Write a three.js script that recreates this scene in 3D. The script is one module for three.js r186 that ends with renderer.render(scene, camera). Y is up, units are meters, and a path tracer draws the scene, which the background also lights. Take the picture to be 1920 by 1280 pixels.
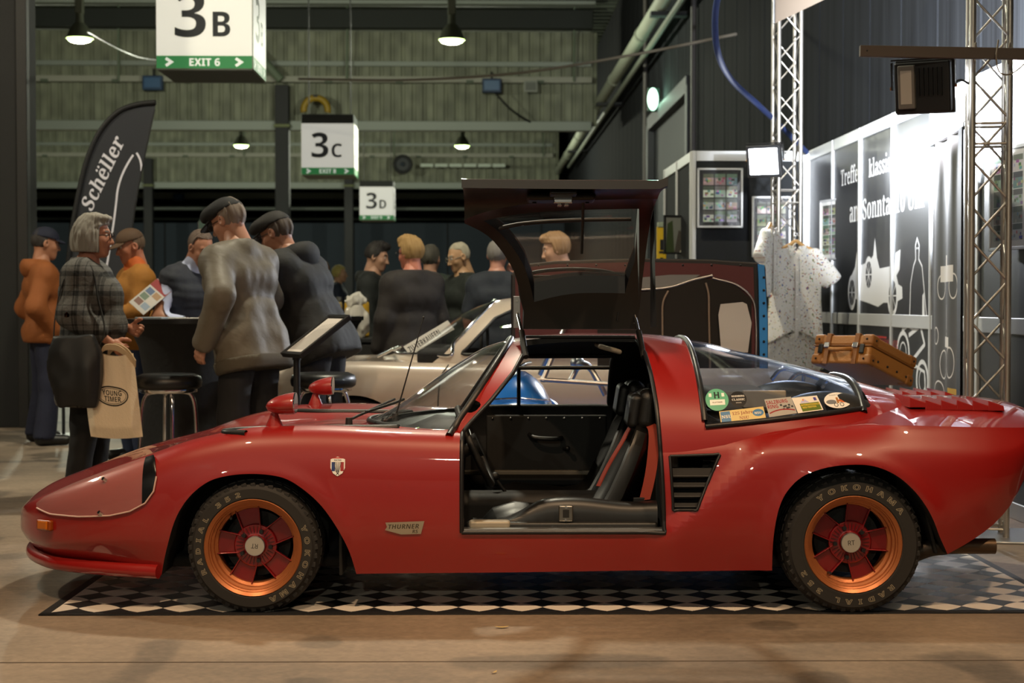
import * as THREE from 'three';
import { RoundedBoxGeometry } from 'three/addons/geometries/RoundedBoxGeometry.js';
import { mergeGeometries, mergeVertices, toCreasedNormals } from 'three/addons/utils/BufferGeometryUtils.js';
import { RectAreaLightUniformsLib } from 'three/addons/lights/RectAreaLightUniformsLib.js';
import { Brush, Evaluator, ADDITION, SUBTRACTION, INTERSECTION } from 'three-bvh-csg';

// ---------- camera, background, exposure ----------
const FPX = 2950, CAMH = 1.18, PITCH = Math.atan(75 / FPX), HALL = 0.022;
const scene = new THREE.Scene();
scene.background = new THREE.Color(0x000000);
const camera = new THREE.PerspectiveCamera(2 * Math.atan(640 / FPX) * 180 / Math.PI, 1.5, 0.1, 200);
camera.position.set(0, CAMH, 0);
camera.rotation.x = -PITCH;
camera.focus = 6.2;
camera.userData.fStop = 4.2;
scene.add(camera);
const renderer = new THREE.WebGLRenderer({ antialias: true });
renderer.toneMapping = THREE.LinearToneMapping;
renderer.toneMappingExposure = 1.0;
renderer.shadowMap.enabled = true;
RectAreaLightUniformsLib.init();

// ---------- light levels (each light stands in its lamp's builder) ----------
const LIGHT = {
  highbay: { color: 0xeff3da, power: 108 },       // greenish discharge lamps of the hall
  nearbay: { color: 0xf4ead0, power: 95 },
  par: { color: 0xffd6a8, power: 34 },           // warm cans above the stand
  floodA: { color: 0xf2f7ff, power: 45 },         // white flood on the far truss
  floodB: { color: 0xeff5ff, power: 1150 },        // white flood washing the booth wall
};

// ---------- helpers ----------
const rnd = ((s) => () => { s |= 0; s = s + 0x6d2b79f5 | 0; let t = Math.imul(s ^ s >>> 15, 1 | s); t = t + Math.imul(t ^ t >>> 7, 61 | t) ^ t; return ((t ^ t >>> 14) >>> 0) / 4294967296; })(77);
const rr = (a, b) => a + (b - a) * rnd();
const clamp = (x, a = 0, b = 1) => Math.min(b, Math.max(a, x));
const sstep = (a, b, x) => { const t = clamp((x - a) / (b - a)); return t * t * (3 - 2 * t); };
const mixn = (a, b, t) => a + (b - a) * t;
const v3 = (x, y, z) => new THREE.Vector3(x, y, z);
// the point of the place seen at a pixel of the photograph, at a distance z in front of the lens
function at(px, py, z) {
  const dx = (px - 960) / FPX, dy = (640 - py) / FPX, c = Math.cos(PITCH), s = Math.sin(PITCH);
  const wy = dy * c - s, wz = -dy * s - c, t = z / -wz;
  return v3(dx * t, CAMH + wy * t, -z);
}
const hallPoint = (x, y, z) => v3(x, y, -z).applyAxisAngle(v3(0, 1, 0), HALL);   // hall coordinates: z metres down the hall
const used = {};
function numbered(name) { const n = used[name] = (used[name] ?? -1) + 1; return n ? name + '_' + String(n).padStart(3, '0') : name; }
function thing(name, label, category, pos, turn = 0, group) {
  const o = new THREE.Group(); o.name = numbered(name); scene.add(o);
  if (pos) o.position.copy(pos); o.rotation.y = turn;
  o.userData = { label, category }; if (group) o.userData.group = group;
  return o;
}
function part(parent, name, geo, mat, label) {
  const m = new THREE.Mesh(Array.isArray(geo) ? (geo.length > 1 ? merge(geo) : geo[0]) : geo, mat);
  m.name = name; m.castShadow = m.receiveShadow = true; parent.add(m);
  if (label) m.userData.label = label;
  return m;
}
function single(name, geo, mat, label, category, group) {
  const m = part(scene, numbered(name), geo, mat); m.userData = { label, category }; if (group) m.userData.group = group; return m;
}
function structure(name, geo, mat, label) {
  const m = part(scene, numbered(name), geo, mat); m.userData = { kind: 'structure' }; if (label) m.userData.label = label; return m;
}
function merge(list) {
  const keep = ['position', 'normal', 'uv'];
  const g = list.map((q) => { q = q.index ? q.toNonIndexed() : q.clone(); for (const k of Object.keys(q.attributes)) if (!keep.includes(k)) q.deleteAttribute(k); if (!q.attributes.uv) q.setAttribute('uv', new THREE.BufferAttribute(new Float32Array(q.attributes.position.count * 2), 2)); if (!q.attributes.normal) q.computeVertexNormals(); q.clearGroups(); return q; });
  return mergeGeometries(g, false);
}
const M4 = (p = [0, 0, 0], r = [0, 0, 0], s = [1, 1, 1]) => new THREE.Matrix4().compose(v3(...p), new THREE.Quaternion().setFromEuler(new THREE.Euler(...r)), v3(...s));
const mv = (g, p, r, s) => g.applyMatrix4(M4(p, r, s));
const box = (w, h, d, x = 0, y = 0, z = 0, r) => mv(new THREE.BoxGeometry(w, h, d), [x, y, z], r);
const rbox = (w, h, d, rad, x = 0, y = 0, z = 0, r, seg = 2) => mv(new RoundedBoxGeometry(w, h, d, seg, Math.min(rad, w / 2.01, h / 2.01, d / 2.01)), [x, y, z], r);
const cyl = (r0, r1, h, x = 0, y = 0, z = 0, r, seg = 24) => mv(new THREE.CylinderGeometry(r0, r1, h, seg), [x, y, z], r);
const sph = (r, x = 0, y = 0, z = 0, s, seg = 20) => mv(new THREE.SphereGeometry(r, seg, Math.max(8, seg * 0.7 | 0)), [x, y, z], [0, 0, 0], s);
const lathe = (pts, seg = 40) => new THREE.LatheGeometry(pts.map((p) => new THREE.Vector2(...p)), seg);
function rod(a, b, r, r2 = r, seg = 10) {
  a = a.isVector3 ? a : v3(...a); b = b.isVector3 ? b : v3(...b);
  const g = new THREE.CylinderGeometry(r2, r, a.distanceTo(b), seg), q = new THREE.Quaternion().setFromUnitVectors(v3(0, 1, 0), b.clone().sub(a).normalize());
  return g.applyMatrix4(new THREE.Matrix4().compose(a.clone().add(b).multiplyScalar(0.5), q, v3(1, 1, 1)));
}
const tube = (pts, r, seg = 40, rad = 8, closed = false, type = 'centripetal') => new THREE.TubeGeometry(new THREE.CatmullRomCurve3(pts.map((p) => p.isVector3 ? p : v3(...p)), closed, type), seg, r, rad, closed);
function polyShape(pts) { const s = new THREE.Shape(); pts.forEach((p, i) => i ? s.lineTo(p[0], p[1]) : s.moveTo(p[0], p[1])); return s; }
const prism = (pts, d, bevel = 0, seg = 2) => new THREE.ExtrudeGeometry(polyShape(pts), bevel ? { depth: d - 2 * bevel, bevelEnabled: true, bevelSize: bevel, bevelThickness: bevel, bevelSegments: seg, bevelOffset: -bevel, steps: 1 } : { depth: d, bevelEnabled: false });
// piecewise smooth table lookup
function table(rows) {
  const xs = rows.map((r) => r[0]), n = xs.length;
  return (x, c = 1) => {
    if (x <= xs[0]) return rows[0][c]; if (x >= xs[n - 1]) return rows[n - 1][c];
    let i = 0; while (x > xs[i + 1]) i++;
    const h = xs[i + 1] - xs[i], t = (x - xs[i]) / h, d = (j) => { if (j <= 0 || j >= n - 1) { const k = j <= 0 ? 0 : n - 2; return (rows[k + 1][c] - rows[k][c]) / (xs[k + 1] - xs[k]); } const a = (rows[j][c] - rows[j - 1][c]) / (xs[j] - xs[j - 1]), b = (rows[j + 1][c] - rows[j][c]) / (xs[j + 1] - xs[j]); return a * b <= 0 ? 0 : 2 * a * b / (a + b); };
    const m0 = d(i) * h, m1 = d(i + 1) * h, t2 = t * t, t3 = t2 * t;
    return (2 * t3 - 3 * t2 + 1) * rows[i][c] + (t3 - 2 * t2 + t) * m0 + (3 * t2 - 2 * t3) * rows[i + 1][c] + (t3 - t2) * m1;
  };
}
// ---------- noise and textures ----------
function hash3(x, y, z) { let h = Math.imul(x, 374761393) + Math.imul(y, 668265263) + Math.imul(z, 2147483647 ^ 1274126177) | 0; h = Math.imul(h ^ h >>> 13, 1274126177); return ((h ^ h >>> 16) >>> 0) / 4294967296; }
function noise3(x, y, z) {
  const xi = Math.floor(x), yi = Math.floor(y), zi = Math.floor(z), f = (t) => t * t * (3 - 2 * t), u = f(x - xi), v = f(y - yi), w = f(z - zi);
  const L = mixn, h = (a, b, c) => hash3(xi + a, yi + b, zi + c);
  return L(L(L(h(0, 0, 0), h(1, 0, 0), u), L(h(0, 1, 0), h(1, 1, 0), u), v), L(L(h(0, 0, 1), h(1, 0, 1), u), L(h(0, 1, 1), h(1, 1, 1), u), v), w) * 2 - 1;
}
function noiseTex(n, fn, srgb, rep) {
  const d = new Uint8Array(n * n * 4), lat = {};
  const tn = (x, y, p, s) => { const k = p + '_' + s; if (!lat[k]) { lat[k] = new Float32Array(p * p); for (let i = 0; i < p * p; i++) lat[k][i] = hash3(i, s, p) ; } const g = lat[k], X = x * p, Y = y * p, a = Math.floor(X), b = Math.floor(Y), f = (t) => t * t * (3 - 2 * t), u = f(X - a), v = f(Y - b), A = ((a % p) + p) % p, B = ((b % p) + p) % p, A1 = (A + 1) % p, B1 = (B + 1) % p; return mixn(mixn(g[A + B * p], g[A1 + B * p], u), mixn(g[A + B1 * p], g[A1 + B1 * p], u), v); };
  for (let j = 0; j < n; j++) for (let i = 0; i < n; i++) { const c = fn(i / n, j / n, tn); for (let k = 0; k < 3; k++) d[(j * n + i) * 4 + k] = clamp(Array.isArray(c) ? c[k] : c) * 255; d[(j * n + i) * 4 + 3] = 255; }
  const t = new THREE.DataTexture(d, n, n); t.wrapS = t.wrapT = THREE.RepeatWrapping; t.magFilter = THREE.LinearFilter; if (srgb) t.colorSpace = THREE.SRGBColorSpace; if (rep) t.repeat.set(...rep); t.needsUpdate = true; return t;
}
function canvasTex(w, h, draw, data) {
  const c = document.createElement('canvas'); c.width = w; c.height = h; const g = c.getContext('2d'); draw(g, w, h);
  const t = new THREE.CanvasTexture(c); if (!data) t.colorSpace = THREE.SRGBColorSpace; t.wrapS = t.wrapT = THREE.ClampToEdgeWrapping; return t;
}
const std = (color, roughness = 0.6, extra = {}) => new THREE.MeshStandardMaterial({ color, roughness, ...extra });
const phy = (color, roughness = 0.4, extra = {}) => new THREE.MeshPhysicalMaterial({ color, roughness, ...extra });
const clothBump = noiseTex(256, (x, y, t) => 0.5 * t(x, y, 128, 1) + 0.5 * t(x, y, 64, 2));
const MAT = {
  black: std(0x0c0c0d, 0.6), rubber: std(0x121212, 0.55), softBlack: std(0x0a0a0b, 0.8), leather: phy(0x090909, 0.42, { bumpMap: clothBump, bumpScale: 0.0006 }),
  chrome: std(0xd8d8da, 0.12, { metalness: 1 }), alu: std(0xb9bbbd, 0.38, { metalness: 1 }), aluWhite: std(0xc4c6c6, 0.42, { metalness: 0.35 }), steel: std(0x8f8d88, 0.35, { metalness: 1 }),
  white: std(0xe6e4de, 0.6), glass: phy(0xffffff, 0.02, { transmission: 1, thickness: 0, ior: 1.5 }), darkMetal: std(0x18191b, 0.45, { metalness: 0.3 }),
};
// ================= the hall =================
const floorTex = noiseTex(1024, (x, y, t) => {
  const big = t(x, y, 5, 1) * 0.5 + t(x, y, 11, 2) * 0.3 + t(x, y, 23, 3) * 0.2, fine = t(x, y, 190, 4) * 0.5 + t(x, y, 420, 5) * 0.5, streak = t(x * 0.5, y * 4, 40, 6);
  const spot = sstep(0.74, 0.86, t(x, y, 17, 8)) * 0.16, v = 0.8 + (big - 0.5) * 0.42 + (fine - 0.5) * 0.16 + (streak - 0.5) * 0.06 - spot;
  return [v * 0.59, v * 0.52, v * 0.445];
}, true);
floorTex.repeat.set(1 / 4.6, 1 / 4.6);
const floorBump = noiseTex(512, (x, y, t) => t(x, y, 60, 1) * 0.5 + t(x, y, 200, 2) * 0.5); floorBump.repeat.set(1 / 1.2, 1 / 1.2);
const floorMat = std(0xffffff, 0.62, { map: floorTex, bumpMap: floorBump, bumpScale: 0.0008 });
{
  const g = new THREE.BoxGeometry(60, 0.3, 120); mv(g, [-12, -0.15, -42]);
  const p = g.attributes.position, uv = g.attributes.uv; for (let i = 0; i < p.count; i++) uv.setXY(i, p.getX(i), -p.getZ(i));
  const f = structure('floor', g, floorMat); f.rotation.y = HALL;
  // saw cut joint in the slab in front of the stand
  const cut = part(f, 'expansion_joint', box(40, 0.002, 0.006, -4, 0.0005, -5.13), std(0x4a3d31, 0.9)); cut.rotation.y = -0.012;
}
const claddingTex = noiseTex(512, (x, y, t) => { const v = 0.86 + (t(x, y * 0.3, 30, 1) - 0.5) * 0.14 + (t(x, y, 12, 2) - 0.5) * 0.16; return [v * 0.80, v * 0.82, v * 0.74]; }, true);
const claddingMat = std(0xb4b4aa, 0.6, { map: claddingTex }), roofSteel = std(0x1c211d, 0.7), girderMat = std(0x8d948c, 0.55, { metalness: 0.2 }), darkWall = std(0x16191d, 0.75), greenSteel = std(0x66735f, 0.6);
function corrugated(x0, x1, y0, y1, pitch = 0.29, depth = 0.05) {   // trapezoidal sheet, ribs upright, front towards +z
  const pos = [], uv = [], idx = []; let x = x0, k = 0; const prof = [[0, 0], [0.62, 0], [0.70, -1], [0.92, -1]];
  const pts = []; while (x < x1) { for (const [u, d] of prof) pts.push([x + u * pitch, d * depth]); x += pitch; } pts.push([x, 0]);
  for (const [px, pz] of pts) { pos.push(px, y0, pz, px, y1, pz); uv.push(px / 3, y0 / 3, px / 3, y1 / 3); }
  for (let i = 0; i < pts.length - 1; i++) { const a = i * 2; idx.push(a, a + 2, a + 1, a + 1, a + 2, a + 3); }
  const g = new THREE.BufferGeometry(); g.setAttribute('position', new THREE.Float32BufferAttribute(pos, 3)); g.setAttribute('uv', new THREE.Float32BufferAttribute(uv, 2)); g.setIndex(idx); const n = g.toNonIndexed(); n.computeVertexNormals(); return n;
}
function inHall(o) { o.rotation.y = HALL; return o; }
// roof deck: trapezoidal sheet over the bays, dark girders below it
{
  const roof = inHall(structure('roof', mv(new THREE.BoxGeometry(60, 0.2, 120), [-12, 9.4, -42]), roofSteel));
  for (let i = 0; i < 60; i++) part(roof, 'deck_rib', box(44, 0.06, 0.12, -12, 9.27, -18 - i * 0.55), std(0x5c6455, 0.7));
}
// transverse bulkheads of corrugated sheet with their beams
function bulkhead(z, x0, x1) {
  const w = inHall(structure('wall_bulkhead', mv(corrugated(x0, x1, 5.95, 8.5), [0, 0, -z]), claddingMat)), W = x1 - x0, cx = (x0 + x1) / 2;
  part(w, 'backing_sheet', box(W, 2.6, 0.04, cx, 7.25, -z - 0.12), std(0x878a7c, 0.7));
  part(w, 'bottom_beam', rbox(W, 0.26, 0.3, 0.02, cx, 5.93, -z + 0.12), girderMat);
  part(w, 'purlin', rbox(W, 0.13, 0.1, 0.01, cx, 7.62, -z + 0.08), girderMat);
  part(w, 'upper_girder', rbox(W, 0.5, 0.4, 0.02, cx, 8.72, -z + 0.6), roofSteel);
  part(w, 'lower_flange', rbox(W, 0.1, 0.35, 0.02, cx, 8.98, -z + 1.6), girderMat);
  const tray = part(w, 'cable_tray', rbox(W, 0.16, 0.12, 0.01, cx, 7.16, -z + 0.35), std(0x9a9a8d, 0.6));
  for (let x = x0 + 1; x < x1; x += 1.9) part(w, 'tray_bracket', box(0.2, 0.08, 0.15, x, 7.1, -z + 0.36), std(0x55604f, 0.6));
  for (let x = x0 + 2.2; x < x1; x += 6.1) part(w, 'hanger', rod([x, 7.1, -z + 0.5], [x + 0.02, 9.2, -z + 0.55], 0.03), greenSteel);
  return w;
}
bulkhead(43, -24, 3.1); bulkhead(65, -30, 3.1);
for (const z of [73, 82]) { const b = inHall(structure('beam', rbox(42, 0.3, 0.3, 0.02, -15, 6.05, -z), girderMat)); part(b, 'pipe_run', rod([-36, 5.45, -z + 0.2], [3.4, 5.45, -z + 0.2], 0.08), girderMat); }
inHall(structure('wall_back', box(60, 9.4, 0.3, -12, 4.7, -97), darkWall));
inHall(structure('wall_left', box(0.3, 9.4, 120, -40, 4.7, -42), darkWall));
inHall(structure('wall_rear', box(60, 9.4, 0.3, -12, 4.7, 17), std(0x2a2b2c, 0.8)));
// low dark hoarding across the far end of the hall
{
  const h = inHall(structure('wall_hoarding', box(44, 4.6, 0.1, -15, 2.3, -69), std(0x2c3640, 0.8)));
  for (let i = 0; i < 9; i++) part(h, 'seam_strip', box(0.06, 4.6, 0.03, -30 + i * 4.1, 2.3, -68.92), std(0x0b0d10, 0.8));
  part(h, 'white_rail', box(5.4, 0.35, 0.1, -9.4, 2.1, -68.8), std(0xbfc6c2, 0.6));
}
// steel columns
for (const [x, z, w] of [[-5.25, 42.7, 0.37], [-5.25, 64.6, 0.36], [-13.4, 64.6, 0.36]]) {
  const c = inHall(structure('column', rbox(w, 7.0, w, 0.02, x, 3.5, -z), std(0x0d0f11, 0.6)));
  part(c, 'cap_band', rbox(w + 0.06, 0.08, w + 0.06, 0.01, x, 5.9, -z), std(0x6d7449, 0.6));
  part(c, 'base_plate', rbox(w + 0.16, 0.04, w + 0.16, 0.01, x, 0.02, -z), std(0x0d0f11, 0.6));
}
{ // diagonal braces under the girder near the first column
  const b = inHall(structure('brace', rod([-6.6, 8.6, -42.4], [-5.25, 7.1, -42.4], 0.12), greenSteel));
}
// right hall wall: upright dark panels with open joints and a tall gate
const hallWallMat = phy(0x25272a, 0.95, { specularIntensity: 0.25, map: noiseTex(256, (x, y, t) => { const v = 0.8 + (t(x, y * 0.15, 60, 1) - 0.5) * 0.25 + (t(x, y, 6, 2) - 0.5) * 0.25; return [v, v, v]; }, true) });
{
  const w = inHall(structure('wall_right', box(0.3, 9.4, 120, 4.02, 4.7, -42), std(0x0e0f10, 0.85)));
  const pg = [];
  let z = 4, k = 0;
  while (z < 62) { const wd = 1.12; if (!(z > 27.8 && z < 33.8)) part(w, 'wall_panel', mv(new RoundedBoxGeometry(0.07, 9.2, wd - 0.035, 1, 0.012), [3.83, 4.65, -z - wd / 2]), hallWallMat); else part(w, 'wall_panel', mv(new RoundedBoxGeometry(0.07, 4.3, wd - 0.035, 1, 0.012), [3.83, 7.1, -z - wd / 2]), hallWallMat); z += wd; }
  part(w, 'gate_leaf', box(0.04, 4.9, 6.0, 3.86, 2.45, -31), std(0x0f1216, 0.7));
  part(w, 'gate_frame', [rbox(0.16, 0.3, 6.4, 0.01, 3.76, 5.02, -31), rbox(0.16, 5, 0.25, 0.01, 3.76, 2.5, -27.8), rbox(0.16, 5, 0.25, 0.01, 3.76, 2.5, -34.2)], std(0x2c2e31, 0.6));
  part(w, 'downpipe', [rod([3.72, 0, -27.1], [3.72, 9.2, -27.1], 0.05), rod([3.72, 0, -34.9], [3.72, 9.2, -34.9], 0.05)], std(0x4a4643, 0.6));
  part(w, 'far_panelling', box(0.06, 9.2, 33, 3.83, 4.6, -79), hallWallMat);
}
{ // pipes running the length of the right wall
  const p = inHall(single('heating_pipe', [rod([3.3, 6.53, -9], [3.3, 6.53, -75], 0.135, 0.135, 16)], std(0x8e9383, 0.55), 'long pale green-grey pipe running along the right wall under the roof', 'pipe'));
  for (let z = 12; z < 74; z += 6.5) part(p, 'pipe_collar', rod([3.3, 6.53, -z], [3.3, 6.53, -z - 0.2], 0.155, 0.155, 16), std(0x767b6d, 0.55));
  for (let z = 15.5; z < 74; z += 13) part(p, 'pipe_bracket', box(0.75, 0.08, 0.25, 3.5, 6.36, -z), std(0x17191a, 0.6));
  inHall(single('service_pipe', [rod([3.48, 6.3, -9], [3.48, 6.3, -60], 0.06)], std(0x70766a, 0.55), 'thin pipe below the big pale pipe on the right wall', 'pipe'));
}
{ // black partition at the left edge of the view
  const c = structure('wall_partition', rbox(2.4, 7, 0.5, 0.01, -5.78, 3.5, -14.95), std(0x100f0d, 0.75));
  part(c, 'edge_post', rbox(0.1, 7, 0.1, 0.01, -4.56, 3.5, -14.72), std(0x17130f, 0.6));
}
// exit lamp above the gate
{
  const t = inHall(thing('exit_lamp', 'small glowing green-white exit lamp above the dark gate', 'lamp')); 
  part(t, 'housing', rbox(0.26, 0.5, 0.08, 0.03, 3.6, 5.3, -32.2), std(0x20332a, 0.5)); part(t, 'bracket', rod([3.8, 5.3, -32.2], [3.6, 5.3, -32.2], 0.03), MAT.black);
  part(t, 'light_face', mv(new THREE.SphereGeometry(0.16, 20, 14), [3.58, 5.3, -32.12], [0, 0, 0], [0.7, 1.45, 0.35]), std(0xd8ffe8, 0.4, { emissive: 0xc8ffe0, emissiveIntensity: 2.2 }));
  const l = new THREE.PointLight(0xc8ffe0, 1.2); l.position.set(3.58, 5.3, -31.9); l.castShadow = true; t.add(l);
}
// high bay lamps
const bellGeo = lathe([[0.05, 0.42], [0.07, 0.40], [0.08, 0.2], [0.12, 0.16], [0.2, 0.05], [0.26, -0.12], [0.265, -0.12], [0.25, -0.1], [0.19, 0.05], [0.1, 0.14], [0, 0.15]], 36);
const bellMat = std(0x55584a, 0.5, { metalness: 0.4 }), lampGlow = std(0xf4ffd0, 0.4, { emissive: 0xc9ff8a, emissiveIntensity: 5 });
function highBay(x, z, label, kind = LIGHT.highbay) {
  const t = thing('high_bay_lamp', label, 'lamp', hallPoint(x, 6.42, z), HALL, 'high bay lamps of the hall');
  part(t, 'bell', bellGeo, bellMat); part(t, 'stem', rod([0, 0.38, 0], [0, 2.9, 0], 0.035), bellMat); part(t, 'gear_box', rbox(0.16, 0.3, 0.16, 0.02, 0, 0.52, 0), bellMat);
  part(t, 'diffuser', lathe([[0, -0.2], [0.12, -0.19], [0.21, -0.16], [0.25, -0.11], [0.2, -0.09], [0, -0.085]], 36), lampGlow);
  const l = new THREE.PointLight(kind.color, kind.power); l.position.set(0, -0.26, 0); l.shadow.radius = 8; l.castShadow = true; t.add(l);
}
highBay(-0.5, 31, 'glowing high bay lamp hanging above the open car door');
highBay(-7.75, 31, 'glowing high bay lamp at the upper left near the black partition');
highBay(-0.5, 52, 'small distant high bay lamp low over the car door');
highBay(-7.75, 52, 'small distant high bay lamp beside the feather flag top');
highBay(-15, 52, 'distant high bay lamp half hidden by the black partition edge');
for (const [x, z, where] of [[-0.5, 10, 'behind the red car'], [-7.75, 10, 'behind the black partition'], [-0.5, -11, 'over the aisle behind the viewer'], [-7.75, -11, 'far over the aisle behind the viewer']]) highBay(x, z, 'high bay lamp above the picture, ' + where, LIGHT.nearbay);

// hanging hall signs: white boxes with green foot
function hallSign(letter, x, z, w, label) {
  const t = thing('hall_sign', label, 'sign', hallPoint(x, 0, z), HALL, 'lit white hall signs hanging in a row');
  const h = w * 0.98, y0 = 3.58, d = w * 0.98;
  const face = canvasTex(512, 512, (g, W, H) => {
    g.fillStyle = '#f1f0e6'; g.fillRect(0, 0, W, H); g.fillStyle = '#2e7d46'; g.fillRect(0, H * 0.865, W, H * 0.135);
    g.fillStyle = '#14181a'; g.font = 'bold 345px sans-serif'; g.textAlign = 'left'; g.fillText('3', 88, 340); g.font = 'bold 190px sans-serif'; g.fillText(letter, 284, 338);
    g.fillStyle = '#f4f6ee'; g.font = 'bold 58px sans-serif'; g.textAlign = 'center'; g.fillText('EXIT ' + ({ B: '6', C: '8', D: '9' })[letter], W * 0.5, H * 0.972); 
    g.strokeStyle = '#f4f6ee'; g.lineWidth = 15; for (const x0 of [50, 424]) { g.beginPath(); g.moveTo(x0, H * 0.892); g.lineTo(x0 + 30, H * 0.932); g.lineTo(x0, H * 0.972); g.stroke(); }
  });
  const lit = std(0xffffff, 0.5, { map: face, emissive: 0xffffff, emissiveMap: face, emissiveIntensity: 0.42 });
  part(t, 'body', [rbox(w, h, d, 0.012, 0, y0 + h / 2, -d / 2)], std(0xb9bcb0, 0.6));
  part(t, 'front_face', mv(new THREE.PlaneGeometry(w * 0.985, h * 0.985), [0, y0 + h / 2, 0.004]), lit);
  part(t, 'side_face', mv(new THREE.PlaneGeometry(d * 0.985, h * 0.985), [w / 2 + 0.004, y0 + h / 2, -d / 2], [0, Math.PI / 2, 0]), lit);
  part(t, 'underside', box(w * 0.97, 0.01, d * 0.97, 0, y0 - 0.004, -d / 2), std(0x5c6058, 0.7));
  part(t, 'top_band', rbox(w * 0.99, 0.17, d * 0.99, 0.01, 0, y0 + h + 0.085, -d / 2), std(0x2b2f2e, 0.6));
  for (const s of [-1, 1]) part(t, 'hanger_wire', rod([s * w * 0.4, y0 + h + 0.15, -d / 2], [s * w * 0.4, 9.3, -d / 2], 0.012), MAT.black);
  const l = new THREE.RectAreaLight(0xf4fff0, 0.5, w, h); l.position.set(0, y0 + h / 2, 0.03); l.rotation.y = Math.PI; t.add(l);
  return t;
}
hallSign('B', -2.82, 16.4, 1.0, 'large white box sign reading 3B above the people');
hallSign('C', -2.84, 30, 1.0, 'white box sign reading 3C hanging right of the black column');
hallSign('D', -2.97, 46.5, 1.0, 'small distant white box sign reading 3D');
// small fittings on the trays
function loudspeaker(px, py, z, w, label, col = 0x1c3a5c, cord) {
  const p = at(px, py, z), t = thing('junction_box', label, 'box', p, HALL, 'blue boxes on the cable trays');
  part(t, 'body', rbox(w, w * 0.72, w * 0.5, 0.03), std(col, 0.5)); part(t, 'front_panel', rbox(w * 0.8, w * 0.5, 0.03, 0.01, 0, 0, w * 0.26), std(0x2d5680, 0.4)); part(t, 'mount', rod([0, w * 0.3, -w * 0.2], [0, w * 0.75, -w * 0.2], 0.03), MAT.black); if (cord) part(t, 'cord', tube(cord, 0.03, 30, 6), MAT.black);
}
loudspeaker(287, 156, 42.35, 0.54, 'blue box on the cable tray left of the 3B sign'); loudspeaker(922, 161, 42.35, 0.52, 'blue box on the cable tray above the car door', 0x1d3352, [[0.08, -0.18, 0], [0.5, -0.6, -0.1], [1.05, -0.92, -0.4], [1.5, -1.06, -0.9]]);
loudspeaker(335, 370, 72, 0.45, 'tiny distant blue box under the far beam beside the flag');
{ // round dark fan and fluorescent strip on the second bulkhead, yellow hose coil on the first
  const t = thing('wall_fan', 'round dark ventilator on the far corrugated wall', 'fan', at(755, 308, 63.5), HALL);
  part(t, 'ring', new THREE.TorusGeometry(0.33, 0.07, 12, 32), MAT.black); part(t, 'blade', mv(new THREE.CylinderGeometry(0.3, 0.3, 0.04, 32), [0, 0, 0], [Math.PI / 2, 0, 0]), std(0x11161c, 0.5)); part(t, 'hub', sph(0.09, 0, 0, 0.05), std(0x27313c, 0.4));
  const s = thing('fluorescent_strip', 'pale strip of tube fittings low on the far corrugated wall', 'light strip', at(868, 310, 63.5), HALL);
  for (let i = 0; i < 6; i++) part(s, 'tube_fitting', rbox(0.52, 0.14, 0.1, 0.02, -1.45 + i * 0.58, 0, 0), std(0xb9c4b6, 0.5));
  const c = thing('hose_coil', 'yellow hose coil hanging beside the black column', 'hose', at(592, 206, 42.2), HALL);
  part(c, 'coil', new THREE.TorusGeometry(0.32, 0.09, 10, 40, Math.PI * 1.12).rotateZ(-0.2), std(0x9a7d16, 0.5)); part(c, 'hook', box(0.12, 0.06, 0.2, 0, 0.36, 0), MAT.black);
  const v = thing('air_grille', 'small grey air grille on the corrugated wall right of the blue box', 'grille', at(995, 162, 42.3), HALL);
  part(v, 'frame', rbox(0.36, 0.3, 0.06, 0.01), std(0x8e9188, 0.6)); part(v, 'grid', box(0.28, 0.22, 0.02, 0, 0, 0.035), std(0x6a6d66, 0.7));
}
// cables across the hall
single('overhead_cable', tube([at(560, 148, 26), at(760, 150, 25), at(960, 138, 24), at(1180, 104, 22), at(1380, 64, 20)], 0.02, 60), std(0x8a8378, 0.7), 'thin pale cable sagging across the hall towards the right wall', 'cable');
single('sign_cable', tube([at(165, 60, 30), at(230, 95, 28), at(330, 118, 20), at(460, 138, 18)], 0.012, 40), MAT.black, 'thin dark cable slanting from the left lamp past the 3B sign', 'cable');
single('water_hose', tube([at(1352, -40, 11), at(1341, 30, 11.2), at(1345, 95, 11.4), at(1372, 150, 11.8), at(1420, 195, 12.2), at(1465, 238, 12.95), at(1512, 285, 13.72)], 0.024, 60), std(0x1a2d5c, 0.7), 'blue hose hanging in a curve behind the lit truss', 'hose');
// ================= the red sports car =================
const CZ = 6.66;                                  // distance of the car's centre plane
const carXY = (px, py, w) => { const p = at(px, py, CZ - w); return [p.x, p.y]; };
const car = thing('sports_car', 'low red gullwing sports car with copper wheels and its door raised', 'car', v3(0, 0, -CZ));
const redPaint = phy(0x8e100d, 0.42, { clearcoat: 1, clearcoatRoughness: 0.02 });
const cabinBlack = std(0x0b0b0c, 0.62), wellBlack = std(0x0c0b0a, 0.85);
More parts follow.
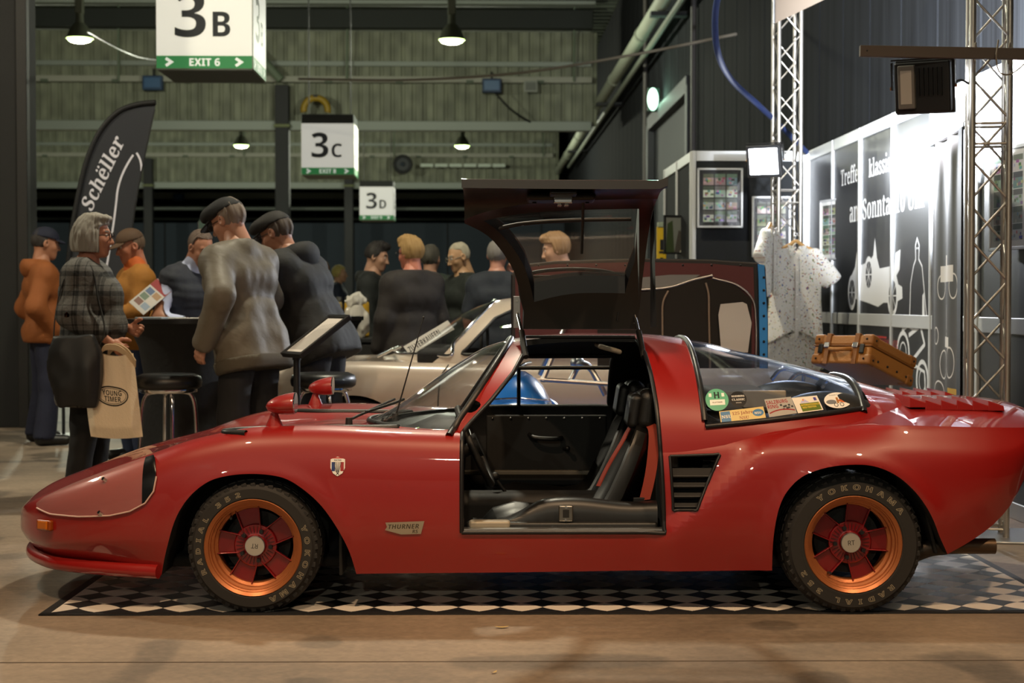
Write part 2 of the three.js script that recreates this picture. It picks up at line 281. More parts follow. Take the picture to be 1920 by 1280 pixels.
// ---- lower body: half width, crest height, centre height, underside, by station ----
const T = table([
  [-2.035, 0.10, 0.30, 0.305, 0.17], [-2.02, 0.20, 0.325, 0.335, 0.155], [-1.98, 0.335, 0.355, 0.37, 0.15], [-1.9, 0.475, 0.395, 0.42, 0.155], [-1.78, 0.60, 0.445, 0.47, 0.15], [-1.6, 0.695, 0.515, 0.535, 0.145], [-1.4, 0.742, 0.59, 0.585, 0.14],
  [-1.2, 0.758, 0.658, 0.615, 0.14], [-0.96, 0.765, 0.702, 0.64, 0.14], [-0.75, 0.765, 0.708, 0.655, 0.145], [-0.45, 0.76, 0.695, 0.655, 0.148], [-0.1, 0.755, 0.684, 0.64, 0.15], [0.3, 0.752, 0.678, 0.62, 0.155], [0.6, 0.752, 0.676, 0.62, 0.16],
  [0.9, 0.757, 0.692, 0.65, 0.165], [1.2, 0.765, 0.707, 0.70, 0.17], [1.5, 0.765, 0.712, 0.775, 0.175], [1.64, 0.757, 0.708, 0.782, 0.226], [1.79, 0.735, 0.703, 0.78, 0.315], [1.87, 0.705, 0.70, 0.77, 0.40], [1.93, 0.66, 0.697, 0.755, 0.52], [1.965, 0.58, 0.69, 0.735, 0.60], [1.975, 0.5, 0.68, 0.715, 0.63],
]);
const sideCurve = new THREE.CatmullRomCurve3([[0.93, 0], [0.968, 0.2], [0.99, 0.36], [1, 0.55], [0.995, 0.74], [0.972, 0.88], [0.925, 0.965], [0.86, 1.0]].map((p) => v3(p[0], p[1], 0)), false, 'catmullrom', 0.5).getPoints(30);
function frontLipFlare(x, y) { return 0; }
function sideBulge(x, y) {
  let b = 0;
  // rear wing swells behind a diagonal that runs from the sill up to the shoulder
  const dx = 0.40, dy = 0.36, l = Math.hypot(dx, dy), d = ((x - 0.58) * dy - (y - 0.34) * dx) / l + 0.02;
  b += 0.036 * sstep(0, 0.06, d) * (1 - sstep(0.60, 0.72, y)) * sstep(0.5, 0.62, x + 0.001);
  const lip = (cx, cy, rx, ry) => { const q = Math.hypot((x - cx) / rx, (y - cy) / ry); return 0.013 * Math.exp(-(((q - 1.0) / 0.08) ** 2)); };
  b += lip(1.292, 0.215, 0.325, 0.365) + 0.5 * lip(-0.965, 0.2, 0.36, 0.34);
  return b;
}
function lowerLoft(inset = 0, xa, xb) {
  let xs = []; for (let i = 0; i <= 14; i++) xs.push(-2.035 + 0.26 * (1 - Math.cos(i / 14 * Math.PI / 2))); for (let x = -1.74; x < 1.62; x += 0.03) xs.push(x); for (let i = 0; i <= 14; i++) xs.push(1.63 + 0.345 * Math.sin(i / 14 * Math.PI / 2));
  if (xb) xs = xs.filter((x) => x > xa && x < xb);
  const rings = xs.map((x) => {
    const W = T(x, 1) - inset, yc = T(x, 2) - inset, yh = T(x, 3) - inset, yb = T(x, 4) + inset, half = [];
    half.push([0, yb], [W * 0.45, yb], [W * 0.91, yb]);
    for (const p of sideCurve) { const y = yb + (yc - yb) * p.y, nose = sstep(-1.25, -1.75, x); const cr = sstep(1.25, 1.5, x), pxx = mixn(p.x, p.y > 0.74 ? mixn(0.995, 0.955, (p.y - 0.74) / 0.26) : p.x, cr); half.push([W * mixn(pxx, p.x * (0.90 + 0.10 * sstep(0, 0.35, p.y)), nose) + sideBulge(x, y) * (inset ? 1 : 1), y]); }
    const wc = half[half.length - 1][0];
    for (let i = 1; i <= 18; i++) { const t = i / 18, w = wc * (1 - t), u = w / wc; const k = x > 1.3 ? u * u : sstep(0.35, 1.02, u); half.push([w, mixn(yh, yc, k) + (x <= 1.3 ? 0.012 * (1 - (2 * u - 1) ** 2) * sstep(-1.3, -1.5, x) : 0)]); }
    const full = half.concat(half.slice(1, -1).reverse().map(([w, y]) => [-w, y]));
    return full.map(([w, y]) => {
      let X = x; const a = Math.abs(w);
      X += 0.17 * sstep(1.55, 1.95, x) * (1 - Math.min(1, a / 0.75) ** 2);       // the tail bows out in plan
      X += sstep(-1.7, -2.0, x) * (0.05 * sstep(0.27, 0.17, y));          // the nose undercuts
      return [X, y, w];
    });
  });
  return loft(rings);
}
function loft(rings) {
  const n = rings[0].length, pos = [], idx = [];
  for (const r of rings) for (const p of r) pos.push(...p);
  for (let i = 0; i < rings.length - 1; i++) for (let j = 0; j < n; j++) { const a = i * n + j, b = i * n + (j + 1) % n, c = a + n, d = b + n; idx.push(a, b, c, b, d, c); }
  for (const [i, flip] of [[0, 0], [rings.length - 1, 1]]) { const c = [0, 0, 0]; rings[i].forEach((p) => p.forEach((v, k) => c[k] += v / n)); const ci = pos.length / 3; pos.push(...c); for (let j = 0; j < n; j++) { const a = i * n + j, b = i * n + (j + 1) % n; flip ? idx.push(ci, b, a) : idx.push(ci, a, b); } }
  const g = new THREE.BufferGeometry(); g.setAttribute('position', new THREE.Float32BufferAttribute(pos, 3)); g.setIndex(idx);
  // make the winding face outwards
  let vol = 0; const A = v3(), B = v3(), C = v3(); for (let i = 0; i < idx.length; i += 3) { A.fromArray(pos, idx[i] * 3); B.fromArray(pos, idx[i + 1] * 3); C.fromArray(pos, idx[i + 2] * 3); vol += A.dot(B.cross(C)); }
  if (vol < 0) { for (let i = 0; i < idx.length; i += 3) { const t = idx[i + 1]; idx[i + 1] = idx[i + 2]; idx[i + 2] = t; } g.setIndex(idx); }
  const cr = toCreasedNormals(g, 0.55); return cr;
}
// ---- greenhouse: centre height and half width by station ----
const GT = table([[-0.66, 0.655, 0.03], [-0.63, 0.665, 0.15], [-0.58, 0.69, 0.28], [-0.48, 0.745, 0.45], [-0.36, 0.83, 0.575], [-0.22, 0.925, 0.665], [-0.08, 1.0, 0.705], [0.06, 1.03, 0.722], [0.3, 1.046, 0.732], [0.55, 1.043, 0.735], [0.75, 1.02, 0.732], [1.0, 0.962, 0.715], [1.25, 0.90, 0.675], [1.45, 0.845, 0.61], [1.6, 0.80, 0.52], [1.68, 0.765, 0.44]]);
function greenLoft(inset = 0, xa, xb) {
  let xs = []; for (let i = 0; i <= 12; i++) xs.push(-0.66 + 0.2 * (1 - Math.cos(i / 12 * Math.PI / 2))); for (let x = -0.43; x <= 1.69; x += 0.03) xs.push(x);
  if (xb) xs = xs.filter((x) => x > xa && x < xb);
  const yb = 0.58 - inset;
  const rings = xs.map((x) => {
    const yt = GT(x, 1) - inset, W = Math.max(0.01, GT(x, 2) - inset), half = [[0, yb], [W * 0.5, yb], [W, yb]];
    const N = 34; for (let i = 1; i <= N; i++) { const a = i / N * Math.PI / 2, n = 3.1; const c = Math.cos(a) ** (2 / n), s = Math.sin(a) ** (2 / n); half.push([W * c * (1 - 0.30 * s * s), yb + (yt - yb) * s]); }
    return half.concat(half.slice(1, -1).reverse().map(([w, y]) => [-w, y])).map(([w, y]) => [x + inset * 0.0, y, w]);
  });
  return loft(rings);
}
const ev = new Evaluator(); ev.attributes = ['position', 'normal']; ev.useGroups = true;
const brush = (g, m) => { g = g.index ? g.toNonIndexed() : g; g.clearGroups(); for (const k of Object.keys(g.attributes)) if (k !== 'position' && k !== 'normal') g.deleteAttribute(k); const b = new Brush(g, m); b.updateMatrixWorld(); return b; };
const op = (a, b, o) => { const r = ev.evaluate(a, b, o); r.updateMatrixWorld(); return r; };
const sub = (a, b) => op(a, b, SUBTRACTION), add = (a, b) => op(a, b, ADDITION), cap = (a, b) => op(a, b, INTERSECTION);
const side = (pts, w0, w1, m = cabinBlack) => brush(mv(prism(pts, w1 - w0), [0, 0, w0]), m);
// splits a result into one geometry for each material
function byMaterial(r) {
  const g = r.geometry, ms = [].concat(r.material), out = new Map(), src = g.index ? g.toNonIndexed() : g;
  const runs = g.groups.length ? g.groups : [{ start: 0, count: src.attributes.position.count, materialIndex: 0 }];
  for (const q of runs) { const m = ms[q.materialIndex]; if (!out.has(m)) out.set(m, { p: [], n: [] }); const o = out.get(m); for (let i = q.start * 3; i < (q.start + q.count) * 3; i++) { o.p.push(src.attributes.position.array[i]); o.n.push(src.attributes.normal.array[i]); } }
  for (const [m, o] of out) { const q = new THREE.BufferGeometry(); q.setAttribute('position', new THREE.Float32BufferAttribute(o.p, 3)); q.setAttribute('normal', new THREE.Float32BufferAttribute(o.n, 3)); out.set(m, q); }
  return out;
}
// outlines in side view
const px2 = (list) => list.map(([x, y, w]) => carXY(x, y, w));
const doorOutline = [...px2([[866, 814, 0.73], [866, 997, 0.73], [1245, 997, 0.73], [1243, 930, 0.74], [1238, 840, 0.73], [1231, 760, 0.68], [1222, 700, 0.6], [1212, 662, 0.5]]), [0.505, 1.02], [0.49, 1.3], [0.045, 1.3], [0.04, 1.015], ...px2([[982, 664, 0.5], [962, 700, 0.58], [920, 752, 0.66], [880, 796, 0.71]])];
const wheelArch = (list) => { const a = new THREE.CatmullRomCurve3(px2(list).map(([x, y]) => v3(x, y, 0)), false, 'centripetal').getPoints(72).map((p) => [p.x, p.y]); return [[a[0][0], -0.1], ...a, [a[a.length - 1][0], -0.1]]; };
const frontArch = wheelArch([[297, 1092, 0.72], [312, 1028, 0.74], [333, 965, 0.75], [359, 927, 0.76], [392, 902, 0.765], [425, 892, 0.765], [465, 888, 0.765], [506, 890, 0.765], [536, 897, 0.765], [565, 914, 0.765], [599, 944, 0.765], [629, 986, 0.765], [654, 1034, 0.75], [672, 1092, 0.72]]);
const rearArch = wheelArch([[1447, 1090, 0.74], [1449, 1008, 0.77], [1456, 962, 0.78], [1471, 926, 0.79], [1501, 894, 0.79], [1546, 876, 0.79], [1596, 870, 0.79], [1637, 873, 0.79], [1678, 890, 0.79], [1714, 922, 0.78], [1741, 962, 0.77], [1759, 1003, 0.76], [1782, 1050, 0.74]]);
const aLine = [carXY(848, 808, 0.70), carXY(947, 658, 0.47)];       // windscreen side edge
const aDir = [aLine[1][0] - aLine[0][0], aLine[1][1] - aLine[0][1]];
const screenOutline = [[-0.9, 0.674], aLine[0], [aLine[0][0] + aDir[0] * 1.5, aLine[0][1] + aDir[1] * 1.5], [-0.9, 1.4]];
const canopyOutline = [[0.732, 0.702], [0.718, 0.86], [0.705, 1.3], [1.47, 1.3], [1.43, 0.86], [1.372, 0.757]];
const farWindow = [[-0.14, 0.69], [0.455, 0.69], [0.46, 0.945], [0.05, 0.945]];

const outer = add(brush(lowerLoft(), redPaint), brush(greenLoft(), redPaint));
const skin = outer;                                            // the closed outer form, for rays
const greenIn = brush(greenLoft(0.022), cabinBlack);
const cabinBox = brush(mv(new RoundedBoxGeometry(0.93, 0.62, 1.26, 3, 0.05), [0.275, 0.49, 0]), cabinBlack), footBox = brush(mv(new RoundedBoxGeometry(0.62, 0.41, 1.16, 3, 0.05), [-0.42, 0.387, 0]), cabinBlack), inGreen = (o) => cap(side(o, -1, 1), brush(greenLoft(-0.0011), cabinBlack));
const bayBox = brush(mv(new RoundedBoxGeometry(0.78, 0.2, 1.0, 3, 0.03), [1.02, 0.74, 0]), cabinBlack);
let shell = sub(outer, greenIn); shell = sub(shell, cabinBox); shell = sub(shell, footBox); shell = sub(shell, bayBox);
for (const [o] of [[frontArch], [rearArch]]) for (const s of [1, -1]) shell = sub(shell, side(o, s > 0 ? 0.42 : -1, s > 0 ? 1 : -0.42, wellBlack));
shell = sub(shell, side(doorOutline, 0.2, 1)); shell = sub(shell, side(farWindow, -1, -0.3)); shell = sub(shell, inGreen(screenOutline)); shell = sub(shell, side(canopyOutline, -1, 1));
const intakeOutline = px2([[1257, 856, 0.76], [1351, 853, 0.765], [1306, 955, 0.77], [1263, 957, 0.76]]);
shell = sub(shell, side(intakeOutline, 0.60, 1, wellBlack));
const shellParts = byMaterial(shell);
const bodyMesh = part(car, 'body_shell', shellParts.get(redPaint), redPaint, 'glossy red bodywork');
part(car, 'cabin_lining', shellParts.get(cabinBlack), cabinBlack, 'black cabin lining');
part(car, 'wheel_well', shellParts.get(wellBlack), wellBlack);
// rays onto the outer form
skin.geometry.computeBoundingBox(); const skinMesh = new THREE.Mesh(skin.geometry.index ? skin.geometry : skin.geometry, new THREE.MeshBasicMaterial({ side: THREE.DoubleSide })); skinMesh.updateMatrixWorld();
const raycaster = new THREE.Raycaster(); if (skin.geometry.boundsTree && skin.constructor.prototype.raycast) skinMesh.raycast = skin.raycast;
function hit(o, d) { raycaster.set(o, d.normalize()); raycaster.firstHitOnly = true; const h = raycaster.intersectObject(skinMesh, false); return h.length ? h[0] : null; }
function onSide(x, y, s = 1, off = 0) { const h = hit(v3(x, y, s * 2), v3(0, 0, -s)); if (!h) return null; const n = h.face.normal.clone(); if (n.z * s < 0) n.negate(); return h.point.clone().addScaledVector(n, off); }
const sideAt = (px, py, w, off = 0) => { const [x, y] = carXY(px, py, w); return onSide(x, y, 1, off); };
function sidePath(pts, off, n = 10, s = 1) { const out = []; for (let i = 0; i < pts.length - 1; i++) for (let k = 0; k < n; k++) { const t = k / n, p = onSide(mixn(pts[i][0], pts[i + 1][0], t), mixn(pts[i][1], pts[i + 1][1], t), s, off); if (p) out.push(p); } const e = onSide(...pts[pts.length - 1], s, off); if (e) out.push(e); return out; }
function acrossPath(a, b, wMax, off = 0.004, n = 40) { const out = [], dir = v3(a[0] - b[0], a[1] - b[1], 0).normalize(); for (let i = 0; i <= n; i++) { const w = mixn(wMax, -wMax, i / n), h = hit(v3(b[0] - dir.x * 1, b[1] - dir.y * 1, w), dir.clone()); if (h && h.point.y > Math.min(a[1], b[1]) - 0.02) out.push(h.point.clone().addScaledVector(h.face.normal, off)); } return out; }
// a patch of a print laid on the side of the car
function sidePatch(corners, off, nu = 10, nv = 8) {       // corners in side view: bottom left, bottom right, top right, top left
  const pos = [], uv = [], idx = [];
  for (let j = 0; j <= nv; j++) for (let i = 0; i <= nu; i++) { const u = i / nu, v = j / nv, x = mixn(mixn(corners[0][0], corners[1][0], u), mixn(corners[3][0], corners[2][0], u), v), y = mixn(mixn(corners[0][1], corners[1][1], u), mixn(corners[3][1], corners[2][1], u), v), p = onSide(x, y, 1, off) ?? v3(x, y, 0.7); pos.push(p.x, p.y, p.z); uv.push(u, v); }
  for (let j = 0; j < nv; j++) for (let i = 0; i < nu; i++) { const a = j * (nu + 1) + i; idx.push(a, a + 1, a + nu + 2, a, a + nu + 2, a + nu + 1); }
  const g = new THREE.BufferGeometry(); g.setAttribute('position', new THREE.Float32BufferAttribute(pos, 3)); g.setAttribute('uv', new THREE.Float32BufferAttribute(uv, 2)); g.setIndex(idx); g.computeVertexNormals(); return g;
}
// ---- glazing: thin slices of the same outer form ----
const greenOut = brush(greenLoft(0.001), MAT.glass), greenThin = brush(greenLoft(0.006), MAT.glass), pane = sub(greenOut, greenThin);
const screenGlass = phy(0xffffff, 0.02, { transmission: 1, thickness: 0, ior: 1.5 }), perspex = phy(0xf4f8ff, 0.05, { transmission: 1, thickness: 0, ior: 1.5 });
const whole = (r) => { const g = r.geometry.index ? r.geometry.toNonIndexed() : r.geometry; g.clearGroups(); return g; };
part(car, 'windscreen', whole(cap(pane, side(screenOutline, -1, 1, MAT.glass))), screenGlass, 'raked clear windscreen');
part(car, 'rear_canopy', whole(cap(pane, side(canopyOutline, -1, 1, MAT.glass))), perspex, 'clear plastic bubble over the engine');
part(car, 'far_window', whole(cap(pane, side(farWindow, -1, -0.3, MAT.glass))), screenGlass);
// ---- rubber and trim ----
const rubberTrim = std(0x17171a, 0.42);
{ const p = acrossPath(aLine[0], [aLine[0][0] + aDir[0] * 1.3, aLine[0][1] + aDir[1] * 1.3], 0.70, 0.002, 60); part(car, 'windscreen_rubber', tube(p, 0.014, 160, 8), rubberTrim);
  const q = []; for (let i = 0; i <= 40; i++) { const a = mixn(-1, 1, i / 40) * 0.705, x = onTopX(a); if (x) q.push(x); }
  function onTopX(w) { const h = hit(v3(-1.3, 0.68, w), v3(1, 0, 0)); return h ? h.point.clone().add(v3(-0.003, 0.0, 0)) : null; }
  part(car, 'windscreen_rubber', tube(q, 0.013, 100, 8), rubberTrim); }
{ const p = acrossPath([0.732, 0.702], [0.705, 1.3], 0.725, 0.002, 60); part(car, 'canopy_rubber', tube(p, 0.012, 160, 8), rubberTrim);
  const q = acrossPath([1.372, 0.757], [1.47, 1.3], 0.6, 0.002, 40); part(car, 'canopy_rubber', tube(q, 0.014, 120, 8), rubberTrim);
  for (const s of [1, -1]) part(car, 'canopy_rubber', tube(sidePath([[0.732, 0.706], [1.372, 0.760]], 0.002, 24, s), 0.011, 80, 8), rubberTrim); }
{ const low = doorOutline.slice(0, 9), up = doorOutline.slice(11).concat([doorOutline[0]]);
  part(car, 'door_seal', tube(sidePath(low.slice(1, 9), 0.0, 12), 0.0085, 220, 8, false, 'catmullrom'), rubberTrim);
  part(car, 'door_seal', tube(sidePath([doorOutline[11], ...doorOutline.slice(12), doorOutline[0]], 0.0, 10), 0.0085, 140, 8, false, 'catmullrom'), rubberTrim);
  part(car, 'door_seal', tube(sidePath([doorOutline[0], doorOutline[1]], 0.0, 20), 0.0085, 60, 8), rubberTrim);
  part(car, 'sill_plate', box(doorOutline[2][0] - doorOutline[1][0], 0.012, 0.05, (doorOutline[1][0] + doorOutline[2][0]) / 2, doorOutline[1][1] + 0.008, 0.72), MAT.alu); }
// ---- raised door: the missing piece of the shell, turned up about its hinge ----
{
  const outerDoor = add(brush(lowerLoft(0, -0.5, 0.9), redPaint), brush(greenLoft(0, -0.45, 0.95), redPaint)), inner = add(brush(lowerLoft(0.0301, -0.6, 1.0), cabinBlack), brush(greenLoft(0.0303, -0.55, 1.05), cabinBlack)), slab = sub(outerDoor, inner);
  const dOut = doorOutline.map(([x, y]) => [mixn(0.19, x, 0.985), Math.max(y, 0.315)]);
  const doorWin = [...px2([[905, 800, 0.72], [1205, 803, 0.72], [1200, 700, 0.60], [1180, 668, 0.52], [1003, 668, 0.52], [985, 700, 0.58]])];
  let d = cap(slab, side(dOut, 0.215, 1, rubberTrim)); d = sub(d, side(doorWin, 0.3, 1, rubberTrim));
  const dp = byMaterial(d), hinge = new THREE.Group(); hinge.name = 'door'; hinge.position.set(0, 1.05, 0.2); hinge.rotation.x = -92.5 * Math.PI / 180; car.add(hinge);
  const shift = (g) => g.translate(0, -1.05, -0.2);
  for (const [m, g] of dp) part(hinge, m === redPaint ? 'door_skin' : m === cabinBlack ? 'door_lining' : 'door_edge', shift(g), m === cabinBlack ? std(0x1c1a18, 0.42) : m);
  part(hinge, 'door_window', shift(whole(cap(pane, side(doorWin, 0.3, 1, MAT.glass)))), screenGlass, 'clear side window of the raised door');
  // inner panel, latch, pull handle, sliding window bar, hinges
  const inPt = (x, y, off) => { const p = onSide(x, y, 1, -0.036 - off); return p ? p.add(v3(0, -1.05, -0.2)) : v3(x, y - 1.05, 0.4); };
  const bar = []; for (let i = 0; i <= 12; i++) bar.push(inPt(mixn(-0.07, 0.47, i / 12), 0.80, -0.012)); part(hinge, 'window_bar', tube(bar, 0.009, 30, 6), rubberTrim);
  const lp = inPt(0.19, 0.40, 0.012); part(hinge, 'latch_plate', rbox(0.1, 0.1, 0.018, 0.006, lp.x, lp.y, lp.z), MAT.darkMetal); part(hinge, 'latch', [rbox(0.07, 0.03, 0.03, 0.004, lp.x, lp.y + 0.03, lp.z - 0.02), rbox(0.018, 0.05, 0.035, 0.004, lp.x - 0.012, lp.y + 0.06, lp.z - 0.025), rbox(0.018, 0.05, 0.035, 0.004, lp.x + 0.014, lp.y + 0.06, lp.z - 0.025)], MAT.chrome);
  const pp = inPt(0.185, 0.53, 0.015); part(hinge, 'pull_panel', rbox(0.26, 0.13, 0.03, 0.03, pp.x, pp.y, pp.z, [0, 0, 0], 4), std(0x161514, 0.5));
  for (const s of [-1, 1]) part(hinge, 'panel_screw', cyl(0.008, 0.008, 0.01, pp.x + s * 0.1, pp.y + 0.01, pp.z - 0.016, [Math.PI / 2, 0, 0], 10), MAT.darkMetal);
  const sp = inPt(0.27, 0.56, 0.01); part(hinge, 'hanging_strap', tube([sp, v3(sp.x + 0.002, sp.y + 0.08, sp.z - 0.09), v3(sp.x, sp.y + 0.13, sp.z - 0.2)], 0.006, 24, 6), MAT.rubber);
  part(hinge, 'roof_panel', rbox(0.37, 0.008, 0.2, 0.004, 0.245, -0.052, 0.135, [0.14, 0, 0]), std(0x191816, 0.6));
  part(hinge, 'panel_ridge', tube([[0.06, -0.05, 0.05], [0.06, -0.07, 0.235], [0.43, -0.07, 0.235], [0.43, -0.05, 0.05]], 0.008, 60, 6, false, 'catmullrom'), MAT.black);
  for (const x of [0.02, 0.5]) { part(hinge, 'hinge_plate', rbox(0.028, 0.006, 0.13, 0.002, x, -0.045, 0.085, [0.1, 0, 0]), MAT.alu); for (const z of [0.04, 0.085, 0.13]) part(hinge, 'hinge_screw', cyl(0.004, 0.004, 0.006, x, -0.05 - z * 0.05, z, [0, 0, 0], 8), MAT.steel); }
}
for (const [x0, x1] of [[0.022, 0.055], [0.498, 0.522]]) { part(car, 'gas_strut', rod([x0, 1.13, 0.24], [x1, 0.985, 0.40], 0.0075), MAT.chrome); part(car, 'strut_barrel', rod([mixn(x0, x1, 0.5), 1.06, 0.32], [x1, 0.96, 0.43], 0.012), MAT.rubber); }
part(car, 'roof_gutter', rbox(0.47, 0.012, 0.025, 0.004, 0.27, 1.035, 0.2), MAT.black);

// ---- cabin ----
const leather = MAT.leather, leatherSoft = phy(0x101011, 0.42, { bumpMap: clothBump, bumpScale: 0.0005 });
part(car, 'floor_pan', rbox(1.3, 0.02, 1.2, 0.005, 0.02, 0.205, 0), std(0x0a0a0a, 0.9));
function loftSections(secs, closeEnds = true) { return loft(secs); }
function bucketSeat(wc, parent) {      // shell seat swept from the knee roll to the shoulders
  const path = [[-0.16, 0.24, 0.15, 0.02], [-0.145, 0.275, 0.185, 0.045], [-0.11, 0.31, 0.2, 0.055], [-0.05, 0.325, 0.215, 0.06], [0.05, 0.315, 0.22, 0.06], [0.17, 0.30, 0.222, 0.065], [0.27, 0.315, 0.222, 0.07], [0.335, 0.37, 0.222, 0.072], [0.385, 0.46, 0.222, 0.07], [0.43, 0.56, 0.215, 0.065], [0.465, 0.65, 0.20, 0.058], [0.485, 0.70, 0.16, 0.045], [0.492, 0.72, 0.1, 0.03]];
  const rings = path.map(([x, y, hw, th], i) => {
    const a = path[Math.max(0, i - 1)], b = path[Math.min(path.length - 1, i + 1)], tx = b[0] - a[0], ty = b[1] - a[1], l = Math.hypot(tx, ty), nx = -ty / l, ny = tx / l, ring = [], n = 28;
    for (let k = 0; k < n; k++) { const t = k / n * Math.PI * 2, c = Math.cos(t), s = Math.sin(t), u = Math.sign(c) * Math.abs(c) ** 0.7, v = Math.sign(s) * Math.abs(s) ** 0.8; const wing = 0.055 * sstep(0.55, 0.95, Math.abs(u)) * (v > -0.2 ? 1 : 0.6); ring.push([x + nx * (v * th * 0.62 + wing), y + ny * (v * th * 0.62 + wing), wc + u * hw]); }
    return ring;
  });
  const seat = new THREE.Group(); seat.name = 'seat'; seat.position.set(0.062, -0.045, 0); parent.add(seat);
  part(seat, 'seat_shell', loft(rings), leather);
  part(seat, 'headrest', mv(new RoundedBoxGeometry(0.085, 0.165, 0.25, 5, 0.04), [0.475, 0.795, wc], [0, 0, -0.16]), leather); part(seat, 'headrest_roll', mv(new RoundedBoxGeometry(0.05, 0.14, 0.23, 5, 0.025), [0.425, 0.79, wc], [0, 0, -0.16]), leatherSoft);
  part(seat, 'headrest_post', [rod([0.48, 0.66, wc - 0.06], [0.478, 0.76, wc - 0.06], 0.008), rod([0.48, 0.66, wc + 0.06], [0.478, 0.76, wc + 0.06], 0.008)], MAT.chrome);
  for (const s of [-1, 1]) part(seat, 'seam', tube([[0.28, 0.375, wc + s * 0.15], [0.345, 0.455, wc + s * 0.15], [0.395, 0.56, wc + s * 0.14], [0.43, 0.66, wc + s * 0.12]], 0.004, 30, 6), std(0x2b2a29, 0.5));
  return seat;
}
bucketSeat(0.36, car); const s2 = bucketSeat(-0.34, car);
// orange harness straps on the near seat
const strapMat = std(0x8a2c1a, 0.75, { bumpMap: clothBump, bumpScale: 0.0005 });
function ribbon(pts, width, thick, up) { const c = new THREE.CatmullRomCurve3(pts.map((p) => v3(...p))), n = 30, rings = []; for (let i = 0; i <= n; i++) { const p = c.getPoint(i / n), t = c.getTangent(i / n), b = up.clone().normalize(), q = t.clone().cross(b).normalize(); rings.push([[1, 1], [-1, 1], [-1, -1], [1, -1]].map(([u, v]) => { const r = p.clone().addScaledVector(b, u * width / 2).addScaledVector(q, v * thick / 2); return [r.x, r.y, r.z]; })); } return loft(rings); }
part(car, 'harness_strap', ribbon([[0.53, 0.70, 0.28], [0.49, 0.685, 0.30], [0.44, 0.61, 0.34], [0.385, 0.52, 0.36], [0.345, 0.44, 0.37]], 0.045, 0.004, v3(0.25, 0.1, 1)), strapMat);
part(car, 'harness_strap', ribbon([[0.53, 0.70, 0.44], [0.555, 0.68, 0.50], [0.55, 0.58, 0.54], [0.535, 0.49, 0.56], [0.515, 0.41, 0.57]], 0.045, 0.004, v3(1, 0.15, 0.35)), strapMat);
part(car, 'strap_buckle', rbox(0.05, 0.03, 0.012, 0.004, 0.495, 0.405, 0.565), MAT.darkMetal);
// padded sill inside the door
{ const rings = []; for (let i = 0; i <= 20; i++) { const t = i / 20, x = mixn(-0.15, 0.555, t), top = 0.345 + 0.075 * sstep(0.1, 0.42, t) - 0.01 * Math.sin(t * 9), ring = []; for (let k = 0; k < 20; k++) { const a = k / 20 * Math.PI * 2, c = Math.cos(a), s = Math.sin(a); ring.push([x, 0.325 + (s > 0 ? (top - 0.325) : 0.02) * Math.sign(s) * Math.abs(s) ** 0.6, 0.625 + 0.06 * Math.sign(c) * Math.abs(c) ** 0.6]); } rings.push(ring); } part(car, 'padded_sill', loft(rings), leatherSoft, 'padded black leather sill'); }
part(car, 'sill_cover', rbox(0.73, 0.03, 0.06, 0.012, 0.19, 0.327, 0.675), std(0x151515, 0.45)); part(car, 'kick_plate', rbox(0.16, 0.03, 0.058, 0.012, -0.085, 0.332, 0.68), std(0x8d8576, 0.45, { metalness: 0.2 }), 'worn bare patch of the sill');
{ const b = part(car, 'lock_striker', rbox(0.055, 0.062, 0.012, 0.01, 0.205, 0.375, 0.70), MAT.steel, 'steel lock striker plate'); part(b, 'striker_hole', box(0.024, 0.03, 0.004, 0.205, 0.375, 0.7055), MAT.black); for (const dy of [-0.024, 0.024]) part(b, 'striker_screw', cyl(0.005, 0.005, 0.005, 0.205, 0.375 + dy, 0.706, [Math.PI / 2, 0, 0], 8), MAT.chrome); }
// steering wheel, column, dashboard, tunnel, far door panel
{ const sw = new THREE.Group(); sw.name = 'steering_wheel'; sw.position.set(-0.15, 0.60, 0.36); sw.rotation.set(0, 0, 0.42); car.add(sw);
  part(sw, 'wheel_rim', new THREE.TorusGeometry(0.165, 0.014, 12, 56).rotateY(Math.PI / 2), MAT.rubber); for (const a of [0.4, Math.PI - 0.4, -Math.PI / 2]) part(sw, 'wheel_spoke', rbox(0.006, 0.15, 0.035, 0.002, 0, Math.sin(a) * 0.085, Math.cos(a) * 0.085, [Math.PI / 2 - a, 0, 0]), MAT.alu); part(sw, 'horn_pad', cyl(0.045, 0.05, 0.03, 0.005, 0, 0, [0, 0, Math.PI / 2]), MAT.rubber); part(sw, 'column', rod([0, 0, 0], [-0.38, -0.02, 0], 0.025), MAT.black); }
{ const rings = []; for (let i = 0; i <= 24; i++) { const t = i / 24, w = mixn(-0.6, 0.6, t), hump = 0.055 * Math.exp(-(((w - 0.36) / 0.16) ** 2)); rings.push([[-0.60, 0.52], [-0.60, 0.648], [-0.45, 0.668], [-0.30, 0.675 + hump], [-0.22, 0.67 + hump], [-0.2, 0.63], [-0.24, 0.52]].map(([x, y]) => [x, y, w])); } part(car, 'dashboard', loft(rings), leatherSoft); }
part(car, 'gauge_glass', [cyl(0.05, 0.05, 0.012, -0.205, 0.645, 0.31, [0, 0, Math.PI / 2]), cyl(0.05, 0.05, 0.012, -0.205, 0.645, 0.42, [0, 0, Math.PI / 2])], phy(0x101214, 0.1, { clearcoat: 1 }));
part(car, 'centre_tunnel', rbox(1.0, 0.17, 0.2, 0.05, 0.0, 0.29, 0.01, [0, 0, 0], 4), std(0x0d0d0d, 0.7)); part(car, 'gear_lever', [rod([-0.02, 0.36, 0.0], [-0.07, 0.43, 0.01], 0.007), sph(0.018, -0.072, 0.44, 0.01)], MAT.rubber);
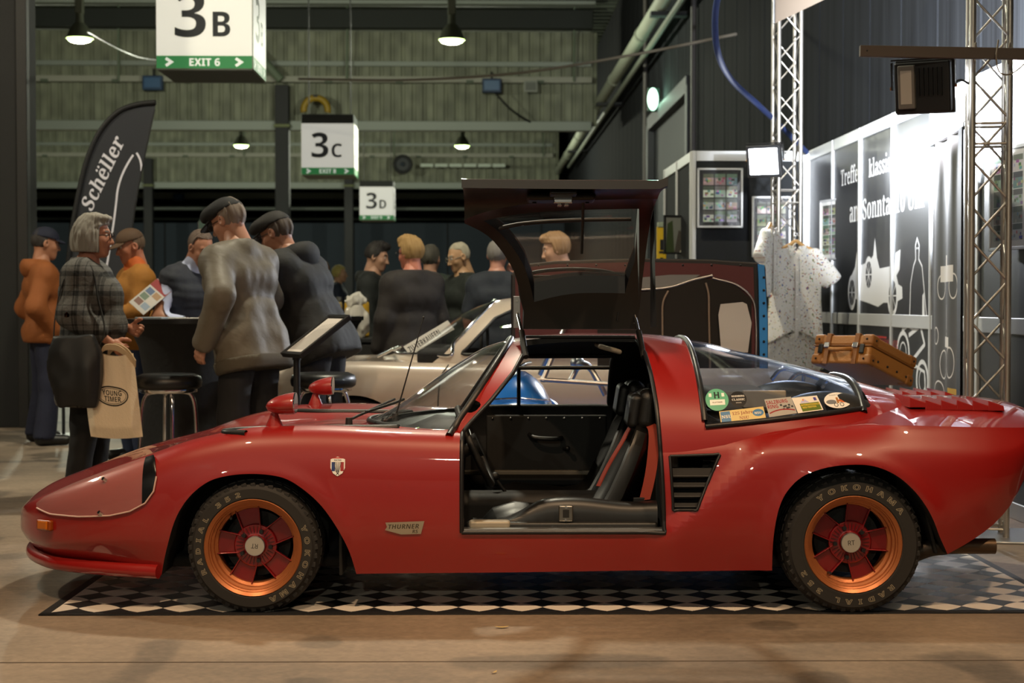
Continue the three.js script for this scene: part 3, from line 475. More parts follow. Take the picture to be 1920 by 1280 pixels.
part(car, 'far_door_card', rbox(0.56, 0.33, 0.02, 0.012, 0.16, 0.49, -0.62), std(0x0d0d0d, 0.7)); part(car, 'far_door_rail', rbox(0.95, 0.022, 0.03, 0.006, 0.0, 0.395, -0.55), std(0x6b6458, 0.5));
for (let i = 0; i < 7; i++) part(car, 'card_stud', sph(0.006, -0.09 + i * 0.083, 0.64, -0.606, undefined, 8), MAT.steel);
part(car, 'far_door_pull', tube([[0.08, 0.565, -0.60], [0.1, 0.555, -0.565], [0.2, 0.548, -0.562], [0.23, 0.55, -0.60]], 0.011, 30, 8), leatherSoft); part(car, 'window_crank', [rod([0.24, 0.50, -0.605], [0.255, 0.505, -0.57], 0.008), sph(0.012, 0.256, 0.505, -0.565)], MAT.darkMetal);
part(car, 'far_window_frame', [tube(sidePath([[-0.14, 0.69], [0.455, 0.69], [0.46, 0.945], [0.05, 0.945], [-0.14, 0.69]], -0.012, 10, -1), 0.013, 160, 6, false, 'catmullrom'), tube(sidePath([[-0.02, 0.885], [0.458, 0.885]], -0.012, 10, -1), 0.009, 40, 6), tube(sidePath([[0.03, 0.69], [0.03, 0.885]], -0.012, 10, -1), 0.009, 30, 6)], MAT.rubber);
part(car, 'sun_visor', rbox(0.02, 0.10, 0.30, 0.01, 0.40, 0.985, 0.1, [0, 0, 1.3]), std(0x8b8274, 0.7));
part(car, 'rear_bulkhead', rbox(0.03, 0.62, 1.24, 0.01, 0.63, 0.50, 0), std(0x0b0b0b, 0.7)); 
part(car, 'interior_mirror', [rbox(0.03, 0.05, 0.16, 0.012, -0.02, 0.955, 0.0), rod([-0.02, 0.96, 0], [0.01, 1.0, 0], 0.006)], MAT.rubber);
// engine deck below the canopy
part(car, 'engine_cover', rbox(0.24, 0.09, 0.5, 0.02, 0.93, 0.775, 0.1), std(0x5d5a54, 0.6)); part(car, 'air_box', rbox(0.17, 0.07, 0.02, 0.006, 0.98, 0.80, 0.55), std(0x8b8478, 0.55), 'tarnished metal plate inside the bubble'); part(car, 'wheel_hump', mv(new THREE.SphereGeometry(0.19, 28, 18), [1.25, 0.72, 0.42], [0, 0, 0], [1.1, 0.55, 0.7]), MAT.rubber); part(car, 'wheel_hump', mv(new THREE.SphereGeometry(0.19, 28, 18), [1.25, 0.72, -0.42], [0, 0, 0], [1.1, 0.55, 0.7]), MAT.rubber);
part(car, 'bay_tray', rbox(0.62, 0.02, 1.05, 0.005, 1.03, 0.70, 0), MAT.softBlack);
// ---- wheels ----
const creased = (g) => { g.deleteAttribute('uv'); return toCreasedNormals(g, 0.5); };
const tyreMat = std(0x1d1b1a, 0.72), copper = std(0xac683e, 0.36, { metalness: 0.5 }), spokeRed = phy(0x7c0a12, 0.28, { clearcoat: 1, clearcoatRoughness: 0.05, metalness: 0.35 });
const sidewallTex = canvasTex(1024, 1024, (g, W) => {
  g.fillStyle = '#1e1c1a'; g.fillRect(0, 0, W, W); g.translate(W / 2, W / 2);
  const arc = (text, a0, step, r, size) => { g.font = 'bold ' + size + 'px sans-serif'; g.textAlign = 'center'; g.textBaseline = 'middle'; g.lineWidth = 3.4; g.strokeStyle = '#93876f'; [...text].forEach((c, i) => { g.save(); g.rotate(a0 + i * step); g.translate(0, -r); g.scale(1.2, 0.8); g.strokeText(c, 0, 0); g.restore(); }); };
  arc('YOKOHAMA', -0.62, 0.222, 407, 64); arc('RADIAL', 2.42, 0.2, 407, 60); arc('352', 3.78, 0.2, 407, 60);
  g.strokeStyle = '#151413'; g.lineWidth = 4; for (const r of [372, 470, 482]) { g.beginPath(); g.arc(0, 0, r, 0, 7); g.stroke(); }
});
const capTex = canvasTex(256, 256, (g) => { const r = g.createConicGradient ? null : null; g.fillStyle = '#b9b4aa'; g.fillRect(0, 0, 256, 256); g.fillStyle = '#17171a'; g.font = '92px sans-serif'; g.textAlign = 'center'; g.fillText('RT', 128, 160); });
function carWheel(x, y, zf, R, turn, hubTurn, name = 'wheel') {
  const w = new THREE.Group(); w.name = name; w.position.set(x, y, zf); car.add(w); const inward = zf > 0 ? 1 : -1; if (inward < 0) w.rotation.y = Math.PI;
  const rim = 0.178, wd = 0.2;
  const sub3 = (name, geo, mat, label) => part(w, name, geo, mat, label);
  const prof = [[rim - 0.006, -0.012], [rim + 0.004, 0.002], [rim + 0.02, 0.006], [R - 0.045, 0.004], [R - 0.022, -0.006], [R - 0.008, -0.022], [R, -0.05], [R, -wd + 0.05], [R - 0.01, -wd + 0.02], [R - 0.05, -wd], [rim, -wd + 0.01]];
  sub3('tyre', lathe(prof, 72).rotateX(Math.PI / 2), tyreMat);
  const blocks = []; for (let i = 0; i < 44; i++) { const a = i / 44 * Math.PI * 2; blocks.push(mv(new RoundedBoxGeometry(0.02, 0.022, 0.008, 1, 0.003), [Math.cos(a) * (R - 0.02), Math.sin(a) * (R - 0.02), -0.0105], [0, 0, a + Math.PI / 2 + 0.25])); for (const d of [0.06, 0.1, 0.14]) blocks.push(box(0.026, 0.008, 0.032, Math.cos(a + d) * (R - 0.003), Math.sin(a + d) * (R - 0.003), -d, [0, 0, a + d + Math.PI / 2])); }
  const tb = sub3('tread_blocks', blocks, tyreMat); tb.userData.kind = 'stuff';
  const ring = new THREE.RingGeometry(rim + 0.011, R - 0.03, 96, 2); sub3('sidewall_lettering', mv(ring, [0, 0, 0.0068], [0, 0, turn]), std(0xffffff, 0.75, { map: sidewallTex }));
  // uv of the ring spans the tyre's diameter
  { const p = ring.attributes.position, uv = ring.attributes.uv, c = Math.cos(-turn), s = Math.sin(-turn), q = 2 * (R + 0.006); for (let i = 0; i < p.count; i++) { const X = p.getX(i), Y = p.getY(i); uv.setXY(i, 0.5 + (X * c - Y * s) / q, 0.5 + (X * s + Y * c) / q); } }
  sub3('rim', creased(lathe([[rim - 0.012, -0.15], [rim - 0.035, -0.12], [rim - 0.036, -0.075], [rim - 0.034, -0.062], [rim - 0.024, -0.056], [rim - 0.023, -0.034], [rim - 0.015, -0.03], [rim - 0.014, -0.014], [rim - 0.009, -0.011], [rim - 0.008, -0.002], [rim + 0.004, 0.006], [rim + 0.007, 0.003], [rim + 0.002, -0.01], [rim - 0.004, -0.03]], 72).rotateX(Math.PI / 2)), copper, 'copper coloured rim');
  sub3('brake_drum', cyl(0.125, 0.125, 0.06, 0, 0, -0.15, [Math.PI / 2, 0, 0], 40), std(0x0d0d0d, 0.7));
  for (let i = 0; i < 5; i++) { const a = turn * 0 + hubTurn + i / 5 * Math.PI * 2, c = Math.cos(a), s = Math.sin(a);
    const sp = mv(prism([[0.06, -0.032], [0.138, -0.043], [0.144, -0.02], [0.144, 0.02], [0.138, 0.043], [0.06, 0.032]], 0.02, 0.003), [0, 0, -0.088], [0, 0, a]); sub3('spoke', sp, spokeRed);
    const m = w.children[w.children.length - 1]; for (const e of [-1, 1]) part(m, 'spoke_rib', mv(new RoundedBoxGeometry(0.085, 0.005, 0.016, 1, 0.002), [c * 0.1 - s * e * 0.0385, s * 0.1 + c * e * 0.0385, -0.064], [0, 0, a + e * 0.14]), spokeRed);
    const b = a + Math.PI / 5; sub3('lug_nut', mv(new THREE.CylinderGeometry(0.008, 0.009, 0.018, 6), [Math.cos(b) * 0.058, Math.sin(b) * 0.058, -0.055], [Math.PI / 2, 0, 0]), MAT.darkMetal); }
  sub3('hub_disc', lathe([[0, -0.07], [0.078, -0.07], [0.082, -0.062], [0.076, -0.06], [0.042, -0.064], [0.041, -0.052], [0.036, -0.05], [0, -0.05]], 48).rotateX(Math.PI / 2), spokeRed);
  const flutes = []; for (let i = 0; i < 30; i++) { const a = i / 30 * Math.PI * 2; flutes.push(box(0.026, 0.0025, 0.004, Math.cos(a) * 0.061, Math.sin(a) * 0.061, -0.061, [0, 0, a])); } const fl = sub3('hub_flutes', flutes, std(0x3a0508, 0.4)); fl.userData.kind = 'stuff';
  sub3('hub_cap', mv(new THREE.CylinderGeometry(0.037, 0.039, 0.012, 40), [0, 0, -0.045], [Math.PI / 2, 0, 0]), MAT.alu); sub3('cap_print', mv(new THREE.CircleGeometry(0.035, 40), [0, 0, -0.0385], [0, 0, hubTurn]), std(0xffffff, 0.32, { map: capTex, metalness: 0.5 }), 'silver hub cap with the letters RT');
  sub3('valve', rod([Math.cos(turn - 2.2) * 0.142, Math.sin(turn - 2.2) * 0.142, -0.055], [Math.cos(turn - 2.2) * 0.138, Math.sin(turn - 2.2) * 0.138, -0.022], 0.005), MAT.rubber);
  return w;
}
const FW = carXY(474, 1030, 0.76), RW = carXY(1600, 1024, 0.76);
carWheel(FW[0], 0.253, 0.755, 0.253, -1.83, 3.05); carWheel(RW[0], 0.266, 0.76, 0.266, 0, 0.08); carWheel(FW[0], 0.253, -0.755, 0.253, 0.5, 0.3); carWheel(RW[0], 0.266, -0.76, 0.266, 1.2, 0.5);
part(car, 'axle', [rod([FW[0], 0.253, -0.6], [FW[0], 0.253, 0.6], 0.03), rod([RW[0], 0.266, -0.6], [RW[0], 0.266, 0.6], 0.04)], MAT.darkMetal);
part(car, 'splash_guard', rbox(0.012, 0.28, 0.3, 0.004, FW[0] + 0.325, 0.28, 0.56), wellBlack); part(car, 'splash_guard', rbox(0.012, 0.22, 0.3, 0.004, RW[0] + 0.30, 0.33, 0.56, [0, 0, 0.25]), wellBlack);
part(car, 'underbody', rbox(2.9, 0.05, 1.05, 0.02, 0.1, 0.165, 0), wellBlack);
// ---- front: bumper lip, indicator, lamp covers, mirrors, wipers, aerial ----
{ const rings = []; const N = 70, pl = []; for (let i = 0; i <= N; i++) { const an = mixn(-1, 1, i / N) * 1.56, d = v3(Math.cos(an), 0, -Math.sin(an)), h = hit(v3(-1.335, 0.2, 0).addScaledVector(d, -2), d.clone()); if (h) pl.push(v3(h.point.x, 0, h.point.z)); } const lc = new THREE.CatmullRomCurve3(pl); for (let i = 0; i <= N; i++) { const q = lc.getPointAt(i / N), tg = lc.getTangentAt(i / N), a = Math.abs(q.z) / 0.74, x = q.x, w = q.z; let nx = tg.z, nz = -tg.x; if (nx * (x + 1.2) + nz * w < 0) { nx = -nx; nz = -nz; } const y = 0.166 - 0.012 * a * a, ring = []; for (let k = 0; k < 16; k++) { const q = k / 16 * Math.PI * 2, o = Math.cos(q) * 0.024 - 0.002, u = Math.sin(q) * 0.027; ring.push([x + nx * o, y + u, w + nz * o]); } rings.push(ring); } part(car, 'front_lip', loft(rings), redPaint); }
const amber = phy(0xe07a10, 0.15, { transmission: 0.35, thickness: 0, clearcoat: 1 });
{ const c = [[80, 990, 0.45], [122, 988, 0.5], [123, 968, 0.5], [79, 966, 0.45]].map(([x, y, w]) => { const z = CZ - w, p = at(x, y, z); return [p.x, p.y]; });
  const mid = sideAt(101, 977, 0.48, 0.006); if (mid) { const n = v3(-0.62, 0.05, 0.78).normalize(), g = rbox(0.09, 0.042, 0.022, 0.008, 0, 0, 0, [0, 0, 0], 3); const q = new THREE.Quaternion().setFromUnitVectors(v3(0, 0, 1), n); const ind = part(car, 'indicator', g.applyMatrix4(new THREE.Matrix4().compose(mid, q, v3(1, 1, 1))), std(0x8a3c08, 0.3), 'amber indicator lamp'); part(ind, 'indicator_lens', mv(new RoundedBoxGeometry(0.06, 0.034, 0.016, 3, 0.006), [0, 0, 0.008]).applyMatrix4(new THREE.Matrix4().compose(mid, q, v3(1, 1, 1))), amber); } }
// clear cowl over the lamp bay: follows the wing a few millimetres above the paint
const lampOutline = [[86, 946, 0.42], [84, 938, 0.40], [100, 926, 0.42], [150, 903, 0.5], [210, 880, 0.55], [262, 862, 0.6], [296, 852, 0.63], [300, 862, 0.66], [300, 890, 0.69], [294, 918, 0.7], [278, 940, 0.7], [250, 955, 0.69], [215, 962, 0.66], [160, 963, 0.6], [110, 957, 0.5]];
function patchInside(outline, off, nu, keep) {   // grid in side view, kept where inside the outline, laid on the form
  const pts = outline.map(([x, y, w]) => carXY(x, y, w)), xs = pts.map((p) => p[0]), ys = pts.map((p) => p[1]), x0 = Math.min(...xs), x1 = Math.max(...xs), pos = [], idx = [];
  // strips between the lower and upper outline
  const span = (x) => { let lo = 9, hi = -9; for (let i = 0; i < pts.length; i++) { const a = pts[i], b = pts[(i + 1) % pts.length]; if ((a[0] <= x && b[0] >= x) || (b[0] <= x && a[0] >= x)) { const t = Math.abs(b[0] - a[0]) < 1e-9 ? 0 : (x - a[0]) / (b[0] - a[0]), y = a[1] + (b[1] - a[1]) * t; lo = Math.min(lo, y); hi = Math.max(hi, y); } } return [lo, hi]; };
  const nv = 22; let cols = 0; for (let i = 0; i <= nu; i++) { const x = mixn(x0 + 0.002, x1 - 0.002, i / nu); if (!keep(x)) continue; const [lo, hi] = span(x); for (let j = 0; j <= nv; j++) { const p = onSide(x, mixn(lo, hi, j / nv), 1, off); pos.push(...(p ? [p.x, p.y, p.z] : [x, mixn(lo, hi, j / nv), 0.35])); } cols++; }
  for (let i = 0; i < cols - 1; i++) for (let j = 0; j < nv; j++) { const a = i * (nv + 1) + j; idx.push(a, a + nv + 1, a + 1, a + 1, a + nv + 1, a + nv + 2); }
  const g = new THREE.BufferGeometry(); g.setAttribute('position', new THREE.Float32BufferAttribute(pos, 3)); g.setIndex(idx); g.computeVertexNormals(); return g;
}
const bandX = carXY(274, 900, 0.68)[0];
for (const s of [1, -1]) {
  const flip = (g) => s > 0 ? g : g.applyMatrix4(new THREE.Matrix4().makeScale(1, 1, -1));
  part(car, 'lamp_cowl', flip(patchInside(lampOutline, 0.006, 50, (x) => x < bandX + 0.004)), phy(0xfff4f2, 0.06, { transmission: 0.9, thickness: 0, side: THREE.DoubleSide }), 'clear plastic lamp cowl');
  part(car, 'cowl_band', flip(patchInside(lampOutline, 0.0075, 50, (x) => x > bandX - 0.003)), phy(0x0a0c10, 0.25, { side: THREE.DoubleSide }), 'black band at the back of the lamp cowl');
  const edge = lampOutline.concat([lampOutline[0]]).map(([x, y, w]) => carXY(x, y, w)), low = sidePath(edge.slice(8), 0.006, 6), tubeG = tube(low, 0.0035, 120, 6); part(car, 'cowl_edge', flip(tubeG), std(0xc9a89f, 0.5));
  for (const [px, py, w] of [[200, 956, 0.63], [216, 893, 0.54]]) { const q = sideAt(px, py, w, 0.01); if (q) part(car, 'cowl_fastener', flip(mv(new THREE.CylinderGeometry(0.007, 0.009, 0.016, 12), q.toArray(), [0.9, 0, 0.5])), MAT.chrome); }
}
function wingMirror(s) {
  const g = new THREE.Group(); g.name = 'wing_mirror'; g.position.set(-0.90, 0.705, s * 0.63); car.add(g);
  part(g, 'mirror_foot', loft([[0, 0.075, 0.055], [0.03, 0.06, 0.05], [0.06, 0.036, 0.03], [0.078, 0.025, 0.02]].map(([y, l, w]) => Array.from({ length: 20 }, (_, k) => { const a = k / 20 * Math.PI * 2; return [Math.cos(a) * l * 0.55 - 0.012, y - 0.03, Math.sin(a) * w * 0.5]; }))), redPaint);
  const rings = []; for (let i = 0; i <= 14; i++) { const t = i / 14, x = -0.055 + t * 0.112, r = 0.047 * Math.sqrt(Math.max(0.002, 1 - (1 - t) ** 2.0)); rings.push(Array.from({ length: 24 }, (_, k) => { const a = k / 24 * Math.PI * 2; return [x + 0.01, 0.085 + Math.sin(a) * r * 0.9 - (1 - t) * 0.012, Math.cos(a) * r * 1.35]; })); } part(g, 'mirror_pod', loft(rings), redPaint);
  part(g, 'mirror_glass', mv(new THREE.CylinderGeometry(0.041, 0.041, 0.004, 32), [0.069, 0.085, 0], [0, 0, Math.PI / 2], [1, 1, 1.35]), std(0xbfd4ee, 0.05, { metalness: 1 })); return g;
}
wingMirror(1); wingMirror(-1);
{ const base = (x, y, z) => v3(x, y, z);
  part(car, 'wiper', [tube([base(-0.66, 0.70, 0.30), base(-0.60, 0.725, 0.20), base(-0.50, 0.752, 0.05), base(-0.46, 0.765, -0.02)], 0.006, 30, 6), rod([-0.6, 0.728, 0.21], [-0.52, 0.748, -0.3], 0.005), cyl(0.013, 0.016, 0.04, -0.66, 0.69, 0.30)], MAT.rubber);
  part(car, 'aerial', [rod([-0.475, 0.71, 0.25], [-0.36, 1.115, 0.25], 0.0035, 0.0022, 8), cyl(0.012, 0.016, 0.03, -0.475, 0.71, 0.25), sph(0.005, -0.36, 1.115, 0.25, undefined, 8)], MAT.rubber, 'thin black radio aerial'); }
// ---- side intake slats ----
for (let i = 0; i < 4; i++) { const t = (i + 0.7) / 4.4, y = mixn(0.56, 0.39, t), x0 = 0.605, x1 = mixn(0.77, 0.71, t); part(car, 'intake_slat', rbox(x1 - x0, 0.012, 0.05, 0.004, (x0 + x1) / 2, y, 0.722, [0.7, 0, 0]), std(0x1a1a1b, 0.45)); }
part(car, 'intake_frame', tube(sidePath([...intakeOutline, intakeOutline[0]], 0.001, 8), 0.006, 120, 6, false, 'catmullrom'), rubberTrim);
// ---- badges ----
const shieldTex = canvasTex(256, 256, (g) => { g.fillStyle = '#e9e6e2'; g.fillRect(0, 0, 256, 256); g.fillStyle = '#b8322c'; g.fillRect(20, 8, 216, 16); g.fillStyle = '#26356e'; g.fillRect(20, 70, 60, 120); g.fillStyle = '#9b2a2a'; g.fillRect(176, 70, 60, 120); g.strokeStyle = '#20222a'; g.lineWidth = 9; for (let i = 0; i < 6; i++) { g.beginPath(); g.moveTo(60 + i * 26, 70); g.lineTo(128 + (i - 3) * 10, 200); g.stroke(); } g.fillStyle = '#3a3a42'; g.font = 'bold 34px sans-serif'; g.textAlign = 'center'; g.fillText('RACING', 128, 58); g.lineWidth = 12; g.beginPath(); g.moveTo(104, 200); g.lineTo(150, 236); g.moveTo(150, 200); g.lineTo(104, 236); g.stroke(); });
{ const o = [[621, 860], [634, 855], [648, 860], [648, 876], [643, 886], [634, 891], [626, 886], [621, 876]].map(([x, y]) => carXY(x, y, 0.74)), c = [[621, 891], [648, 891], [648, 855], [621, 855]].map(([x, y]) => carXY(x, y, 0.74));
  const p = o.map((q) => onSide(q[0], q[1], 1, 0.003)), m = v3(); p.forEach((q) => m.addScaledVector(q, 1 / p.length)); const pos = [], uv = []; const U = (q) => [(q.x - c[0][0]) / (c[1][0] - c[0][0]), (q.y - c[0][1]) / (c[2][1] - c[0][1])];
  for (let i = 0; i < p.length; i++) { const a = p[(i + 1) % p.length], b = p[i]; for (const q of [m, a, b]) { pos.push(q.x, q.y, q.z); uv.push(...U(q)); } } const g = new THREE.BufferGeometry(); g.setAttribute('position', new THREE.Float32BufferAttribute(pos, 3)); g.setAttribute('uv', new THREE.Float32BufferAttribute(uv, 2)); g.computeVertexNormals(); part(car, 'shield_badge', g, std(0xffffff, 0.35, { map: shieldTex, side: THREE.DoubleSide }), 'small white shield emblem on the front wing'); }
const nameTex = canvasTex(512, 192, (g) => { g.clearRect(0, 0, 512, 192); g.fillStyle = '#c9c4ba'; g.beginPath(); g.moveTo(20, 14); g.lineTo(500, 8); g.lineTo(455, 176); g.lineTo(210, 182); g.lineTo(14, 120); g.lineTo(40, 76); g.closePath(); g.fill(); g.fillStyle = '#5d5851'; g.save(); g.transform(1, 0, -0.15, 1, 0, 0); g.font = 'bold 84px sans-serif'; g.fillText('THURNER', 62, 104); g.font = 'bold 62px sans-serif'; g.fillText('RS', 370, 164); g.restore(); });
{ const c = [[720, 1002], [798, 1002], [798, 974], [720, 976]].map(([x, y]) => carXY(x, y, 0.74)); part(car, 'name_badge', sidePatch(c, 0.004), std(0xd8d2c6, 0.35, { map: nameTex, metalness: 0.45, alphaTest: 0.5, side: THREE.DoubleSide }), 'silver nameplate reading THURNER RS'); }
// ---- stickers inside the bubble ----
function sticker(corners, tex, label, off = 0.003) { return part(car, 'sticker', sidePatch(corners.map(([x, y, w]) => carXY(x, y, w ?? 0.68)), off, 6, 6), std(0xffffff, 0.5, { map: tex, alphaTest: 0.5, side: THREE.DoubleSide }), label); }
const disc = (bg, draw) => canvasTex(256, 256, (g) => { g.clearRect(0, 0, 256, 256); g.fillStyle = bg; g.beginPath(); g.arc(128, 128, 126, 0, 7); g.fill(); draw(g); });
sticker([[1324, 772], [1369, 770], [1369, 731], [1324, 732]], disc('#5fae8d', (g) => { g.fillStyle = '#f0efe8'; g.fillRect(48, 126, 164, 62); g.fillRect(42, 52, 30, 40); g.fillRect(182, 52, 30, 40); g.fillStyle = '#17221c'; g.font = 'bold 104px sans-serif'; g.textAlign = 'center'; g.fillText('H', 128, 112); g.font = 'bold 22px sans-serif'; g.fillText('OLDTIMER', 128, 164); }), 'round green sticker with a black H');
sticker([[1371, 765], [1404, 764], [1404, 736], [1371, 737]], disc('#121214', (g) => { g.fillStyle = '#e8e6e0'; g.textAlign = 'center'; g.font = 'bold 38px sans-serif'; g.fillText('NUERBERG', 128, 92); g.font = 'bold 46px serif'; g.fillText('CLASSIC', 128, 150); g.font = '26px serif'; g.fillText('wheels', 128, 192); }), 'round black sticker with white lettering');
sticker([[1350, 793], [1437, 787], [1434, 764], [1348, 772]], canvasTex(512, 160, (g) => { g.fillStyle = '#d8c07e'; g.fillRect(0, 0, 512, 160); g.fillStyle = '#3f78a8'; g.fillRect(12, 10, 108, 140); g.fillStyle = '#e8e0c8'; g.font = 'bold 56px serif'; g.fillText('NSU', 16, 98); g.fillStyle = '#8a3a26'; g.font = 'bold 52px serif'; g.fillText('125 Jahre', 140, 66); g.fillText('NSU', 214, 130); g.fillStyle = '#3f78a8'; g.beginPath(); g.ellipse(438, 66, 64, 44, 0, 0, 7); g.fill(); g.fillStyle = '#e8e0c8'; g.font = 'bold 40px sans-serif'; g.fillText('NSU', 394, 82); }), 'yellow sticker reading 125 Jahre');
sticker([[1443, 783], [1498, 777], [1492, 748], [1438, 752]], canvasTex(384, 224, (g) => { g.fillStyle = '#a8a49e'; g.fillRect(0, 0, 384, 224); g.fillStyle = '#8e1f22'; g.font = 'bold 62px sans-serif'; g.fillText('SALZBURG', 10, 66); g.fillText('RING', 10, 122); g.fillStyle = '#3a3a3c'; for (let i = 0; i < 8; i++) g.fillRect(190 + (i * 37) % 160, 80 + (i * 23) % 60, 30, 24); g.strokeStyle = '#8e1f22'; g.lineWidth = 16; g.beginPath(); g.moveTo(20, 180); g.quadraticCurveTo(180, 120, 370, 176); g.stroke(); }), 'grey and red sticker reading SALZBURG RING');
sticker([[1500, 777], [1552, 772], [1546, 747], [1493, 750]], canvasTex(384, 200, (g) => { g.fillStyle = '#e6ddd0'; g.fillRect(0, 0, 384, 200); g.fillStyle = '#5d6f22'; g.fillRect(76, 84, 290, 104); g.fillStyle = '#e9c04a'; g.font = 'bold 32px sans-serif'; g.fillText('INTERNATIONALES', 84, 118); g.fillText('NSU-TREFFEN', 96, 150); g.fillStyle = '#b9b6d8'; g.beginPath(); g.moveTo(90, 78); g.lineTo(160, 20); g.lineTo(230, 78); g.fill(); g.fillStyle = '#e08a3a'; g.beginPath(); g.arc(150, 40, 12, 0, 7); g.fill(); g.fillStyle = '#4a3f8a'; g.fillRect(310, 20, 42, 42); }), 'pale sticker with green and yellow lettering');
sticker([[1552, 770, 0.62], [1609, 766, 0.6], [1607, 739, 0.6], [1551, 742, 0.62]], canvasTex(384, 224, (g) => { g.clearRect(0, 0, 384, 224); g.fillStyle = '#e9e4dc'; g.beginPath(); g.ellipse(192, 112, 188, 108, 0, 0, 7); g.fill(); g.fillStyle = '#77787a'; g.beginPath(); g.ellipse(96, 126, 70, 30, 0, 0, 7); g.fill(); g.fillStyle = '#c2602a'; g.beginPath(); g.ellipse(280, 122, 82, 26, 0.1, 0, 7); g.fill(); g.strokeStyle = '#222'; g.lineWidth = 8; for (const x of [150, 230]) { g.beginPath(); g.arc(x, 170, 24, 0, 7); g.stroke(); } g.fillStyle = '#a56a22'; g.fillRect(172, 70, 30, 80); g.fillStyle = '#333'; g.font = '24px serif'; g.fillText('Freunde Oldtimer', 96, 44); }), 'oval white sticker with two cars and a cyclist');
// ---- tail: louvres, exhaust ----
for (let i = 0; i < 6; i++) { const x = 1.57 + i * 0.062, h = hit(v3(x, 2, 0.30), v3(0, -1, 0)), y = h ? h.point.y : 0.78; for (const s of [1, -1]) part(car, 'louvre', mv(prism([[0, -0.02], [0.066, -0.02], [0.062, 0.0], [0.0, 0.021]].map(([a, b]) => [a, b]), 0.30, 0.003), [x, y + 0.002, s > 0 ? 0.16 : -0.46], [0, 0, 0]), redPaint); }
part(car, 'exhaust_pipe', [tube([[1.42, 0.19, 0.62], [1.52, 0.205, 0.64], [1.6, 0.235, 0.65], [1.66, 0.243, 0.65]], 0.033, 30, 20)], std(0x3a332c, 0.5, { metalness: 0.7 }));
part(car, 'tailpipe', mv(lathe([[0.027, -0.12], [0.03, -0.12], [0.03, 0.12], [0.026, 0.12], [0.0255, -0.1]], 32), [1.73, 0.243, 0.65], [0, 0, -Math.PI / 2]), std(0x5a4a3c, 0.42, { metalness: 0.8 })); part(car, 'silencer', mv(new THREE.CapsuleGeometry(0.075, 0.5, 8, 20), [1.5, 0.24, 0.3], [Math.PI / 2, 0, 0]), std(0x1c1a18, 0.6, { metalness: 0.5 }));
for (const s of [1, -1]) part(car, 'tail_lamp', rbox(0.03, 0.06, 0.16, 0.01, 2.085, 0.62, s * 0.38), phy(0x8a0808, 0.2, { clearcoat: 1 }));
// ================= warm cans on a bar over the front of the stand, above the picture =================
function parCan(pos, target, i) {
  const t = thing('par_can', 'warm par can above the picture aimed at the ' + i, 'lamp', pos, 0, 'par cans on the bar above the stand'), d = target.clone().sub(pos).normalize(), q = new THREE.Quaternion().setFromUnitVectors(v3(0, -1, 0), d);
  const head = (g) => g.applyQuaternion(q);
  part(t, 'can', head(lathe([[0.02, 0.26], [0.08, 0.24], [0.1, 0.1], [0.105, 0], [0.098, 0], [0.09, 0.1], [0.06, 0.2], [0, 0.21]], 28)), MAT.darkMetal);
  part(t, 'lens', head(mv(new THREE.CylinderGeometry(0.09, 0.09, 0.01, 28), [0, 0.03, 0])), std(0xffe2bb, 0.3, { emissive: 0xffd3a0, emissiveIntensity: 6 }));
  part(t, 'yoke', new THREE.TorusGeometry(0.13, 0.012, 8, 24, Math.PI), MAT.black); part(t, 'clamp', rbox(0.05, 0.12, 0.05, 0.01, 0, 0.19, 0), MAT.black);
  const l = new THREE.SpotLight(LIGHT.par.color, LIGHT.par.power, 0, 0.62, 0.7); l.position.copy(d.clone().multiplyScalar(0.05)); l.target.position.copy(target.clone().sub(pos)); l.shadow.radius = 4; l.castShadow = true; t.add(l, l.target);
}
parCan(v3(-2.3, 4.6, -3.4), v3(-1.4, 0.3, -6.3), 'car nose'); parCan(v3(0.1, 4.6, -3.3), v3(0.1, 0.3, -6.2), 'open car door'); parCan(v3(2.4, 4.6, -3.4), v3(1.4, 0.3, -6.3), 'car tail');
{ const b = single('lighting_bar', [rod([-3.2, 4.86, -3.4], [3.2, 4.86, -3.4], 0.03)], MAT.alu, 'metal lighting bar hung over the front of the stand', 'bar'); for (const x of [-2.8, 2.8]) part(b, 'drop_wire', rod([x, 4.86, -3.4], [x, 9.3, -3.4], 0.008), MAT.steel); }
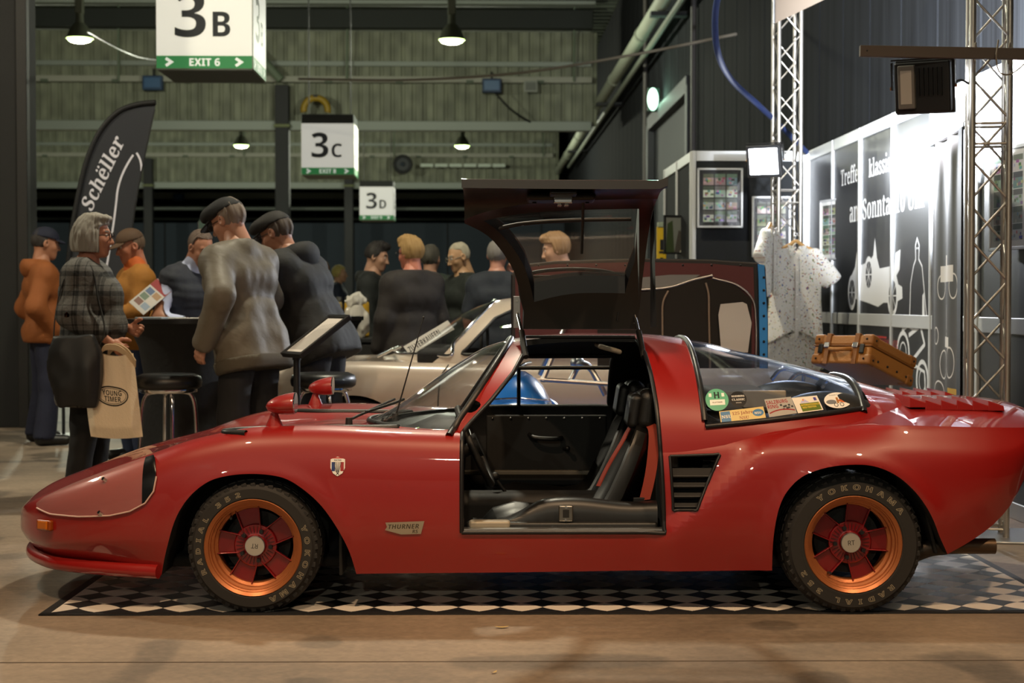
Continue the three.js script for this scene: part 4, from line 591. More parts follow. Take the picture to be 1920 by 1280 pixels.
// ================= printed chequer mat under the car =================
{
  const tex = canvasTex(512, 512, (g) => { g.fillStyle = '#d9d2c8'; g.fillRect(0, 0, 512, 512); g.fillStyle = '#1b1c20'; const N = 4, s = 512 / N; for (let i = -1; i <= N; i++) for (let j = -1; j <= N; j++) { const cx = (i + 0.5) * s, cy = (j + 0.5) * s; g.beginPath(); g.moveTo(cx - s / 2, cy); g.quadraticCurveTo(cx - s * 0.19, cy - s * 0.19, cx, cy - s / 2); g.quadraticCurveTo(cx + s * 0.19, cy - s * 0.19, cx + s / 2, cy); g.quadraticCurveTo(cx + s * 0.19, cy + s * 0.19, cx, cy + s / 2); g.quadraticCurveTo(cx - s * 0.19, cy + s * 0.19, cx - s / 2, cy); g.fill(); } g.fillStyle = 'rgba(90,80,70,0.12)'; for (let k = 0; k < 900; k++) g.fillRect((k * 397) % 512, (k * 733) % 512, 2, 1); });
  tex.wrapS = tex.wrapT = THREE.RepeatWrapping;
  const d = 0.1615, W = 3.95, D = 2.1, g = box(W - 0.08, 0.006, D - 0.06, W / 2, 0.004, -D / 2), p = g.attributes.position, uv = g.attributes.uv; for (let i = 0; i < p.count; i++) uv.setXY(i, (p.getX(i) - 0.04) / (4 * d), (p.getZ(i) + 0.03) / (4 * d) + 0.125);
  const t = thing('chequer_mat', 'black and white chequered mat spread under the red car', 'mat', at(72, 1157, 5.88).setY(0.0005), HALL); t.rotation.y = 0.012;
  part(t, 'print', g, std(0xffffff, 0.42, { map: tex }));
  part(t, 'border', [box(W, 0.005, 0.03, W / 2, 0.003, -0.015), box(W, 0.005, 0.03, W / 2, 0.003, -D + 0.015), box(0.07, 0.005, D, 0.035, 0.003, -D / 2), box(0.05, 0.005, D, W - 0.025, 0.003, -D / 2)], std(0x141416, 0.6));
}
// ================= exhibition booth on the right =================
const octa = MAT.aluWhite, panelBlack = phy(0x17191b, 0.42), panelBack = phy(0x212325, 0.85, { specularIntensity: 0.4 });
const WX = 2.92, wallZ = [13.8, 12.87, 11.95, 11.0, 10.05, 9.1, 8.15, 7.2, 6.25];
const wallTex = canvasTex(2048, 704, (g, W, H) => {   // 13.8 m .. 6.25 m from left to right, 0 .. 2.5 m upwards
  const X = (z) => (13.8 - z) / 7.55 * W, Y = (y) => H - y / 2.5 * H, k = W / 7.55, L = (a) => { g.beginPath(); a.forEach(([z, y], i) => i ? g.lineTo(X(z), Y(y)) : g.moveTo(X(z), Y(y))); };
  g.fillStyle = '#1d1f21'; g.fillRect(0, 0, W, H); for (let i = 0; i < 500; i++) { g.fillStyle = 'rgba(255,255,255,' + (0.006 + (i % 7) * 0.002) + ')'; g.fillRect((i * 617) % W, (i * 251) % H, 40 + (i % 5) * 14, 1.5); }
  const w = '#d9dbdc'; g.fillStyle = w; g.strokeStyle = w; g.lineJoin = 'round';
  g.font = 'bold 62px serif'; g.fillText('am Sonntag', X(12.3), Y(1.80)); g.fillText('10 Uhr', X(11.02) + 20, Y(1.80)); g.font = 'bold 50px serif'; g.fillText('Treffen', X(12.6), Y(2.1)); g.fillText('klassischer', X(11.7), Y(2.1));
  // vintage car
  L([[12.22, 1.38], [12.1, 1.45], [12.05, 1.57], [12.0, 1.45], [11.65, 1.48], [11.55, 1.52], [11.5, 1.65], [11.44, 1.5], [11.36, 1.42], [11.05, 1.43], [10.98, 1.38], [10.93, 1.52], [10.8, 1.54], [10.82, 1.4], [10.9, 1.36], [10.85, 1.3], [10.75, 1.28], [10.74, 1.2], [10.95, 1.17], [11.25, 1.17], [11.4, 1.14], [11.7, 1.17], [12.1, 1.2]]); g.fill();
  for (const [z, y, r] of [[12.2, 1.25, 0.12], [11.0, 1.22, 0.13], [11.68, 1.38, 0.12]]) { g.fillStyle = '#1d1f21'; g.beginPath(); g.ellipse(X(z), Y(y), r * k * 1.0, r * k * 1.1, 0, 0, 7); g.fill(); g.lineWidth = 11; g.beginPath(); g.ellipse(X(z), Y(y), r * k * 0.92, r * k * 1.02, 0, 0, 7); g.stroke(); g.lineWidth = 3; for (let i = 0; i < 8; i++) { const a = i * Math.PI / 4; g.beginPath(); g.moveTo(X(z), Y(y)); g.lineTo(X(z) + Math.cos(a) * r * k * 0.85, Y(y) + Math.sin(a) * r * k * 0.9); g.stroke(); } g.fillStyle = w; }
  // man in a leather coat
  g.lineWidth = 5; L([[10.56, 1.08], [10.54, 1.3], [10.47, 1.42], [10.42, 1.46], [10.43, 1.55], [10.39, 1.6], [10.34, 1.55], [10.35, 1.46], [10.27, 1.41], [10.2, 1.2], [10.16, 1.08]]); g.stroke(); L([[10.22, 1.24], [10.2, 1.08], [10.26, 1.08], [10.26, 1.22]]); g.fill(); g.fillRect(X(10.41), Y(1.54), 6, 4); g.fillRect(X(10.375), Y(1.54), 6, 4);
  // motorcycle below the rail
  g.lineWidth = 9; for (const [z, y, r] of [[10.72, 0.82, 0.15], [10.25, 0.66, 0.13]]) { g.beginPath(); g.arc(X(z), Y(y), r * k, 0, 7); g.stroke(); g.lineWidth = 4; g.beginPath(); g.arc(X(z), Y(y), r * k * 0.55, 0, 7); g.stroke(); g.lineWidth = 9; } L([[10.75, 0.98], [10.6, 1.02], [10.48, 1.0], [10.42, 1.06]]); g.stroke(); L([[10.58, 0.95], [10.3, 1.02], [10.2, 0.9], [10.45, 0.8]]); g.stroke(); g.lineWidth = 6; L([[10.6, 0.7], [10.4, 0.75], [10.2, 0.72], [10.15, 0.45], [10.4, 0.42], [10.45, 0.6]]); g.stroke();
  g.fillStyle = '#b3342f'; g.fillRect(X(11.6), Y(0.93), 120, 4); g.font = '26px sans-serif'; g.fillText('Anmeldung', X(11.35), Y(0.86)); g.fillText('www', X(8.9), Y(1.6)); g.fillText('info', X(8.9), Y(1.5));
});
{
  const t = inHall(thing('booth_side_wall', 'long black panelled booth wall with white vintage car drawings, brightly lit', 'partition'));
  const printed = phy(0xffffff, 0.40, { map: wallTex });
  for (let i = 0; i < wallZ.length; i++) {
    const z = wallZ[i]; part(t, 'post', rbox(0.04, 2.5, 0.04, 0.008, WX, 1.25, -z), octa);
    if (i === wallZ.length - 1) break; const z1 = wallZ[i + 1], m = (z + z1) / 2, L = z - z1 - 0.04;
    for (const [y, nm] of [[0.045, 'bottom_rail'], [1.045, 'middle_rail'], [2.455, 'top_rail']]) part(t, nm, rbox(0.028, 0.09, L, 0.005, WX, y, -m), octa);
    for (const [y0, y1] of [[0.09, 1.0], [1.09, 2.41]]) { const g = box(0.006, y1 - y0, L, WX, (y0 + y1) / 2, -m), p = g.attributes.position, uv = g.attributes.uv; for (let k = 0; k < p.count; k++) uv.setXY(k, (13.8 + p.getZ(k)) / 7.55, p.getY(k) / 2.5); part(t, 'panel', g, printed); }
  }
}
function plainWall(label, a, b, n, h = 2.5) {   // wall of plain panels between two hall points (x, z)
  const t = inHall(thing('booth_wall', label, 'partition')), dx = (b[0] - a[0]) / n, dz = (b[1] - a[1]) / n, L = Math.hypot(dx, dz), ang = Math.atan2(dz, dx);
  for (let i = 0; i <= n; i++) { const x = a[0] + dx * i, z = a[1] + dz * i; part(t, 'post', rbox(0.04, h, 0.04, 0.008, x, h / 2, -z), octa); if (i === n) break; const mx = x + dx / 2, mz = z + dz / 2;
    for (const y of [0.045, 1.045, h - 0.045]) if (y !== 1.045 || n > 1) part(t, 'rail', rbox(L - 0.04, 0.09, 0.028, 0.005, mx, y, -mz, [0, ang, 0]), octa);
    part(t, 'panel', box(L - 0.04, h - 0.18, 0.006, mx, h / 2, -mz, [0, ang, 0]), panelBack); }
  return t;
}
plainWall('grey booth back wall carrying the framed photo posters', [1.90, 13.8], [2.88, 13.8], 1);
plainWall('neighbouring grey booth wall running back beyond the poster', [1.89, 13.86], [1.89, 15.8], 2);
// framed posters
const photoTex = (cols, rows, seed, bg = '#15161a', gap = 10) => canvasTex(384, 512, (g, W, H) => { g.fillStyle = bg; g.fillRect(0, 0, W, H); let s = seed; const R = () => (s = (s * 16807) % 2147483647) / 2147483647; const cw = (W - 60) / cols, ch = (H - 60) / rows; for (let j = 0; j < rows; j++) for (let i = 0; i < cols; i++) { const x = 30 + i * cw + gap / 2, y = 30 + j * ch + gap / 2, w = cw - gap, h = ch - gap; g.fillStyle = `hsl(${R() * 360},${4 + R() * 12}%,${45 + R() * 35}%)`; g.fillRect(x, y, w, h); g.fillStyle = `hsl(${80 + R() * 60},${R() * 12}%,${25 + R() * 20}%)`; g.fillRect(x, y, w, h * 0.35); for (let k = 0; k < 6; k++) { g.fillStyle = `hsl(${R() * 360},${10 + R() * 35}%,${20 + R() * 50}%)`; g.fillRect(x + R() * w * 0.8, y + h * (0.3 + R() * 0.5), w * (0.1 + R() * 0.25), h * 0.18); } } });
function poster(label, pos, w, h, turn, tex, frame = MAT.aluWhite, tilt = 0) {
  const t = thing('framed_poster', label, 'poster', pos, turn), b = 0.018;
  part(t, 'backing', rbox(w, h, 0.015, 0.004), MAT.black); part(t, 'print', mv(new THREE.PlaneGeometry(w - 2 * b, h - 2 * b), [0, 0, 0.0095]), std(0xffffff, 0.5, { map: tex }));
  for (const s of [-1, 1]) { part(t, 'frame_bar', rbox(b, h, 0.024, 0.003, s * (w / 2 - b / 2), 0, 0.004), frame); part(t, 'frame_bar', rbox(w, b, 0.024, 0.003, 0, s * (h / 2 - b / 2), 0.004), frame); }
  part(t, 'glazing', mv(new THREE.PlaneGeometry(w - 2 * b, h - 2 * b), [0, 0, 0.014]), MAT.glass); t.rotation.x = tilt; return t;
}
poster('framed black poster of small photos on the grey booth wall', at(1350, 371, 13.76), 0.40, 0.52, HALL, photoTex(3, 4, 11)); poster('framed photo poster half hidden behind the lit truss', at(1446, 425, 13.76), 0.34, 0.53, HALL, photoTex(3, 4, 29));
poster('narrow white photo board leaning on the booth side wall by the shirts', at(1563, 430, 12.9), 0.5, 0.5, HALL - Math.PI / 2 + 0.2, photoTex(3, 5, 57, '#e4e4e0', 4));
poster('colourful framed poster behind the right truss', at(1893, 372, 8.55), 0.45, 0.56, HALL - Math.PI / 2 + 0.12, photoTex(3, 5, 91, '#dcdcd8', 4));
poster('dark framed landscape picture leaning beside the yellow sign', at(1268, 440, 14.6), 0.26, 0.36, 0.35, canvasTex(256, 320, (g) => { g.fillStyle = '#7d7f78'; g.fillRect(0, 0, 256, 320); g.fillStyle = '#3e4a2c'; g.beginPath(); g.moveTo(0, 320); g.lineTo(20, 60); g.lineTo(80, 30); g.lineTo(100, 320); g.fill(); g.fillStyle = '#4c463f'; g.beginPath(); g.moveTo(100, 320); g.lineTo(150, 120); g.lineTo(256, 150); g.lineTo(256, 320); g.fill(); g.fillStyle = '#cfcab4'; g.beginPath(); g.moveTo(160, 320); g.lineTo(250, 200); g.lineTo(256, 230); g.lineTo(200, 320); g.fill(); }), MAT.black);
{ const p = at(1240, 455, 14.9), t = thing('yellow_sign', 'narrow yellow sign with black letters at the end of the booth wall', 'sign', p, 0.1); part(t, 'board', rbox(0.09, 1.4, 0.03, 0.006, 0, -0.55, 0), std(0xc9a51a, 0.5)); part(t, 'lettering', [box(0.03, 0.1, 0.004, 0, -0.02, 0.017), box(0.05, 0.02, 0.004, 0, -0.09, 0.017), box(0.03, 0.08, 0.004, 0, -0.18, 0.017)], MAT.black); part(t, 'cap', rbox(0.12, 0.05, 0.05, 0.01, 0.02, 0.17, 0), std(0x8f9a86, 0.6)); part(t, 'foot', rbox(0.3, 0.04, 0.2, 0.01, 0, -1.70 + 0.02 + (1.70 - p.y), 0), MAT.black); }
// lattice trusses
function truss(label, pos, h, turn, pitch = 0.2) {
  const t = thing('truss_tower', label, 'truss', pos, turn, 'lattice truss towers of the booth'), s = 0.088, m = std(0xa9a49c, 0.4, { metalness: 0.85 });
  for (const [x, z] of [[-s, s], [s, s], [-s, -s], [s, -s]]) part(t, 'chord', rod([x, 0.01, z], [x, h, z], 0.0165, 0.0165, 12), m);
  const faces = [[[-s, s], [s, s]], [[s, s], [s, -s]], [[s, -s], [-s, -s]], [[-s, -s], [-s, s]]], bg = {};
  faces.forEach(([a, b], f) => { let y = 0.08, k = f % 2; while (y + pitch < h) { const A = k % 2 ? a : b, B = k % 2 ? b : a, m2 = part(t, 'brace', rod([A[0], y, A[1]], [B[0], y + pitch, B[1]], 0.0065, 0.0065, 7), m); y += pitch; k++; } for (const yy of [0.05, 1.96, 2.06, h - 0.05]) part(t, 'cross_bar', rod([a[0], yy, a[1]], [b[0], yy, b[1]], 0.0065, 0.0065, 7), m); });
  part(t, 'base_plate', rbox(0.5, 0.012, 0.5, 0.004, 0, 0.006, 0), MAT.alu); return t;
}
const T1 = at(1475, 300, 12.5).setY(0), T2 = at(1853, 300, 7.88).setY(0);
truss('far white-lit truss tower carrying the lit floodlight and the shirts', T1, 4.4, 0.1); truss('near truss tower at the right edge carrying the black floodlight', T2, 3.6, -0.18, 0.2);
// fabric banner at the top of the far tower
{ const t = thing('fabric_banner', 'cream fabric banner with a red line at the top of the far truss', 'banner', T1.clone().add(v3(0.12, 3.95, 0.16)), 0.35);
  part(t, 'cloth', prism([[-0.28, -0.62], [0.42, -0.28], [0.42, 0.5], [-0.28, 0.5]], 0.006), std(0x75685a, 0.9)); part(t, 'red_line', mv(prism([[-0.2, -0.40], [0.34, -0.13], [0.34, -0.1], [-0.2, -0.37]], 0.002), [0, 0, 0.006]), std(0xa3352c, 0.7)); part(t, 'edge_tube', rod([-0.29, -0.62, 0.003], [-0.29, 0.5, 0.003], 0.012), MAT.alu); }
// horizontal bar lashed to the near tower, and the black floodlight on it
const barA = at(1612, 96, 7.62), barB = at(2060, 104, 7.62);
{ const t = thing('wooden_bar', 'grey brown bar lashed across the near truss tower', 'bar', v3(0, 0, 0)); part(t, 'beam', (() => { const L = barA.distanceTo(barB), g = rbox(L, 0.055, 0.03, 0.004); const q = new THREE.Quaternion().setFromUnitVectors(v3(1, 0, 0), barB.clone().sub(barA).normalize()); return g.applyMatrix4(new THREE.Matrix4().compose(barA.clone().add(barB).multiplyScalar(0.5), q, v3(1, 1, 1))); })(), std(0x5b5149, 0.7)); part(t, 'bolt_hole', cyl(0.004, 0.004, 0.004, barA.x + 0.032, barA.y, barA.z + 0.016, [Math.PI / 2, 0, 0], 10), MAT.black);
  for (const px of [1828, 1892]) { const p = at(px, 100, 7.7); part(t, 'lashing', mv(new THREE.TorusGeometry(0.05, 0.004, 8, 28), [p.x, p.y, p.z], [0.2, 1.2, 0.2]), std(0x8d8577, 0.7)); }
  part(t, 'lashing_tail', tube([at(1872, 75, 7.6), at(1868, 110, 7.58), at(1874, 135, 7.58), at(1890, 140, 7.6), at(1915, 125, 7.65), at(1940, 95, 7.7)], 0.004, 40, 6), std(0x8d8577, 0.7)); }
function floodlight(name, label, pos, aim, s, kind, lit, cone) {
  const t = thing(name, label, 'floodlight', pos), d = aim.clone().sub(pos).normalize(), m = new THREE.Matrix4().lookAt(v3(0, 0, 0), d.clone().negate(), v3(0, 1, 0)), q = new THREE.Quaternion().setFromRotationMatrix(m);   // local +z looks along d
  const g = (x) => x.applyQuaternion(q);
  part(t, 'housing', g(rbox(s, s * 0.92, s * 0.3, s * 0.04, 0, 0, -s * 0.05)), std(0x101214, 0.5)); part(t, 'bezel', g(rbox(s * 1.06, s * 0.98, s * 0.07, s * 0.02, 0, 0, s * 0.1)), std(0x1b1c1e, 0.45));
  for (let i = 0; i < 6; i++) part(t, 'cooling_fin', g(box(s * 0.012, s * 0.5, s * 0.1, -s * 0.36 + i * s * 0.08, s * 0.1, -s * 0.24)), MAT.darkMetal);
  part(t, 'driver_box', g(rbox(s * 0.3, s * 0.78, s * 0.14, s * 0.02, s * 0.26, s * 0.02, -s * 0.26)), std(0x6d6a64, 0.5)); part(t, 'rating_label', g(mv(new THREE.PlaneGeometry(s * 0.2, s * 0.6), [s * 0.26, s * 0.02, -s * 0.332], [0, Math.PI, 0])), std(0xb5b0a6, 0.6));
  for (const e of [-1, 1]) part(t, 'bracket_arm', g(rbox(s * 0.03, s * 0.5, s * 0.12, s * 0.01, e * s * 0.56, s * 0.22, -s * 0.08)), MAT.darkMetal); part(t, 'bracket_bar', g(rbox(s * 1.14, s * 0.03, s * 0.12, s * 0.01, 0, s * 0.47 + s * 0.04, -s * 0.08)), MAT.darkMetal);
  for (const e of [-1, 1]) part(t, 'bracket_bolt', g(cyl(s * 0.03, s * 0.03, s * 0.04, e * s * 0.58, 0, -s * 0.08, [0, 0, Math.PI / 2], 12)), std(0xb98a5a, 0.3, { metalness: 1 }));
  part(t, 'lamp_face', g(rbox(s * 0.86, s * 0.78, s * 0.02, s * 0.01, 0, 0, s * 0.142)), std(0xffffff, 0.3, { emissive: kind.color, emissiveIntensity: lit }));
  const l = new THREE.SpotLight(kind.color, kind.power, 0, cone, 0.85); l.position.copy(d.clone().multiplyScalar(s * 0.2)); l.target.position.copy(d.clone().multiplyScalar(3)); l.shadow.radius = s * 15; l.castShadow = true; t.add(l, l.target); return t;
}
floodlight('floodlight', 'glaring white floodlight on the far truss tower', at(1434, 301, 12.38), v3(-1.4, 0.2, -5.2), 0.26, LIGHT.floodA, 26, 1.1);
floodlight('floodlight', 'black floodlight hanging below the bar, seen from behind', at(1733, 163, 7.78), v3(2.72, 2.5, -9.2), 0.27, LIGHT.floodB, 12, 0.55);
{ const p0 = at(1733, 163, 7.78); single('floodlight_stay', tube([at(1778, 165, 7.75), at(1800, 150, 7.8), at(1822, 160, 7.85)], 0.006, 20), MAT.black, 'thin safety wire from the black floodlight to the near truss', 'wire'); }
// roller banner
const rollTex = canvasTex(512, 1024, (g, W, H) => { const q = g.createLinearGradient(0, 0, W, 0); g.fillStyle = '#33302f'; g.fillRect(0, 0, W, H); g.fillStyle = '#3a2a20'; g.fillRect(0, H * 0.72, W, H * 0.28); g.fillStyle = '#d8d4cf'; g.strokeStyle = '#d8d4cf'; g.lineWidth = 5;
  const wheel = (x, y, r) => { g.beginPath(); g.arc(x, y, r, 0, 7); g.stroke(); }; g.fillRect(160, 360, 190, 46); g.fillRect(210, 330, 70, 40); wheel(170, 420, 34); wheel(350, 418, 34); wheel(250, 560, 10); g.fillRect(240, 470, 18, 70); wheel(200, 640, 40); wheel(320, 630, 42); g.fillRect(210, 560, 100, 30); wheel(120, 560, 24);
  g.font = 'bold 46px sans-serif'; g.textAlign = 'center'; g.beginPath(); g.moveTo(100, 830); g.lineTo(150, 720); g.lineTo(180, 830); g.fill(); g.fillText('MSC KITZ', 160, 884); g.strokeStyle = '#d8d4cf'; g.beginPath(); g.arc(150, 760, 70, Math.PI * 1.1, Math.PI * 1.9); g.stroke(); g.fillStyle = '#c79a1e'; g.fillRect(300, 700, 90, 190); g.fillStyle = '#2a2320'; g.font = 'bold 30px sans-serif'; g.fillText('ADAC', 345, 745);
  for (const [x, w] of [[30, 190], [240, 200]]) { g.fillStyle = '#b9b2a8'; g.fillRect(x, 915, w, 100); g.fillStyle = '#6d7fa8'; g.fillRect(x + 20, 930, w * 0.5, 40); g.fillStyle = '#a8432f'; g.fillRect(x + w * 0.5, 960, w * 0.3, 30); } });
{ const a = at(1747, 268, 9.14), b = at(1811, 231, 8.12), L = Math.hypot(b.x - a.x, b.z - a.z), turn = Math.atan2(-(b.z - a.z), b.x - a.x), t = thing('roller_banner', 'tall dark roller banner with line drawings beside the near truss', 'banner', a.clone().add(b).multiplyScalar(0.5).setY(0), turn);
  const g = new THREE.PlaneGeometry(L, 2.0, 60, 8), p = g.attributes.position; for (let i = 0; i < p.count; i++) { const x = p.getX(i), y = p.getY(i); p.setZ(i, 0.014 * Math.sin(x / L * 17) * (0.4 + 0.6 * (y + 1) / 2)); } g.translate(0, 1.08, 0); g.computeVertexNormals();
  part(t, 'print', g, std(0xffffff, 0.45, { map: rollTex, side: THREE.DoubleSide })); part(t, 'top_rail', rbox(L + 0.02, 0.035, 0.03, 0.01, 0, 2.09, 0), MAT.alu); part(t, 'cassette', rbox(L + 0.06, 0.09, 0.2, 0.03, 0, 0.05, 0), MAT.alu); part(t, 'pole', rod([0, 0.06, -0.08], [0, 2.08, -0.03], 0.012), MAT.alu); part(t, 'dark_edge', box(0.1, 2.0, 0.004, L / 2 - 0.05, 1.08, 0.018), std(0x14151c, 0.6)); }
// ================= blue microcar with its canopy raised, behind the red car =================
{
  const Z = 8.65, t = thing('microcar', 'blue microcar with raised maroon-lined canopy behind the red car', 'car', v3(0, 0, -Z)), blue = phy(0x1663b8, 0.28, { clearcoat: 1, clearcoatRoughness: 0.05 });
  const TT = table([[-0.34, 0.05, 0.45, 0.33], [-0.28, 0.2, 0.60, 0.28], [-0.15, 0.3, 0.72, 0.22], [0.05, 0.37, 0.80, 0.2], [0.17, 0.39, 0.72, 0.2], [0.26, 0.42, 0.56, 0.2], [0.7, 0.45, 0.54, 0.2], [1.2, 0.45, 0.60, 0.2], [1.5, 0.42, 0.72, 0.22], [1.8, 0.34, 0.66, 0.24], [2.05, 0.22, 0.56, 0.28], [2.2, 0.06, 0.46, 0.34]]);
  const rings = []; for (let i = 0; i <= 80; i++) { const x = mixn(-0.34, 2.2, i / 80), W = TT(x, 1), yt = TT(x, 2), yb = TT(x, 3), ring = []; for (let k = 0; k < 40; k++) { const a = k / 40 * Math.PI * 2, c = Math.cos(a), s = Math.sin(a); ring.push([x, (yt + yb) / 2 + (yt - yb) / 2 * Math.sign(s) * Math.abs(s) ** 0.7, W * Math.sign(c) * Math.abs(c) ** 0.75]); } rings.push(ring); }
  part(t, 'fuselage', loft(rings), blue);
  for (const s of [-1, 1]) { part(t, 'wing', mv(new THREE.SphereGeometry(0.3, 28, 18), [0.05, 0.38, s * 0.5], [0, 0, 0], [1.05, 0.95, 0.42]), blue); part(t, 'headlamp', mv(new THREE.SphereGeometry(0.08, 20, 14), [-0.16, 0.6, s * 0.33], [0, 0, 0], [0.8, 1, 1]), MAT.chrome); part(t, 'front_wheel', mv(new THREE.TorusGeometry(0.17, 0.05, 12, 32), [0.05, 0.22, s * 0.52]), tyreMat); }
  part(t, 'rear_wheel', mv(new THREE.TorusGeometry(0.17, 0.05, 12, 32), [1.75, 0.22, 0]), tyreMat);
  part(t, 'bonnet_trim', [tube([[-0.02, 0.79, 0.2], [0.05, 0.83, 0.12], [0.1, 0.84, -0.05]], 0.012, 20), tube([[-0.1, 0.66, 0.3], [0.02, 0.67, 0.37], [0.2, 0.66, 0.41]], 0.005, 20)], MAT.chrome);
  part(t, 'seat_back', rbox(0.1, 0.3, 0.5, 0.05, 0.92, 0.78, 0, [0, 0, -0.25], 4), std(0x4a1822, 0.6));
  part(t, 'handlebar', [tube([[0.32, 0.74, 0.0], [0.36, 0.82, 0.0], [0.37, 0.84, 0.1], [0.42, 0.82, 0.2], [0.47, 0.74, 0.24], [0.50, 0.68, 0.23]], 0.016, 40), tube([[0.37, 0.84, 0], [0.37, 0.84, -0.1], [0.43, 0.82, -0.2], [0.48, 0.74, -0.24]], 0.016, 30), sph(0.04, 0.36, 0.84, 0)], MAT.alu);
  part(t, 'windscreen_frame', [tube([[0.16, 0.76, 0.38], [0.26, 1.0, 0.30], [0.30, 1.06, 0], [0.26, 1.0, -0.30], [0.16, 0.76, -0.38]], 0.014, 50), rod([0.15, 0.77, 0.38], [0.95, 0.72, 0.45], 0.012)], MAT.alu);
  // raised canopy seen from inside
  const Q = (px, py, z = Z - 0.15) => { const p = at(px, py, z); return [p.x, p.y]; };
  const cano = new THREE.Group(); cano.name = 'canopy'; cano.position.z = 0.1; t.add(cano);
  const outline = [Q(958, 660), Q(958, 515), Q(975, 496), Q(1040, 489), Q(1200, 484), Q(1330, 486), Q(1420, 492), Q(1436, 500), Q(1441, 600), Q(1441, 690)];
  part(cano, 'outer_skin', mv(prism(outline, 0.05, 0.008), [0, 0, 0]), std(0x0d0f14, 0.4)); 
  part(cano, 'maroon_lining', mv(prism([Q(966, 658), Q(966, 520), Q(980, 502), Q(1040, 495), Q(1200, 491), Q(1330, 494), Q(1412, 501), Q(1418, 690)], 0.01), [0, 0, 0.05]), std(0x4a1620, 0.6), 'dark maroon lining');
  part(cano, 'black_lining', mv(prism([Q(1120, 690), Q(1120, 556), Q(1200, 548), Q(1262, 538), Q(1300, 524), Q(1340, 523), Q(1380, 536), Q(1408, 562), Q(1408, 690)], 0.01), [0, 0, 0.062]), std(0x0c0c0d, 0.8));
  part(cano, 'blue_edge', mv(prism([Q(1421, 495), Q(1432, 497), Q(1438, 600), Q(1438, 690), Q(1424, 690)], 0.02), [0, 0, 0.05]), phy(0x2a86d8, 0.4), 'bright blue edge of the canopy');
  part(cano, 'side_window', mv(prism([Q(1203, 520), Q(1255, 515), Q(1312, 515), Q(1296, 526), Q(1255, 537), Q(1203, 541)], 0.006), [0, 0, 0.064]), std(0xaeb4ba, 0.15, { metalness: 0.6 }), 'narrow bright side window');
  part(cano, 'window_trim', [tube([[...Q(1200, 543), 0.072], [...Q(1255, 538), 0.072], [...Q(1300, 524), 0.072], [...Q(1335, 516), 0.072]], 0.008, 30), tube([[...Q(1335, 521), 0.072], [...Q(1382, 535), 0.072], [...Q(1410, 562), 0.072], [...Q(1416, 600), 0.072], [...Q(1416, 690), 0.072]], 0.006, 40)], MAT.alu);
  for (const [a, b, c] of [[1252, 545, 1241], [1322, 530, 1328]]) part(cano, 'canopy_rib', tube([[...Q(a, b), 0.078], [...Q((a + c) / 2 - (a < 1300 ? 4 : -2), b + 20), 0.08], [...Q(c, b + 60), 0.08], [...Q(c + 2, 690), 0.08]], 0.007, 30, 6), std(0x857a70, 0.5, { metalness: 0.5 }));
  part(cano, 'perspex_sheet', mv(prism([Q(1349, 570), Q(1390, 566), Q(1398, 570), Q(1407, 605), Q(1400, 660), Q(1350, 655), Q(1345, 590)], 0.004), [0, 0, 0.09]), phy(0xd9dde0, 0.25, { transmission: 0.35, thickness: 0 }), 'pale curved perspex sheet');
  for (let i = 0; i < 7; i++) part(cano, 'rivet', sph(0.007, ...Q(1431, 520 + i * 24), 0.074, undefined, 8), MAT.darkMetal); for (let i = 0; i < 8; i++) part(cano, 'rivet', sph(0.006, ...Q(1010 + i * 54, 497), 0.062, undefined, 8), MAT.darkMetal);
  part(cano, 'canopy_stay', rod([0.62, 0.62, -0.02], [0.62, 1.0, -0.02], 0.012), MAT.alu);
  // luggage rack
  part(t, 'luggage_rack', [tube([[1.46, 0.74, 0.3], [1.52, 0.80, 0.32], [1.7, 0.755, 0.34], [2.08, 0.60, 0.3]], 0.012, 30), tube([[1.46, 0.74, -0.2], [1.52, 0.80, -0.2], [1.7, 0.755, -0.2], [2.08, 0.60, -0.2]], 0.012, 30), rod([1.55, 0.795, 0.32], [1.55, 0.795, -0.2], 0.01), rod([1.9, 0.68, 0.32], [1.9, 0.68, -0.2], 0.01), rod([1.55, 0.62, 0.2], [1.55, 0.795, 0.3], 0.01)], MAT.chrome);
}
